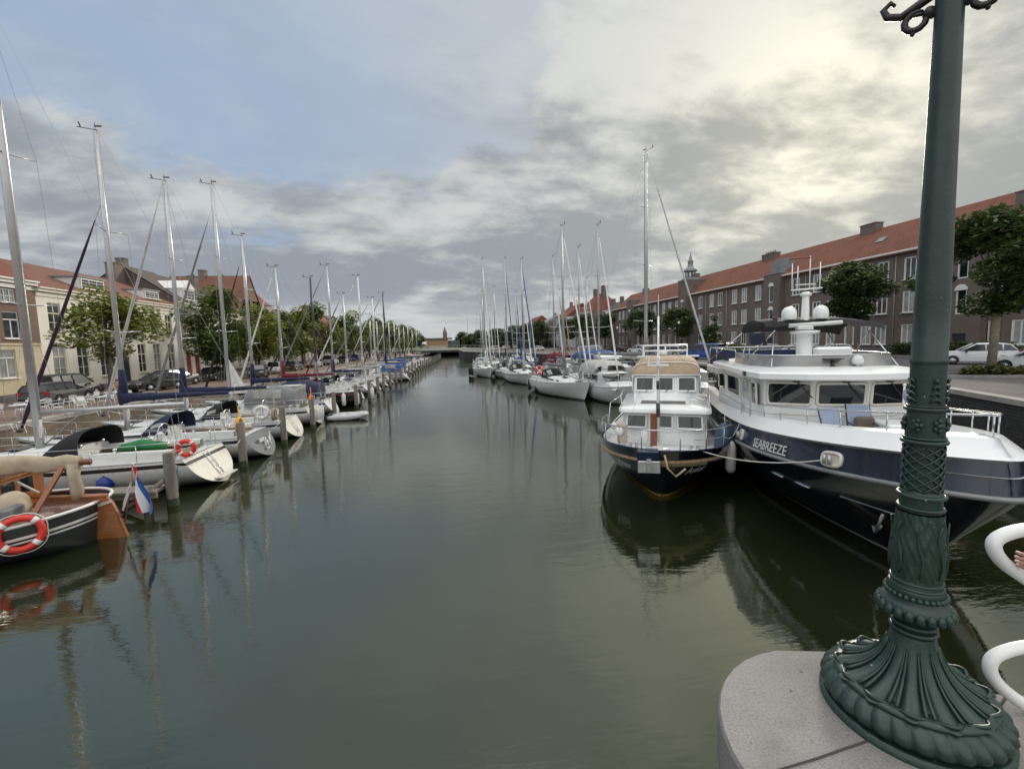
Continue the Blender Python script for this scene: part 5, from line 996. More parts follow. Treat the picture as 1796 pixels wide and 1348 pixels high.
cruiser('white cruiser with an arched screen just left of the tan topped motor yacht', (13.0, 39.8, 0), math.atan2(-1, .02), 9.6, 3.2, 1.2, canopy='lightgrey', fly=False)
cruiser('tall white flybridge cruiser with a blue cover beyond the front right yachts', (17.0, 56, 0), hd, 12, 4, 1.7, canopy='blue')
cruiser('white cruiser stern showing between the two big navy yachts', (18.6, 34, 0), math.atan2(-.9, -.42), 9.5, 3.4, 1.5, fly=False)
cruiser('white cruiser with burgundy canopy in the middle of the right group', (16.8, 72, 0), hd, 9, 3.2, 1.1, canopy='burgundy', fly=False)
# dark mooring posts between the boats
MM('post_dark', (.035, .025, .022), .8, var=.3)
for x, y, lb in ((14.7, 33.5, 'dark wooden pile beside the bow of the rightmost front yacht'), (15.6, 32.6, 'second dark wooden pile left of the tan topped cruiser')): tag(MB().lathe([(.2, -1), (.2, 1.7), (.17, 1.75)], 10).build('mooring_pile', M['post_dark'], None, (x, y, 0)), lb, 'mooring pile', 'dark piles among the right boats')
# ================================================================ the two navy motor yachts
boatpaint('navy_gloss', (.004, .006, .016), .15, .5); boatpaint('navy_light', (.010, .020, .046), .2, .4); MM('white_gloss', (.80, .81, .81), .3, var=.035, vs=1.2, coat=.4); MM('gold', (.40, .26, .05), .4, var=.2); MM('rope_tan', (.40, .29, .18), .9, var=.25, vs=8); MM('rope_yellow', (.36, .31, .17), .95, var=.3, vs=9); MM('antislip', (.62, .63, .63), .8, var=.06); MM('fabric_blue', (.25, .30, .40), .8); MM('galv', (.50, .51, .52), .4, .6, var=.15)
DX, DY = -.3, -.954; HD = math.atan2(DY, DX)
def motor_windows(parent, pts, m='hatch_glass', fr='white_gloss', name='window', th=.03, fw=.035, rd=.07):
    """pts = 4 corners (3d) ll, lr, ur, ul of a pane; builds a rounded frame with its pane"""
    P = [Vector(p) for p in pts]; n = (P[1] - P[0]).cross(P[3] - P[0]).normalized(); loop = []
    for i in range(4):
        a, b, c = P[i - 1], P[i], P[(i + 1) % 4]; u = (a - b).normalized() * rd; v = (c - b).normalized() * rd
        for k in range(4): f = k / 3; loop.append(b + u * (1 - f) ** 2 + v * f ** 2)
    MBf = MB().tube([p + n * .012 for p in loop], fw, 5, True, .5); o = MBf.build(name, M[fr], parent)
    MB().add([p + n * .014 for p in loop], [list(range(len(loop)))]).build('pane', M[m], o); return o
# ---------------- the smaller yacht, bow on
L = 12.2; AX, AY = -.468, -.8837; HA = math.atan2(AY, AX); o_ = (5.86 - AX * L, 11.9 - AY * L, 0)
OH = Hull(L, 4.6, 1.22, 1.80, 1.25, tm=.62, tb=.86, pe=2.2, q=1.75, rake=1.35, srake=-.1, zks=-.35, zk=-.6, nm=2.8, nb=1.75, g=1.25, kb=-.5, st=0)
t = thing('motor_yacht', 'navy motor yacht with tan canopy and rope fender, bow towards the camera', 'motor yacht', o_, HA)
OH.band(lambda q: OH.zkk(q), OH.zs, 12, nt=44, bow=2.).build('hull', M['navy_gloss'], t)
OH.band(lambda q: .0, lambda q: .11, 1, .006, nt=44, bow=2.).build('gold_waterline', M['gold'], t); OH.transom(8, .004).build('transom', M['navy_gloss'], t)
def osh(dz, r, n, m, t0=0., t1=1.):
    b = MB()
    ts = [t0 + (t1 - t0) * (1 - (1 - i / 44) ** 2.) for i in range(45)]
    pts = [OH.p(q, OH.zs(q) + dz, -1, .01) for q in ts] + [OH.p(q, OH.zs(q) + dz, 1, .01) for q in ts[::-1]][(1 if t1 > .999 else 0):]
    b.tube(pts, r, 8); return b.build(n, M[m], t)
osh(-.40, .062, 'rope_strake', 'rope_tan')
# bow rope fender: fringe hanging under the strake on the port bow and wrapped over the stem
fr = MB()
for i in range(46):
    q = 1 - (i / 45) ** 2 * .075; z = OH.zs(q) - .42; p = Vector(OH.p(q, z, 1, .03)); fr.tube([p, p + Vector((-.02, .0, -.13))], [.026, .014], 5)
fr.build('rope_fringe', M['rope_yellow'], t)
ld = OH.deck(-.36, 0, 1, 30, .05, .06).build('deck', M['antislip'], t); osh(.0, .03, 'cap_rail', 'navy_light')
# inner bulwark face
b = MB(); ts = [1 - (1 - i / 40) ** 2. for i in range(41)]
for sd in (1, -1): b.grid([[(OH.x(q, OH.zs(q) - k) - .07 - .05 * k, sd * max(0, OH.y(q, OH.zs(q) - k) - .07), OH.zs(q) - k) for k in (.02, .4)] for q in ts])
b.build('inner_bulwark', M['white_gloss'], t)
# anchor gear at the stem
bx = OH.x(1, 1.8)
MB().box((bx - .12, -.34, 1.64), (.42, .62, .30), .12, .03).build('bow_housing', M['navy_light'], t); MB().box((bx + .10, -.30, 1.34), (.06, .62, .34), .12, .02).box((bx + .06, -.30, 1.52), (.30, .12, .1)).box((bx + .15, -.30, 1.34), (.05, .10, .28), .12).box((bx + .14, -.42, 1.30), (.04, .06, .16)).build('anchor_plate', M['galv'], t)
MB().tube([(bx + .05, .12, 1.7), (bx + .16, .2, 1.35), (bx + .12, .42, 1.12), (bx - .02, .68, 1.32)], .03, 6).build('bow_line', M['rope_tan'], t)
wl = MB().box((bx - .75, -.1, 1.56), (.5, .4, .32), 0, .05).tube([(bx - .75, -.45, 1.6), (bx - .75, .25, 1.6)], .11, 8).build('windlass', M['galv'], t)
# lower cabin with three front windows
def cabin(name, x0, x1, w0, w1, z0, z1, rk, m, top=.12, bow_=.22):
    b = MB(); rows = []
    for z, f in ((z0, 0), (z1, 1)):
        xf = x1 - rk * f; rows.append([(x0, -w0, z), (x0 + .1, -w0, z), (xf - bow_ * 1.6, -w1, z), (xf - bow_ * .7, -w1 * .72, z), (xf, -w1 * .3, z), (xf, w1 * .3, z), (xf - bow_ * .7, w1 * .72, z), (xf - bow_ * 1.6, w1, z), (x0 + .1, w0, z), (x0, w0, z)])
    b.grid(rows, True, False); return b, rows
zc0, zc1 = 1.05, 2.30; xc = 8.3
b, rows = cabin('c', 4.2, xc, 1.62, 1.42, zc0, zc1, .12, '', bow_=.12); cb = b.build('forward_cabin', M['white_gloss'], t)
# thick rounded roof with overhang
def slab(name, x0, x1, w0, w1, z, th, m, parent, rnd_=.5, camber=.07):
    out = []
    for i in range(9): a = PI / 2 * i / 8; out.append((x1 - rnd_ + rnd_ * math.sin(a), -(w1 - rnd_ * .8) - rnd_ * .8 * math.cos(a)))
    out = [(x0, -w0)] + out; full = out + [(a, -b_) for a, b_ in out[::-1]]
    b = MB(); rings = [[(a, b_, z) for a, b_ in full], [(a, b_, z + th * .7) for a, b_ in full], [(x0 + (a - x0) * .985, b_ * .955, z + th) for a, b_ in full], [(x0 + (a - x0) * .9, b_ * .5, z + th + camber) for a, b_ in full]]
    b.grid(rings, True); b.add(rings[-1], [list(range(len(full)))]); b.add(rings[0], [list(range(len(full)))[::-1]]); return b.build(name, M[m], parent)
slab('coachroof', 3.8, xc + .16, 1.74, 1.62, zc1 - .02, .18, 'white_gloss', t, .35)
def front_win(parent, x, ya, yb, z0, z1, rk, dx=.0, m='pane_dark'):
    motor_windows(parent, [(x, ya, z0), (x, yb, z0), (x - rk, yb * .98, z1), (x - rk, ya * .98, z1)], m, rd=.05, fw=.04)
for ya, yb in ((-1.32, -.62), (-.20, .30), (.48, 1.32)):
    e = .03 + .12 * (max(abs(ya), abs(yb)) / 1.42) * .2; front_win(cb, xc + .005, ya, yb, 1.72, 2.18, .10)
for sd in (-1, 1):
    for xa, xb in ((4.6, 5.7), (5.9, 6.9), (7.1, 7.9)):
        y0 = 1.62 - .2 * (xa - 4.3) / 4; y1 = 1.62 - .2 * (xb - 4.3) / 4; P = [(xa, sd * y0, 1.7), (xb, sd * y1, 1.7), (xb, sd * y1, 2.15), (xa, sd * y0, 2.15)]
        if sd > 0: P = [P[1], P[0], P[3], P[2]]
        motor_windows(cb, P, 'pane_dark')
MB().box((7.3, -.05, zc1 + .22), (.85, 1.62, .035)).build('deck_hatch', mat('hatch_grey', (.10, .095, .09), .5), t)
MB().box((7.1, 1.18, zc1 + .26), (.3, .5, .2), .2, .04).tube([(6.9, 1.0, zc1 + .35), (7.2, 1.2, zc1 + .4), (7.3, 1.45, zc1 + .32)], .05, 6).build('coiled_hose', M['deck_white'], t)
# wheelhouse
xw = 5.75; b, rows = cabin('w', 2.2, xw, 1.42, 1.30, 2.2, 3.42, .42, '', bow_=.10); wh = b.build('wheelhouse', M['white_gloss'], t)
for ya, yb in ((-1.20, -.48), (-.30, .32), (.50, 1.18)):
    x0 = xw - .42 * (2.78 - 2.2) / 1.22 + .01; x1 = xw - .42 * (3.34 - 2.2) / 1.22 + .01; motor_windows(wh, [(x0, ya, 2.78), (x0, yb, 2.78), (x1, yb, 3.34), (x1, ya, 3.34)], 'pane_dark', rd=.05, fw=.045)
for sd in (-1, 1):
    for xa, xb in ((2.5, 3.6), (3.8, 5.0)):
        P = [(xa, sd * 1.43, 2.7), (xb, sd * 1.36, 2.7), (xb, sd * 1.36, 3.3), (xa, sd * 1.43, 3.3)]
        if sd > 0: P = [P[1], P[0], P[3], P[2]]
        motor_windows(wh, P, 'pane_dark')
wp = MB()
for y in (-.8, .0, .85): wp.tube([(xw - .12, y, 2.72), (xw - .28, y + .22, 3.1)], .014, 4)
wp.build('wiper', M['alu_dark'], wh)
# tan folding canopy above
n = 14; rows = []
for x, zz, h, w in ((5.42, 3.44, .04, 1.36), (5.0, 3.44, .50, 1.37), (4.4, 3.44, .66, 1.37), (3.0, 3.44, .70, 1.38), (1.2, 3.44, .66, 1.40), (.3, 3.4, .5, 1.42)): rows.append([(x, w * math.copysign(abs(math.cos(PI * k / n)) ** .45, math.cos(PI * k / n)), zz + h * math.sin(PI * k / n) ** .55) for k in range(n + 1)])
c = MB().grid(rows).build('canopy', M['cloth_tan'], t); MB().tube([Vector(p) + Vector((.01, 0, .012)) for p in rows[1]], .022, 5).tube([(5.46, -1.36, 3.44), (5.46, 1.36, 3.44)], .03, 5).build('canopy_frame', M['white_gloss'], c)
MB().grid([[(.4 - .3 * u, 1.42 + .02 * u, 3.4 - 1.5 * u + 0 * v) if v == 0 else (1.2 - .2 * u, 1.43, 3.5 - 1.45 * u) for v in (0, 1)] for u in (0, .3, .7, 1)]).build('canopy_side', mat('cloth_brown', (.13, .10, .08), .85), c)
MB().grid([[(2.3 - .04 * math.sin(u * 9), 1.46 + .05 * math.sin(u * 7 + v * 4), 3.35 - .95 * u) if v == 0 else (2.05, 1.49, 3.3 - .9 * u) for v in (0, 1)] for u in (0, .25, .5, .75, 1)]).build('red_flag', M['red_cloth'], t)
# aft arch, table like frame and little radar
a = MB(); z9 = 4.62
a.tube([(1.0, -1.2, 3.6), (.9, -1.2, z9), (.9, .95, z9), (1.0, .95, 3.6)], .045, 6).tube([(.9, -1.2, 4.35), (.9, .95, 4.35)], .05, 6).tube([(.2, -1.2, 3.6), (.2, -1.2, z9), (.2, .95, z9), (.2, .95, 3.6)], .045, 6).tube([(.9, -.1, 4.1), (.9, -.1, 4.7)], .04, 5); a.box((.6, 0, 4.05), (1.2, 3.0, .05)); a.build('equipment_arch', M['white_gloss'], t)
MB().lathe([(.16, 0), (.2, .04), (.2, .2), (.14, .24)], 12, (1.3, -.2, 4.1)).build('radar_dome', M['deck_white'], t)
# folding signal mast on the foredeck and the varnished board beside it
ms = MB().tube([(8.75, -.18, 1.3), (8.75, -.18, 5.75)], [.055, .03], 8).box((8.75, -.18, 4.05), (.5, .7, .04)).tube([(8.75, -.18, 4.1), (8.85, -.18, 4.35)], .06, 6).tube([(8.75, -.18, 5.7), (8.75, -.18, 6.5)], .012, 4).tube([(8.75, -.5, 4.05), (8.75, -.5, 4.4)], .02, 4).build('signal_mast', M['white_gloss'], t)
MB().tube([(8.75, -.18, 2.2), (8.75, -.18, 2.7)], .07, 8).tube([(8.75, -.18, 3.2), (8.75, -.18, 3.5)], .065, 8).build('mast_collar', M['alu_dark'], ms)
w = MB()
for e in ((11.6, 0, 1.9), (5.2, 1.4, 3.4), (5.2, -1.4, 3.4), (9.2, -1.3, 1.6)): shroud(w, (8.75, -.18, 5.0), e, .006)
w.build('mast_stay', M['wire'], ms)
MB().box((9.0, -.32, 1.75), (.10, .22, 1.25), 0, .02).build('varnished_board', M['varnish_dark'], t); MB().box((8.9, -1.42, 1.6), (.3, .32, .7), .3, .04).build('canvas_bag', M['cloth_beige'], t)
MB().lathe([(.12, -.2), (.15, 0), (.12, .2)], 10, (9.0, -.62, 1.55)).ball((9.2, -1.5, 1.72), .16).ball((8.4, -1.75, 1.75), .15).build('deck_fender', M['fender_white'], t)
for y in (-.85, .95):
    bo = MB()
    for d in (-.1, .1): bo.lathe([(.055, 0), (.055, .2), (.075, .22)], 10, (OH.x(.93, 1.7) - .35, y + d, 1.52))
    bo.box((OH.x(.93, 1.7) - .35, y, 1.52), (.22, .42, .06)); bo.build('bollard', M['galv'], t)
# pulpit rail
r = MB(); ts = [.55, .63, .71, .78, .84, .89, .93, .962, .985, .997]
P = [Vector(OH.p(q, OH.zs(q), -1, -.03)) for q in ts] + [Vector((OH.x(1, 1.8) - .03, 0, 1.8))] + [Vector(OH.p(q, OH.zs(q), 1, -.03)) for q in ts[::-1]]
rail(r, P, .58, .02, False, False); 
for i in (0, 2, 4, 6, 8, 12, 14, 16, 18, 20): r.tube([P[i], P[i] + Vector((0, 0, .58))], .017, 5)
r.tube([p + Vector((-.02, 0, .30)) for p in P[:8]], .009, 4).tube([p + Vector((-.02, 0, .30)) for p in P[13:]], .009, 4); r.build('pulpit_rail', M['steel'], t)
s_ = MB()
for sd in (-1, 1): s_.tube([(8.2, sd * 1.5, 2.3), (8.1, sd * 1.55, 2.85), (6.5, sd * 1.6, 2.95), (5.9, sd * 1.6, 2.5)], .02, 5).tube([OH.p(.55, OH.zs(.55), sd, -.04), Vector(OH.p(.5, OH.zs(.5), sd, -.04)) + Vector((0, 0, 1.0)), Vector(OH.p(.2, OH.zs(.2), sd, -.04)) + Vector((0, 0, 1.0))], .02, 5)
s_.build('side_rail', M['steel'], t)
text_on(OH, 'Avior', .75, .86, .36, 1, M['gel_white'], t, .012, .35, 'name_lettering', -1); text_on(OH, 'Avior', 1.9, .86, .36, -1, M['gel_white'], t, .012, .35, 'name_lettering', 1)

# ---------------- the large yacht SEABREEZE
L = 16.2; DX, DY = -.366, -.9306; so_ = (8.7 - DX * L, 5.75 - DY * L, 0); HD2 = math.atan2(DY, DX)
SH = Hull(L, 4.55, 1.45, 2.30, 1.50, tm=.60, tb=.84, pe=2., q=1.6, rake=2.3, srake=0., zks=-.4, zk=-.7, nm=2.3, nb=1.15, g=1.05, kb=-.6, st=0)
sb = thing('motor_yacht', 'large navy and white motor yacht lettered SEABREEZE behind the lamp post', 'motor yacht', so_, HD2)
SH.band(lambda q: SH.zkk(q), SH.zs, 12, nt=50, bow=2.2).build('hull', M['navy_gloss'], sb); SH.band(lambda q: .20, lambda q: .27, 1, .006, nt=50, bow=2.2).build('waterline_stripe', M['gel_grey'], sb); SH.transom(8, .004).build('transom', M['navy_gloss'], sb)
TS = [1 - (1 - i / 56) ** 2.2 for i in range(57)]
def sp(q, dz, sd, inn=0., fwd=0.):
    z = SH.zs(q); h = SH.hb(q); k = max(0, (h - inn) / h) if h > .01 else 0
    return (SH.x(q, z) - inn * (q ** 6) * 1.0 + fwd, sd * h * k, z + dz)
def ringband(name, m, z0, i0, z1, i1, parent, rows=3, t0=0):
    b = MB()
    for sd in (1, -1): b.grid([[sp(q, z0 + (z1 - z0) * j / rows, sd, i0 + (i1 - i0) * j / rows) for j in range(rows + 1)] for q in TS if q >= t0])
    return b.build(name, M[m], parent)
ringband('bulwark', 'navy_light', 0, 0, .56, .10, sb); ringband('bulwark_cap', 'white_gloss', .56, .10, .62, .02, sb, 1); ringband('cap_shoulder', 'white_gloss', .62, .02, .66, .06, sb, 1); ringband('white_flare', 'white_gloss', .66, .06, .92, .30, sb, 3); ringband('flare_top', 'white_gloss', .92, .30, .94, .62, sb, 2); ringband('inner_bulwark', 'white_gloss', .94, .62, .2, .66, sb, 2)
def loop_tube(dz, inn, r, t0=0.):
    return [sp(q, dz, -1, inn) for q in TS if q >= t0] + [sp(q, dz, 1, inn) for q in TS[::-1] if q >= t0][1:]
MB().tube(loop_tube(.0, -.03, .07), .052, 8).build('rub_strake', mat('strake_grey', (.24, .245, .25), .4, .2), sb)
b = MB().grid([[(SH.x(q, SH.zs(q)), SH.hb(q) * .9 * k / 4, SH.zs(q) + .34) for k in range(-4, 5)] for q in TS]); b.build('deck', M['antislip'], sb)
# top rail on the flare
r = MB(); P = [Vector(p) for p in loop_tube(.94, .34, 0, .42)]
r.tube([p + Vector((0, 0, .36)) for p in P], .022, 6); N = len(P); acc = 0
for i in range(1, N):
    acc += (P[i] - P[i - 1]).length
    if acc > .95: r.tube([P[i], P[i] + Vector((0, 0, .36))], .017, 5); acc = 0
r.build('deck_rail', M['steel'], sb)
# wheelhouse, front at x=10.4
_before = set(COL.objects)
YS, ZSC = .92, .93
xf = 10.45; zb, zt = 2.42, 3.62
def wprof(z): f = (z - zb) / (zt - zb); return xf + .10 * f
b = MB(); ring = lambda z, e=0: [(4.4, -2.12, z), (xf - 1.1, -2.15 - .03 * (z - zb), z), (wprof(z) - .42, -1.98 - .04 * (z - zb), z), (wprof(z) - .06, -.72, z), (wprof(z) - .06, .72, z), (wprof(z) - .42, 1.98 + .04 * (z - zb), z), (xf - 1.1, 2.15 + .03 * (z - zb), z), (4.4, 2.12, z)]
b.grid([ring(1.7), ring(zb), ring(zt)], True, False); hs = b.build('wheelhouse', M['white_gloss'], sb)
MB().tube(ring(zb + .1), .03, 5, True).build('belt_moulding', M['gel_cream'], hs)
def wpt(y, z): # point on front facets
    a = abs(y); x0 = wprof(z) - .06; x = x0 if a < .72 else x0 - .36 * (a - .72) / (1.26 + .04 * (z - zb)); return (x + .012, y, z)
for ya, yb in ((-1.9, -.80), (-.64, .64), (.80, 1.9)):
    k = 1.02; motor_windows(hs, [wpt(ya, 2.84), wpt(yb, 2.84), wpt(yb * 1.01, 3.50), wpt(ya * 1.01, 3.50)], 'hatch_glass', 'gel_cream', fw=.05, rd=.10)
for sd in (-1, 1):
    for xa, xb, m in ((9.45, 9.95, 'pane_dark'), (8.4, 9.25, 'pane_curtain_sky'), (6.2, 8.0, 'hatch_glass'), (4.7, 5.9, 'hatch_glass')):
        P = [(xa, sd * 2.17, 2.78), (xb, sd * 2.165, 2.78), (xb, sd * 2.195, 3.46), (xa, sd * 2.2, 3.46)]
        if sd > 0: P = [P[1], P[0], P[3], P[2]]
        motor_windows(hs, P, m, 'gel_cream', rd=.08)
dr = MB().tube([(8.36, -2.2, 1.9), (8.34, -2.22, 3.5), (9.32, -2.2, 3.5), (9.34, -2.2, 1.9)], .02, 4).box((8.5, -2.22, 2.5), (.05, .06, .2)).build('side_door', M['gel_grey'], hs)
w = MB()
for y in (-1.2, .1, 1.3): p = Vector(wpt(y, 3.56)); q = Vector(wpt(y + .42, 3.06)); w.tube([p + Vector((.05, 0, 0)), q + Vector((.05, 0, 0))], .02, 4).box(tuple(p + Vector((.06, 0, .0))), (.08, .16, .07))
w.build('wiper', M['alu_dark'], hs)
# roof with visor
def roofring(z, e): return [(3.9 - e * .3, -2.3 - e, z), (xf - 1.0, -2.42 - e, z), (xf + .05 + e * .5, -2.28 - e, z), (xf + .55 + e, -1.1, z), (xf + .66 + e, 0, z), (xf + .55 + e, 1.1, z), (xf + .05 + e * .5, 2.28 + e, z), (xf - 1.0, 2.42 + e, z), (3.9 - e * .3, 2.3 + e, z)]
b = MB(); R0 = [roofring(zt, -.08), roofring(zt + .04, 0), roofring(zt + .20, .0), roofring(zt + .24, -.06), [(3.9 + (x - 3.9) * .95, y * .8, zt + .33) for x, y, z in roofring(0, 0)], [(3.9 + (x - 3.9) * .8, y * .4, zt + .40) for x, y, z in roofring(0, 0)]]
b.grid(R0[:2], True, False); b.grid(R0[1:3], True, False); b.grid(R0[2:4], True, False); b.grid(R0[3:], True); b.add(R0[0], [list(range(9))[::-1]]); b.add(R0[-1], [list(range(9))]); b.build('roof', M['white_gloss'], sb)
MB().box((xf - .95, -2.45, zt + .13), (.16, .06, .14)).build('side_light', M['alu_dark'], sb)
zr = zt + .40
# flybridge wind screen of tinted glass, horn, search light, rails, seat
g = MB(); P = [(6.4, -1.95), (8.4, -2.0), (9.6, -1.75), (10.1, -.8), (10.15, .8), (9.7, 1.75), (8.4, 2.0), (6.4, 1.95)]
g.grid([[(x, y, zr - .12) for x, y in P], [(x - .14, y * .985, zr + .30) for x, y in P]]); ws = g.build('fly_screen', M['clear_vinyl'], sb); MB().tube([(x - .14, y * .985, zr + .31) for x, y in P], .022, 5).build('screen_rail', M['steel'], ws)
MB().lathe([(.05, 0), (.05, .08), (.14, .1), (.16, .2), (.10, .34), (.02, .36)], 12, (10.15, .55, zr - .06)).build('search_light', M['deck_white'], sb)
MB().tube([(10.1, -.1, zr - .06), (10.1, -.1, zr + .15)], .05, 6).box((10.1, -.1, zr + .2), (.3, .5, .03)).lathe([(.14, -.08), (.05, 0)], 8, (10.1, -.1, zr - .0)).build('horn_bracket', M['alu_dark'], sb)
MB().box((9.6, .1, zr + .3), (.35, 1.0, .5), 0, .06).build('helm_console', M['white_gloss'], sb)
# flying bridge overhang aft, navy dodger, life raft
MB().box((3.4, .15, 3.42), (5.0, 4.3, .34), 0, .08).build('boat_deck', M['white_gloss'], sb); MB().box((5.0, -1.72, 3.78), (.9, .55, .36), .1, .12).build('life_raft', M['deck_white'], sb)
d = MB(); d.grid([[(x, y, z) for z in (3.6, 4.25)] for x, y in ((5.2, -1.92), (3.0, -1.95), (1.2, -1.9), (1.15, 0), (1.2, 2.2), (3.0, 2.25), (5.2, 2.22))], False, False); d.build('dodger', M['cloth_navy'], sb)
r = MB(); P = [(6.0, -1.85), (3.0, -1.95), (1.2, -1.9), (1.15, 0), (1.2, 2.2), (3.0, 2.25), (6.0, 2.2)]; r.tube([(x, y, 4.42) for x, y in P], .025, 5)
for x, y in P: r.tube([(x, y, 3.6), (x, y, 4.42)], .02, 5)
r.tube([(3.2, -2.3, 3.9), (5.9, -1.6, 5.1)], .025, 5).build('boat_deck_rail', M['steel'], sb)
# mast
m = MB().lathe([(.30, 0), (.255, .05), (.25, 1.12), (.45, 1.16), (.47, 1.24), (.20, 1.26)], 18, (8.0, -.1, zr - .15)).build('mast_column', M['white_gloss'], sb)
zm = zr + 1.1
MB().lathe([(.15, 0), (.13, .5), (.11, 1.15), (.09, 1.3)], 12, (8.0, -.1, zm)).lathe([(.09, 1.18), (.18, 1.22), (.18, 1.3), (.09, 1.34)], 12, (8.0, -.1, zm)).build('upper_mast', M['white_gloss'], m)
MB().box((8.0, -.2, zm + .36), (.16, 1.7, .07)).build('crosstree', M['gel_cream'], m)
MB().tube([(8.25, -.7, zm + .18), (8.25, .95, zm + .24)], .07, 8).box((8.22, -.2, zm + .1), (.3, .5, .14), 0, .04).build('radar_scanner', M['deck_white'], m)
for y in (-.61, .39): MB().lathe([(.22, 0), (.245, .05), (.245, .20), (.22, .33), (.15, .42), (.05, .46)], 18, (8.0, y, zm + .40)).build('satellite_dome', M['white_gloss'], m)
f = MB(); f.tube([(8.0, -.57, zm + 1.42), (8.0, .41, zm + 1.46)], .03, 5)
for y, h in ((-.55, 1.4), (-.37, 1.3), (.01, 1.62), (.33, 1.4)): f.tube([(8.0, y, zm + 1.42), (8.0, y, zm + .95 + h)], .018, 5)
f.tube([(8.0, -.45, zm + 1.6), (8.0, .2, zm + 1.6)], .02, 5); f.build('antenna', M['white_gloss'], m)
MB().tube([(8.0, -.65, zm + 2.5), (8.0, .05, zm + 2.52)], .025, 5).build('antenna_top', mat('antenna_rust', (.2, .05, .04), .6), m)
MB().box((8.1, -1.1, zm + .28), (.16, .12, .26)).tube([(8.0, -.95, zm + .38), (8.0, -1.15, zm + .5)], .05, 6).build('deck_lamp', M['alu_dark'], m)
# bimini
b = MB(); rows = []
for x, z, e in ((8.3, 5.32, 0), (8.1, 5.5, .1), (7.0, 5.62, .2), (6.2, 5.62, .2), (5.5, 5.45, .1), (5.2, 5.15, 0)): rows.append([(x, y, z - .10 * abs(y / 2) ** 3 * 1.6 + .05 * e) for y in (-1.45, -1.2, -.6, .3, 1.2, 1.9, 2.25)])
b.grid(rows); bi = b.build('bimini_top', M['cloth_black'], sb); MB().grid([[(x, y, z - .12) for y, z in ((-1.47, 5.2), (-1.46, 4.95), (-1.38, 4.75))] for x in (8.3, 7.2, 6.4)]).build('bimini_side', M['cloth_navy'], bi)
p = MB()
for sd in (-1, 1): p.tube([(8.3, sd * 1.45 + .3, 5.15), (7.2, sd * 1.8, zr)], .02, 5).tube([(5.3, sd * 1.45 + .3, 5.1), (6.6, sd * 1.8, zr)], .02, 5).tube([(8.2, sd * 1.45 + .3, 5.1), (9.9, sd * 1.75, zr - .05)], .02, 5)
p.build('bimini_pole', M['steel'], bi)
# foredeck furniture: chair, locker, cushion
def deck_chair(label, loc, rz):
    c = thing('folding_chair', label, 'folding chair', loc, rz); MB().prism([(0, .42), (.48, .40), (.48, .44), (.03, .47), (-.24, 1.12), (-.28, 1.10)], .52, (0, .26, 0), (1, 0, 0), (0, 0, 1), (0, -1, 0)).build('seat_fabric', M['fabric_blue'], c); f = MB()
    for y in (-.27, .27): f.tube([(-.27, y, 1.13), (.0, y, .44), (.42, y, 0)], .017, 5).tube([(-.22, y, 0), (.5, y, .42)], .017, 5).tube([(-.1, y, .68), (.36, y, .66)], .02, 5)
    f.build('frame', M['alu_dark'], c); return c
def sbr(x, y, z): return (so_[0] + x * math.cos(HD2) - y * math.sin(HD2), so_[1] + x * math.sin(HD2) + y * math.cos(HD2), z)
def sbw(x, y, z): return sbr(x, y * YS, 5 - (5 - z) * ZSC)
def ow(x, y, z): return (o_[0] + x * math.cos(HA) - y * math.sin(HA), o_[1] + x * math.sin(HA) + y * math.cos(HA), z)
deck_chair('blue grey folding chair on the white foredeck of the large yacht', sbw(11.75, -.72, 1.72), HD2 + .35)
deck_chair('second folding chair with brown cushion, half hidden by the first', sbw(11.15, .2, 1.72), HD2 - .1)
tag(MB().box((0, 0, 0), (.14, .46, .44), 0, .05).build('cushion', M['cushion'], None, sbw(11.14, .3, 2.38), HD2), 'brown cushion leaning on the folding chair beside the wheelhouse', 'cushion')
MB().box((11.3, 1.35, 2.1), (.9, 1.5, .80), 0, .04).box((11.76, 1.3, 2.4), (.03, 1.1, .06)).build('deck_locker', M['white_gloss'], sb)
MB().box((11.95, 0, 1.69), (2.6, 3.6, .04)).build('foredeck_platform', M['deck_white'], sb)
for o in set(COL.objects) - _before:
    if o.type == 'MESH' and (o.parent == sb or (o.parent and o.parent.parent == sb) or (o.parent and o.parent.parent and o.parent.parent.parent == sb)):
        for v in o.data.vertices: v.co.y *= YS; v.co.z = 5 - (5 - v.co.z) * ZSC
# hull fittings and name
def fairlead(q, dz, w, h):
    P = []
    for i in range(24):
        a = 2 * PI * i / 24; ca, sa = math.cos(a), math.sin(a); P.append((math.copysign(abs(ca) ** .6, ca) * w, math.copysign(abs(sa) ** .6, sa) * h))
    f = MB(); ring = [Vector(sp(q + u / L, dz + v, -1, -.015 + .1 * (dz + v) / .56)) for u, v in P]; f.tube(ring, .045, 6, True); f.add([Vector(p) for p in ring], [list(range(24))]); o = f.build('fairlead', M['gel_cream'], sb)
    c = MB()
    for k in (-.3, .25): p = Vector(sp(q + k * w / L, dz, -1, -.07)); c.tube([p + Vector((0, 0, -h * .7)), p + Vector((0, 0, h * .7))], .04, 6)
    c.build('roller', M['galv'], o)
fairlead(.60, .27, .16, .14); fairlead(.868, .26, .22, .14)
def sbtext(txt, q0, dz, size):
    cu = D.curves.new('t', 'FONT'); cu.body = txt; cu.size = size; cu.extrude = .004; cu.resolution_u = 2; o = D.objects.new('t', cu); COL.objects.link(o); bpy.context.view_layer.update()
    me = D.meshes.new_from_object(o.evaluated_get(bpy.context.evaluated_depsgraph_get())); D.objects.remove(o); D.curves.remove(cu)
    for v in me.vertices: z = dz + v.co.y; v.co = sp(q0 + v.co.x / L, z, -1, .1 * z / .56 - .03 - v.co.z)
    me.materials.append(M['gel_white']); r = D.objects.new('name_lettering', me); COL.objects.link(r); r.parent = sb
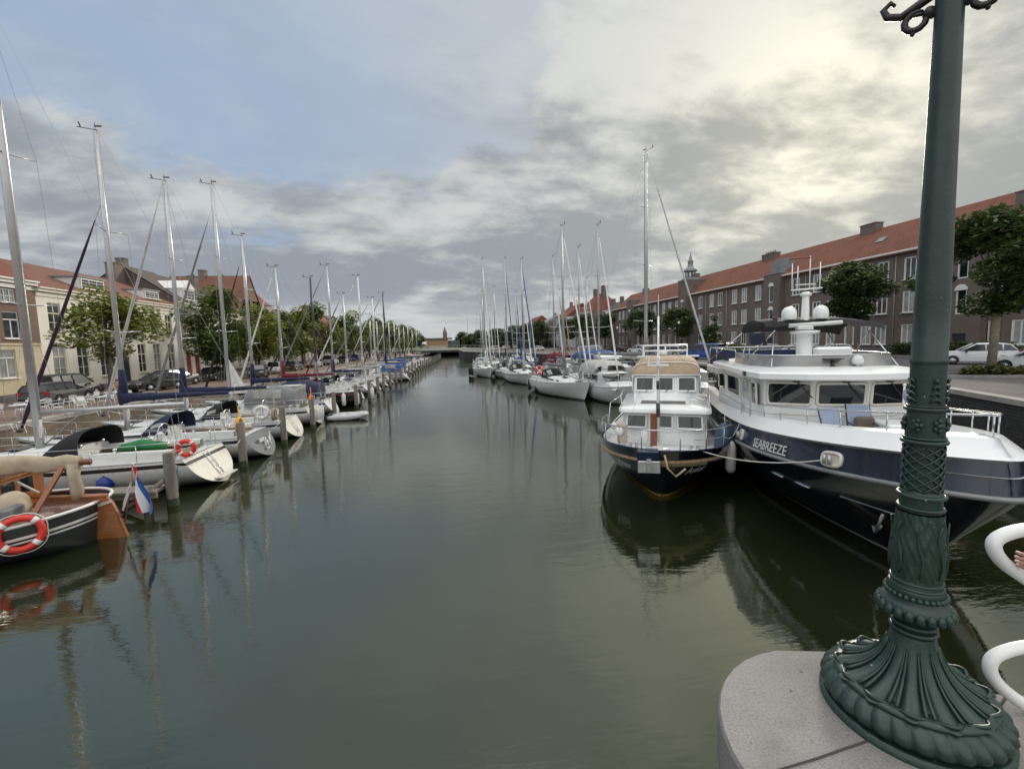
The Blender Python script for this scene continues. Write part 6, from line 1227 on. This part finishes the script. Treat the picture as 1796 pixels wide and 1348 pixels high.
sbtext('SEABREEZE', .675, .10, .36)
for q, dz in ((.56, -.45), (.64, -.5), (.76, -.58), (.82, -.65)):
    z = SH.zs(q) + dz; P = [SH.p(q + d / L, z + .05 * math.copysign(1, d) * 0, -1, .02) for d in (-.28, -.15, 0, .15, .28)]
    MB().tube(P, [.01, .035, .045, .035, .01], 6).build('porthole_rim', M['steel'], sb)
an = MB().add([SH.p(q, z, -1, .012) for q, z in ((.90, 1.35), (.965, 1.35), (.97, .75), (.915, .65))], [[0, 1, 2, 3]]).build('anchor_pocket', M['gel_black'], sb)
a = MB(); p0 = Vector(SH.p(.945, 1.3, -1, .06)); p1 = Vector(SH.p(.945, .7, -1, .1)); a.tube([p0, p1], .03, 6).tube([p1 + Vector((.2, 0, .25)), p1, p1 + Vector((-.25, 0, .3))], .04, 6).tube([SH.p(.89, 1.4, -1, .03), SH.p(.975, 1.4, -1, .03)], .02, 5); a.build('anchor', M['galv'], sb)
# jack flag at the bow
fj = thing('bow_flag', 'small violet and white flag on a bow staff behind the lamp post', 'flag', sbr(13.6, -.15, 2.9)); MB().tube([(0, 0, 0), (0, 0, .95)], .022, 6).ball((0, 0, .97), .035, 8, 5).build('staff', M['gel_white'], fj)
MB().grid([[(-.05 * v - .03 * math.sin(u * 6 + v * 5), -.02 - .26 * v + .03 * math.sin(u * 7), .92 - .62 * u - .18 * v * (1 - u)) for v in (0, .33, .66, 1)] for u in [i / 8 for i in range(9)]]).build('cloth', mat('flag_violet', (.05, .045, .25), .8, col2=(.55, .55, .62), vs=4.5, var=.3), fj)
# big fenders and mooring lines between the hulls
fender('large navy blue fender at the shoulder of the large yacht', sbr(8.7, -2.62, 1.5), 'big', 'fender_navy', None, 1.1, 1.05)
for x, y, lb in ((9.35, 2.12, 'long white fender hanging from the smaller navy yacht, nearer one'), (8.75, 2.2, 'long white fender hanging from the smaller navy yacht, rear one')): fender(lb, ow(x, y, 1.05), 'long', 'fender_white', 'white fenders between the two navy yachts', .7, 1.3)
def line(label, a, b_, sag, r=.016, m='rope_white'):
    a, b_ = Vector(a), Vector(b_); P = [a.lerp(b_, i / 16) - Vector((0, 0, sag * 4 * (i / 16) * (1 - i / 16))) for i in range(17)]
    return tag(MB().tube(P, r, 6).build('mooring_line', M[m], None), label, 'mooring line', 'mooring lines')
fl_ = sp(.868, .26, -1, -.02); line('white rope from the small yacht bow to the large yacht fairlead', ow(OH.x(.93, 1.7) - .2, .95, 1.66), sbr(*fl_), .22)
line('short white rope tying the two navy yachts at the shoulder', ow(9.6, 1.9, 1.75), sbr(8.7, -2.1, 2.35), .3)
# ================================================================ foreground: parapet end, lamp post, white railing, hand
def lamp_paint():
    m, nt, b = newmat('dark_green_enamel'); v = objvec(nt); L_ = nt.links
    base = ramp(nt, noise_n(nt, v, 9, 6, .65), [(.3, (.013, .031, .025)), (.55, (.019, .043, .034)), (.8, (.030, .055, .045))])
    rust = ramp(nt, noise_n(nt, v, 5.5, 8, .7), [(.665, (0, 0, 0)), (.70, (1, 1, 1))]); chip = ramp(nt, noise_n(nt, v, 42, 3, .5), [(.735, (0, 0, 0)), (.75, (1, 1, 1))])
    a = nt.nodes.new('ShaderNodeMix'); a.data_type = 'RGBA'; L_.new(rust, a.inputs[0]); L_.new(base, a.inputs[6]); a.inputs[7].default_value = (.075, .045, .032, 1)
    c = nt.nodes.new('ShaderNodeMix'); c.data_type = 'RGBA'; L_.new(chip, c.inputs[0]); L_.new(a.outputs[2], c.inputs[6]); c.inputs[7].default_value = (.30, .31, .30, 1); L_.new(c.outputs[2], b.inputs['Base Color'])
    b.inputs['Roughness'].default_value = .36; bump_n(nt, b, noise_n(nt, v, 60, 5, .6), .35, .004); return m
M['lamp_green'] = lamp_paint()
LX, LY, LZ = 2.1, 1.715, 3.2
lp = thing('lamp_post', 'tall ornate dark green cast iron lamp post in the right foreground', 'lamp post', (LX, LY, LZ), 0)
G = M['lamp_green']; z = lambda a: a - LZ
n = 112
def gad(r, zz, a):
    k = max(0, min(1, (zz - .036) / .03, (.152 - zz) / .03)); return r * (1 - .02 * k + .075 * k * abs(math.cos(a * 15 + 1.2 * (zz - .09) / .1)) ** .55)
b = MB().lathe([(.352, 0), (.352, .028), (.338, .034)], 72).lathe([(.312, .034), (.322, .045), (.330, .06), (.334, .078), (.330, .098), (.320, .115), (.306, .13), (.290, .144), (.272, .153)], 420, mod=gad).lathe([(.296, .150), (.298, .157), (.288, .166), (.272, .168)], 72); b.build('gadroon_foot', G, lp)
def flute(r, zz, a):
    k = max(0, min(1, (.40 - zz) / .24)); s = math.cos(a * 13); return r * (1 + .085 * k * (abs(s) ** .55 * math.copysign(1, s)) * (.4 + .6 * k)) + .012 * k ** 6 * math.cos(a * 13)
b = MB(); P = [(.276, .160), (.262, .166), (.235, .178), (.205, .194), (.175, .215), (.148, .242), (.125, .275), (.107, .312), (.094, .35), (.085, .385), (.080, .405)]; b.lathe(P, 208, mod=flute, cap=False); b.build('fluted_bell', G, lp)
b = MB().tube([(.274 * (1 + .06 * math.cos(13 * a)) * math.cos(a), .274 * (1 + .06 * math.cos(13 * a)) * math.sin(a), .168 + .008 * math.cos(13 * a)) for a in [2 * PI * i / 208 for i in range(208)]], .008, 6, True)
for k in range(13):
    for d in (-.055, .055): a = 2 * PI * (k + .5) / 13; b.tube([((r) * math.cos(a + d * (r / .27) ** .3), (r) * math.sin(a + d * (r / .27) ** .3), zz + .004) for r, zz in P[1:9]], [.008, .008, .0075, .007, .006, .005, .004, .003], 5)
b.build('leaf_edge', G, lp)
def torus(mb, r, zz, t, fl=1., n_=64): mb.tube([(r * math.cos(2 * PI * i / n_), r * math.sin(2 * PI * i / n_), zz) for i in range(n_)], t, 8, True, fl)
b = MB(); torus(b, .080, z(3.622), .011); torus(b, .078, z(3.652), .010); b.lathe([(.074, z(3.60)), (.074, z(3.67)), (.10, z(3.685)), (.126, z(3.715)), (.134, z(3.745)), (.118, z(3.765)), (.098, z(3.775)), (.098, z(3.80)), (.108, z(3.812)), (.102, z(3.83)), (.094, z(3.845)), (.09, z(3.88))], 64, cap=False); b.build('collar', G, lp)
b = MB()
for k in range(22): a = 2 * PI * k / 22; b.ball((.131 * math.cos(a), .131 * math.sin(a), z(3.728)), (.019, .019, .026), 8, 6)
b.build('bead_ring', G, lp); b = MB()
for k in range(30): a = 2 * PI * k / 30; b.ball((.108 * math.cos(a), .108 * math.sin(a), z(3.802)), .0125, 7, 5)
b.build('small_bead_ring', G, lp)
b = MB(); torus(b, .094, z(3.838), .009); torus(b, .091, z(3.862), .0085); b.build('neck_ring', G, lp)
def relief(r, zz, a):
    return r * (1 + .03 * math.sin(a * 8) * math.sin(zz * 60 + 2 * math.cos(a * 8)) + .026 * abs(math.sin(a * 4 + zz * 9)) ** 3 + .02 * math.sin(a * 24 + zz * 95) * math.sin(zz * 24))
b = MB(); prof = [(.088, 3.868), (.0945, 3.92), (.0965, 3.98), (.0955, 4.04), (.0905, 4.10), (.085, 4.15), (.082, 4.19)]
fine = []
for (r0, a0), (r1, a1) in zip(prof, prof[1:]): fine += [(r0 + (r1 - r0) * i / 7, z(a0 + (a1 - a0) * i / 7)) for i in range(7)]
b.lathe(fine, 120, mod=relief, cap=False)
for k in range(8):     # raised leaf ribs
    a0 = 2 * PI * k / 8
    b.tube([((.097 + .004 * math.sin(i)) * math.cos(a0 + .12 * math.sin(i * .9)), (.097 + .004 * math.sin(i)) * math.sin(a0 + .12 * math.sin(i * .9)), z(3.9 + i * .035)) for i in range(8)], [.004, .006, .007, .008, .007, .006, .005, .003], 5)
b.build('leaf_vase', G, lp)
b = MB(); torus(b, .079, z(4.205), .0085); torus(b, .081, z(4.262), .0095); b.lathe([(.078, z(4.19)), (.076, z(4.235)), (.079, z(4.27)), (.071, z(4.285))], 48, cap=False); b.build('double_ring', G, lp)
b = MB().lathe([(.068, z(4.27)), (.066, z(4.49))], 48, cap=False)
for k in range(8):
    for s in (1, -1):
        a0 = 2 * PI * k / 8; b.tube([(.0705 * math.cos(a0 + s * i * .15), .0705 * math.sin(a0 + s * i * .15), z(4.285 + i * .0078)) for i in range(27)], .0056, 5)
b.build('lattice_band', G, lp)
b = MB(); torus(b, .075, z(4.508), .0095); torus(b, .071, z(4.525), .006); b.lathe([(.068, z(4.49)), (.070, z(4.53)), (.066, z(4.64))], 48, cap=False)
for k in range(6):
    a = 2 * PI * k / 6 + .3
    for j in range(5): q = 2 * PI * j / 5; b.ball(((.071) * math.cos(a + .20 * math.cos(q)), (.071) * math.sin(a + .20 * math.cos(q)), z(4.585) + .022 * math.sin(q)), (.010, .010, .012), 7, 5)
    b.ball((.073 * math.cos(a), .073 * math.sin(a), z(4.585)), .013, 8, 6)
b.build('rosette_band', G, lp)
b = MB(); torus(b, .070, z(4.655), .0085); torus(b, .066, z(4.668), .005); b.lathe([(.064, z(4.64)), (.0625, z(4.70)), (.062, z(4.86))], 48, cap=False)
for k in range(5):
    a = 2 * PI * k / 5 + .5
    for j in range(4): w = .30 - .06 * j; b.tube([((.0635 + .006 * math.sin(PI * (i + 1) / 8)) * math.cos(a + w * (i - 3) / 3), (.0635 + .006 * math.sin(PI * (i + 1) / 8)) * math.sin(a + w * (i - 3) / 3), z(4.685 + j * .028) + .016 * (1 - ((i - 3) / 3) ** 2)) for i in range(7)], [.003, .005, .007, .008, .007, .005, .003], 5)
b.build('acanthus_collar', G, lp)
b = MB().lathe([(.0625, z(4.85)), (.0660, z(4.862)), (.0660, z(4.872)), (.0622, z(4.878)), (.0605, z(5.1)), (.0545, z(5.6)), (.0475, z(6.25)), (.0455, z(6.7)), (.05, z(6.72))], 48); b.build('shaft', G, lp)
# scrolled arms just below the lanterns
th = Vector((-LY, LX, 0)).normalized()
def sc(u, zz): return tuple(th * u + Vector((0, 0, z(zz))))
b = MB()
for s, k in ((1, 1.), (-1, .95)):
    b.tube([sc(s * (.040), 6.33), sc(s * .062, 6.315)] + [sc(s * (.105 - .036 * math.cos(q)), 6.315 + .036 * math.sin(-q)) for q in [i * .55 for i in range(11)]] + [sc(s * .13, 6.345)], [.018, .016] + [.0135] * 11 + [.009], 7)
    b.tube([sc(s * .045, 6.40), sc(s * .10, 6.375), sc(s * .155, 6.355), sc(s * .20, 6.375), sc(s * .215, 6.41), sc(s * .19, 6.43), sc(s * .175, 6.41)], [.02, .018, .016, .015, .013, .011, .007], 7); b.ball(sc(s * .062, 6.33), .024, 8, 6); b.ball(sc(s * .112, 6.272), (.010, .010, .016), 6, 5)
    b.tube([sc(s * .04, 6.55), sc(s * .2, 6.5), sc(s * .38, 6.62), sc(s * .45, 6.8)], [.02, .02, .018, .016], 6)
b.build('scroll_arm', mat('bronze_black', (.022, .02, .02), .35, 0, .2), lp)
# parapet with rounded end
cp = thing('bridge_parapet', 'pale grey stone parapet end carrying the lamp post', 'parapet', (1.79, 1.55, 0))
def outline(e=0.):
    P = [(1.9, -.75 - e), (-.1, -.66 - e)]
    for i in range(19): a = -PI / 2 - (PI * 1.0) * i / 18; P.append(((.65 + e) * math.cos(a) - .0, (.66 + e) * math.sin(a)))
    P += [(.28, .60 + e), (.5, .40 + e), (.66, .235 + e), (.80, .19 + e), (3.2, -.36 + e), (3.2, -.75 - e)]
    return P[1:]
o = outline(); s = MB(); R = [[(a, c, 2.93) for a, c in outline(-.03)], [(a, c, 2.95) for a, c in o], [(a, c, 3.18) for a, c in o], [(a * .985, c * .985, 3.2) for a, c in o]]; s.grid(R, True, False); s.add(R[-1], [list(range(len(o)))]); s.build('cap_stone', M['bluestone'], cp)
MB().tube([(-.66, -.015, 3.199), (-.3, .02, 3.2015), (.0, .06, 3.2015), (.3, .1, 3.2)], .006, 4).tube([(.72, .1, 3.2), (.86, .16, 3.2005)], .006, 4).build('joint', mat('joint_dark', (.06, .055, .05), .9), cp)
MB().grid([[(a, c, -1) for a, c in outline(-.08)], [(a, c, 2.94) for a, c in outline(-.08)]], True, False).build('pier', M['wall_dark'], cp)
# white tubular railing at the right edge
MM('white_rail', (.80, .80, .78), .25, var=.05, vs=6, coat=.4)
rl = thing('bridge_railing', 'white tubular bridge railing with looped ends at the right edge', 'railing', (2.62, 1.64, 3.2))
def loop(pts, r, nm_):
    P = [Vector(p) for p in pts]; Q = []
    for i in range(len(P) - 1):
        p0, p1, p2, p3 = P[max(0, i - 1)], P[i], P[i + 1], P[min(len(P) - 1, i + 2)]
        for k in range(6): t = k / 6; Q.append(.5 * ((2 * p1) + (p2 - p0) * t + (2 * p0 - 5 * p1 + 4 * p2 - p3) * t * t + (3 * p1 - p0 - 3 * p2 + p3) * t ** 3))
    Q.append(P[-1]); return MB().tube([q - Vector((2.62, 1.64, 3.2)) for q in Q], r, 12).build(nm_, M['white_rail'], rl)
loop([(3.9, 1.36, 4.06), (3.0, 1.57, 4.10), (2.68, 1.66, 4.075), (2.53, 1.70, 4.03), (2.50, 1.70, 3.965), (2.58, 1.675, 3.87), (2.78, 1.61, 3.76), (3.3, 1.5, 3.66), (3.9, 1.36, 3.64)], .030, 'upper_loop')
loop([(3.9, 1.36, 3.55), (3.0, 1.52, 3.56), (2.66, 1.61, 3.535), (2.49, 1.645, 3.49), (2.45, 1.65, 3.42), (2.50, 1.635, 3.33), (2.62, 1.595, 3.23), (2.72, 1.57, 3.17)], .028, 'lower_loop')
# hand on the railing, mostly outside the frame: palm, four fingers, thumb, wrist as one skin
MM('skin', (.52, .30, .24), .5, var=.08, vs=14, bump=.2, bs=120, bd=.002)
h = MB(); hb = Vector((2.614, 1.621, 3.965))
def hp(a, b_, c): return tuple(hb + Vector((a, b_, c)))
rows = []
for i, (u, w, t) in enumerate(((-.0, .028, .020), (.03, .036, .022), (.06, .041, .020), (.09, .041, .016))): rows.append([hp(.10 - u, -.045 + .25 * u + w * .15 * math.cos(q), .02 - .25 * u + w * math.cos(q) + t * .4 * math.sin(q)) if False else hp(.10 - u, -.03 + t * math.sin(q), .02 - .3 * u + w * math.cos(q)) for q in [2 * PI * k / 12 for k in range(12)]])
h.grid(rows, True); h.add(rows[0], [list(range(12))]); h.add(rows[-1], [list(range(12))])
for k, (dz, l) in enumerate(((.030, .92), (.009, 1.0), (-.012, .95), (-.032, .78))):
    z0 = -.008 + dz; h.tube([hp(.012, -.03, z0), hp(-.02 * l, -.026, z0 - .006), hp(-.05 * l, -.008, z0 - .012), hp(-.062 * l, .018, z0 - .016), hp(-.05 * l, .040, z0 - .018)], [.0105, .0100, .0095, .0088, .0070], 9)
h.tube([hp(.085, -.03, -.03), hp(.045, -.022, -.062), hp(.008, -.004, -.085), hp(-.012, .014, -.092)], [.015, .0125, .0105, .008], 9); h.tube([hp(.10, -.03, .02), hp(.18, -.05, .03), hp(.42, -.12, .0)], [.027, .029, .038], 12)
pe = thing('person', 'bare hand gripping the white railing at the extreme right edge', 'person', (0, 0, 0)); h.build('hand', M['skin'], pe)
# ================================================================ quay details
CH = 'cafe chairs on the left quay'
def cafe_chair(label, loc, rz):
    t = thing('cafe_chair', label, 'chair', loc, rz, CH); f = MB()
    for x, y in ((-.2, -.2), (-.2, .2), (.2, -.2), (.2, .2)): f.tube([(x * 1.15, y * 1.15, 0), (x, y, .45)], .014, 5)
    f.tube([(-.2, -.2, .45), (-.26, -.2, .82), (-.27, 0, .85), (-.26, .2, .82), (-.2, .2, .45)], .014, 5); f.tube([(.2, -.22, .45), (.18, -.24, .65), (-.22, -.23, .66)], .014, 5).tube([(.2, .22, .45), (.18, .24, .65), (-.22, .23, .66)], .014, 5)
    f.build('frame', M['alu_white'], t); MB().box((0, 0, .455), (.42, .42, .025)).build('seat', M['alu_white'], t); MB().grid([[(-.21 - .05 * u, y, .55 + .25 * u) for y in (-.2, 0, .2)] for u in (0, 1)]).build('backrest', M['alu_white'], t); return t
def cafe_table(label, loc):
    t = thing('cafe_table', label, 'table', loc, 0, 'cafe tables on the left quay'); MB().lathe([(.40, .72), (.41, .735), (.40, .75)], 20).build('table_top', M['alu_white'], t); MB().tube([(0, 0, 0), (0, 0, .72)], .03, 8).tube([(-.25, 0, .02), (.25, 0, .02)], .02, 5).tube([(0, -.25, .02), (0, .25, .02)], .02, 5).build('pedestal', M['alu'], t); return t
c0 = cafe_chair('silver cafe chair on the left quay terrace by the brown brick house', (-22.6, 28.4, ZL), .4); tb0 = cafe_table('round silver cafe table on the terrace by the brown brick house', (-23.4, 29.0, ZL))
rr = random.Random(3)
for k in range(7):
    x, y = -23.2 + (k % 2) * 1.9 + rr.uniform(-.3, .3), 26.6 + k * 1.05
    if k in (0, 3, 6): dup(tb0, (x + .9, y + .3, ZL), 0)
    dup(c0, (x, y, ZL), rr.uniform(0, 6)); dup(c0, (x + .55, y + .75, ZL), rr.uniform(0, 6))
MM('lamp_iron', (.03, .032, .034), .5); MM('globe', (.78, .78, .74), .3); MM('jeans', (.03, .035, .05), .9); MM('shirt_pattern', (.30, .16, .12), .9, var=.6, vs=18); MM('hair', (.05, .03, .02), .7)
def globe_lamp(label, loc, h=2.9, group='globe street lamps on the left quay'):
    t = thing('street_lamp', label, 'street lamp', loc, 0, group); MB().lathe([(.11, 0), (.09, .5), (.05, .55), (.04, h - .1), (.09, h)], 10).build('post', M['lamp_iron'], t); MB().ball((0, 0, h + .24), .26, 14, 10).build('globe', M['globe'], t); MB().lathe([(.1, h + .48), (.14, h + .5), (.03, h + .6)], 10).build('cap', M['lamp_iron'], t); return t
g0 = globe_lamp('black street lamp with a white globe beside the nearest left tree', (-27.5, 41, ZL))
for y, lb in ((58, 'globe street lamp just beyond the dense tree'), (76, 'globe street lamp between the fourth and fifth left trees'), (100, 'globe street lamp far along the left quay')): dup(g0, (-27, y, ZL), 0, lb)
def arm_lamp(label, loc, h=5.2):
    t = thing('street_lamp', label, 'street lamp', loc, 0, 'white headed street lamps on the right quay'); MB().lathe([(.08, 0), (.05, .8), (.035, h)], 8).build('post', M['lamp_iron'], t); MB().lathe([(.06, h), (.2, h + .1), (.22, h + .35), (.1, h + .5)], 10).build('lantern', M['globe'], t); return t
a0 = arm_lamp('street lamp with a white lantern in front of the far brick block', (41, 106, ZR))
for x, y, lb in ((43, 80, 'street lamp with a white lantern before the cupola tower block'), (38, 128, 'street lamp with a white lantern by the farthest orange roof')): dup(a0, (x, y, ZR), 0, lb)
# sitting person on the left quay beside the black hatchback
t = thing('person', 'person with patterned top sitting on the left quay in front of black cars', 'person', (-23.9, 36.2, ZL), -.5)
def skin_body(name, pts, edges, m, parent):
    me = D.meshes.new(name); me.from_pydata([p for p, r in pts], edges, []); o = D.objects.new(name, me); COL.objects.link(o); o.modifiers.new('skin', 'SKIN'); s = o.modifiers.new('sub', 'SUBSURF'); s.levels = 1; s.render_levels = 1
    for i, (p, r) in enumerate(pts): v = me.skin_vertices[0].data[i]; v.radius = (r, r); v.use_root = (i == 0)
    me.materials.append(m); o.parent = parent; return o
pts = [((0, 0, .55), .15), ((.02, 0, .80), .15), ((.03, 0, 1.02), .17), ((.04, 0, 1.13), .06), ((.06, 0, 1.22), .085), ((.07, 0, 1.33), .085), ((.05, .19, 1.0), .055), ((.12, .26, .78), .045), ((.34, .16, .70), .035), ((.05, -.19, 1.0), .055), ((.12, -.26, .78), .045), ((.34, -.14, .72), .035), ((.12, .11, .52), .09), ((.48, .13, .52), .065), ((.46, .13, .10), .045), ((.60, .13, .05), .04), ((.12, -.11, .52), .09), ((.48, -.13, .52), .065), ((.48, -.13, .10), .045), ((.62, -.13, .05), .04)]
skin_body('body', pts, [(0, 1), (1, 2), (2, 3), (3, 4), (4, 5), (2, 6), (6, 7), (7, 8), (2, 9), (9, 10), (10, 11), (0, 12), (12, 13), (13, 14), (14, 15), (0, 16), (16, 17), (17, 18), (18, 19)], M['skin'], t)
MB().lathe([(.17, .5), (.175, .7), (.19, .95), (.17, 1.06), (.07, 1.12)], 14, (.02, 0, 0)).build('top', M['shirt_pattern'], t); MB().ball((.035, 0, 1.34), (.105, .1, .1), 12, 8).build('hair', M['hair'], t)
MB().tube([(0, .11, .53), (.48, .14, .54), (.46, .14, .12)], [.11, .085, .06], 9).tube([(0, -.11, .53), (.48, -.14, .54), (.48, -.14, .12)], [.11, .085, .06], 9).build('trousers', M['jeans'], t)
bx_ = MB().box((0, 0, .22), (.5, .9, .44), 0, .03); tag(bx_.build('bench_block', M['coping'], None, (-23.9, 36.2, ZL), -.5), 'low stone block the person with patterned top sits on', 'bench'); tag(MB().box((0, 0, .2), (.9, .45, .4), 0, .03).build('stone_block', M['coping'], None, (-22.2, 37.0, ZL), .2), 'pale stone block at the quay edge beside the sitting person', 'stone block')
# bicycles leaning near the second tree
def bicycle(label, loc, rz, m):
    t = thing('bicycle', label, 'bicycle', loc, rz, 'bicycles by the dense left tree')
    for x in (-.52, .52): 
        w = MB().tube([(x + .33 * math.cos(a), 0, .34 + .33 * math.sin(a)) for a in [2 * PI * i / 18 for i in range(18)]], .018, 5, True)
        for k in range(4): a = PI * k / 4; w.tube([(x - .32 * math.cos(a), 0, .34 - .32 * math.sin(a)), (x + .32 * math.cos(a), 0, .34 + .32 * math.sin(a))], .004, 3)
        w.build('wheel', M['tyre'], t)
    MB().tube([(-.52, 0, .34), (-.12, 0, .32), (.36, 0, .82), (-.22, 0, .80), (-.12, 0, .32)], .018, 5).tube([(-.52, 0, .34), (-.22, 0, .80), (-.25, 0, .95)], .015, 5).tube([(.52, 0, .34), (.36, 0, .82), (.33, 0, 1.02)], .016, 5).build('frame', M[m], t)
    MB().tube([(.25, -.28, 1.05), (.34, 0, 1.03), (.25, .28, 1.05)], .014, 5).build('handlebar', M['steel'], t); MB().box((-.26, 0, .97), (.26, .16, .06), 0, .02).build('saddle', M['tyre'], t); return t
bk = bicycle('dark bicycle standing left of the dense tree trunk', (-23.6, 52.2, ZL), .6, 'lamp_iron'); dup(bk, (-23.2, 50.6, ZL), .9, 'bicycle nearer the dark green car by the dense tree'); dup(bk, (-24.4, 53.6, ZL), .3, 'bicycle right behind the dense tree trunk')
# bollards on the right quay edge
bl = thing('bollard', 'black iron bollard on the right quay edge near the blue van', 'bollard', (25.6, 37, ZR), 0, 'bollards on the right quay'); MB().lathe([(.16, 0), (.13, .1), (.12, .45), (.17, .5), (.15, .58), (.05, .62)], 12).build('body', M['lamp_iron'], bl)
for y, lb in ((42, 'black iron bollard beyond the blue van bollard'), (29, 'black iron bollard above the large yacht stern'), (22, 'black iron bollard on the right quay above the picture plate')): dup(bl, (edge_x(REDGE, y) + .7, y, ZR), 0, lb)
# parking kerb strips on the right quay
def strip(x0, y0, x1, y1, w, h, name, m):
    d = Vector((x1 - x0, y1 - y0, 0)); n = Vector((-d.y, d.x, 0)).normalized() * w / 2; a, b_ = Vector((x0, y0, 0)), Vector((x1, y1, 0)); vs = [a - n, b_ - n, b_ + n, a + n]
    return struct(MB().add([tuple(v + Vector((0, 0, ZR))) for v in vs] + [tuple(v + Vector((0, 0, ZR + h))) for v in vs], [[4, 5, 6, 7], [0, 1, 5, 4], [1, 2, 6, 5], [2, 3, 7, 6], [3, 0, 4, 7]]).build(name, m))
strip(49.5, 20, 49.5, 140, 6.9, .12, 'pavement', M['paver_grey']); M['asphalt'] = mat('asphalt', (.075, .073, .072), .95, var=.25, vs=1.5, bump=.3, bs=60)
struct(MB().add([(27, 14, ZR + .006), (45.8, 14, ZR + .006), (45.8, 140, ZR + .006), (33, 120, ZR + .006), (31, 60, ZR + .006), (28, 26, ZR + .006)], [[0, 1, 2, 3, 4, 5]]).build('road', M['asphalt']))
# riding sail on the tented yacht
t4 = [o for o in COL.objects if o.get('label', '').startswith('white yacht with grey clear-windowed')][0]
MB().grid([[(5.55 - (1.15 * u) * v, .03 * math.sin(u * 7 + v * 3), 4.55 - 2.35 * u) for v in (0, .33, .66, 1)] for u in [i / 8 for i in range(9)]]).build('riding_sail', M['cloth_white'], t4)
# dark furled flag and courtesy flags on the nearest yacht
fg = thing('flag', 'dark blue flag hanging on the quay pole left of the nearest mast', 'flag', (-24.6, 30.2, ZL), 0); MB().tube([(0, 0, 0), (0, 0, 5.2)], .04, 6).build('pole', M['gel_white'], fg); MB().grid([[(.25 * v + .05 * math.sin(u * 6), -.1 * v, 4.9 - 1.0 * u - .2 * v) for v in (0, .5, 1)] for u in (0, .25, .5, .75, 1)]).build('cloth', M['cloth_navy'], fg)
# stern mooring lines of the near left yachts
for a, b_, lb in (((-8.9, 19.6, 1.1), (-8.95, 20.5, 1.3), 'stern line from the nearest yacht to the post behind it'), ((-9.0, 17.2, 1.1), (-9.14, 15.9, 1.3), 'stern line from the nearest yacht to the nearest post'), ((-8.9, 23.8, 1.05), (-8.75, 24.8, 1.4), 'stern line from the grey sterned yacht to its far post'), ((-8.8, 28.0, 1.0), (-8.55, 29.2, 1.4), 'stern line from the third yacht to its far post')): line(lb, a, b_, .12, .013)
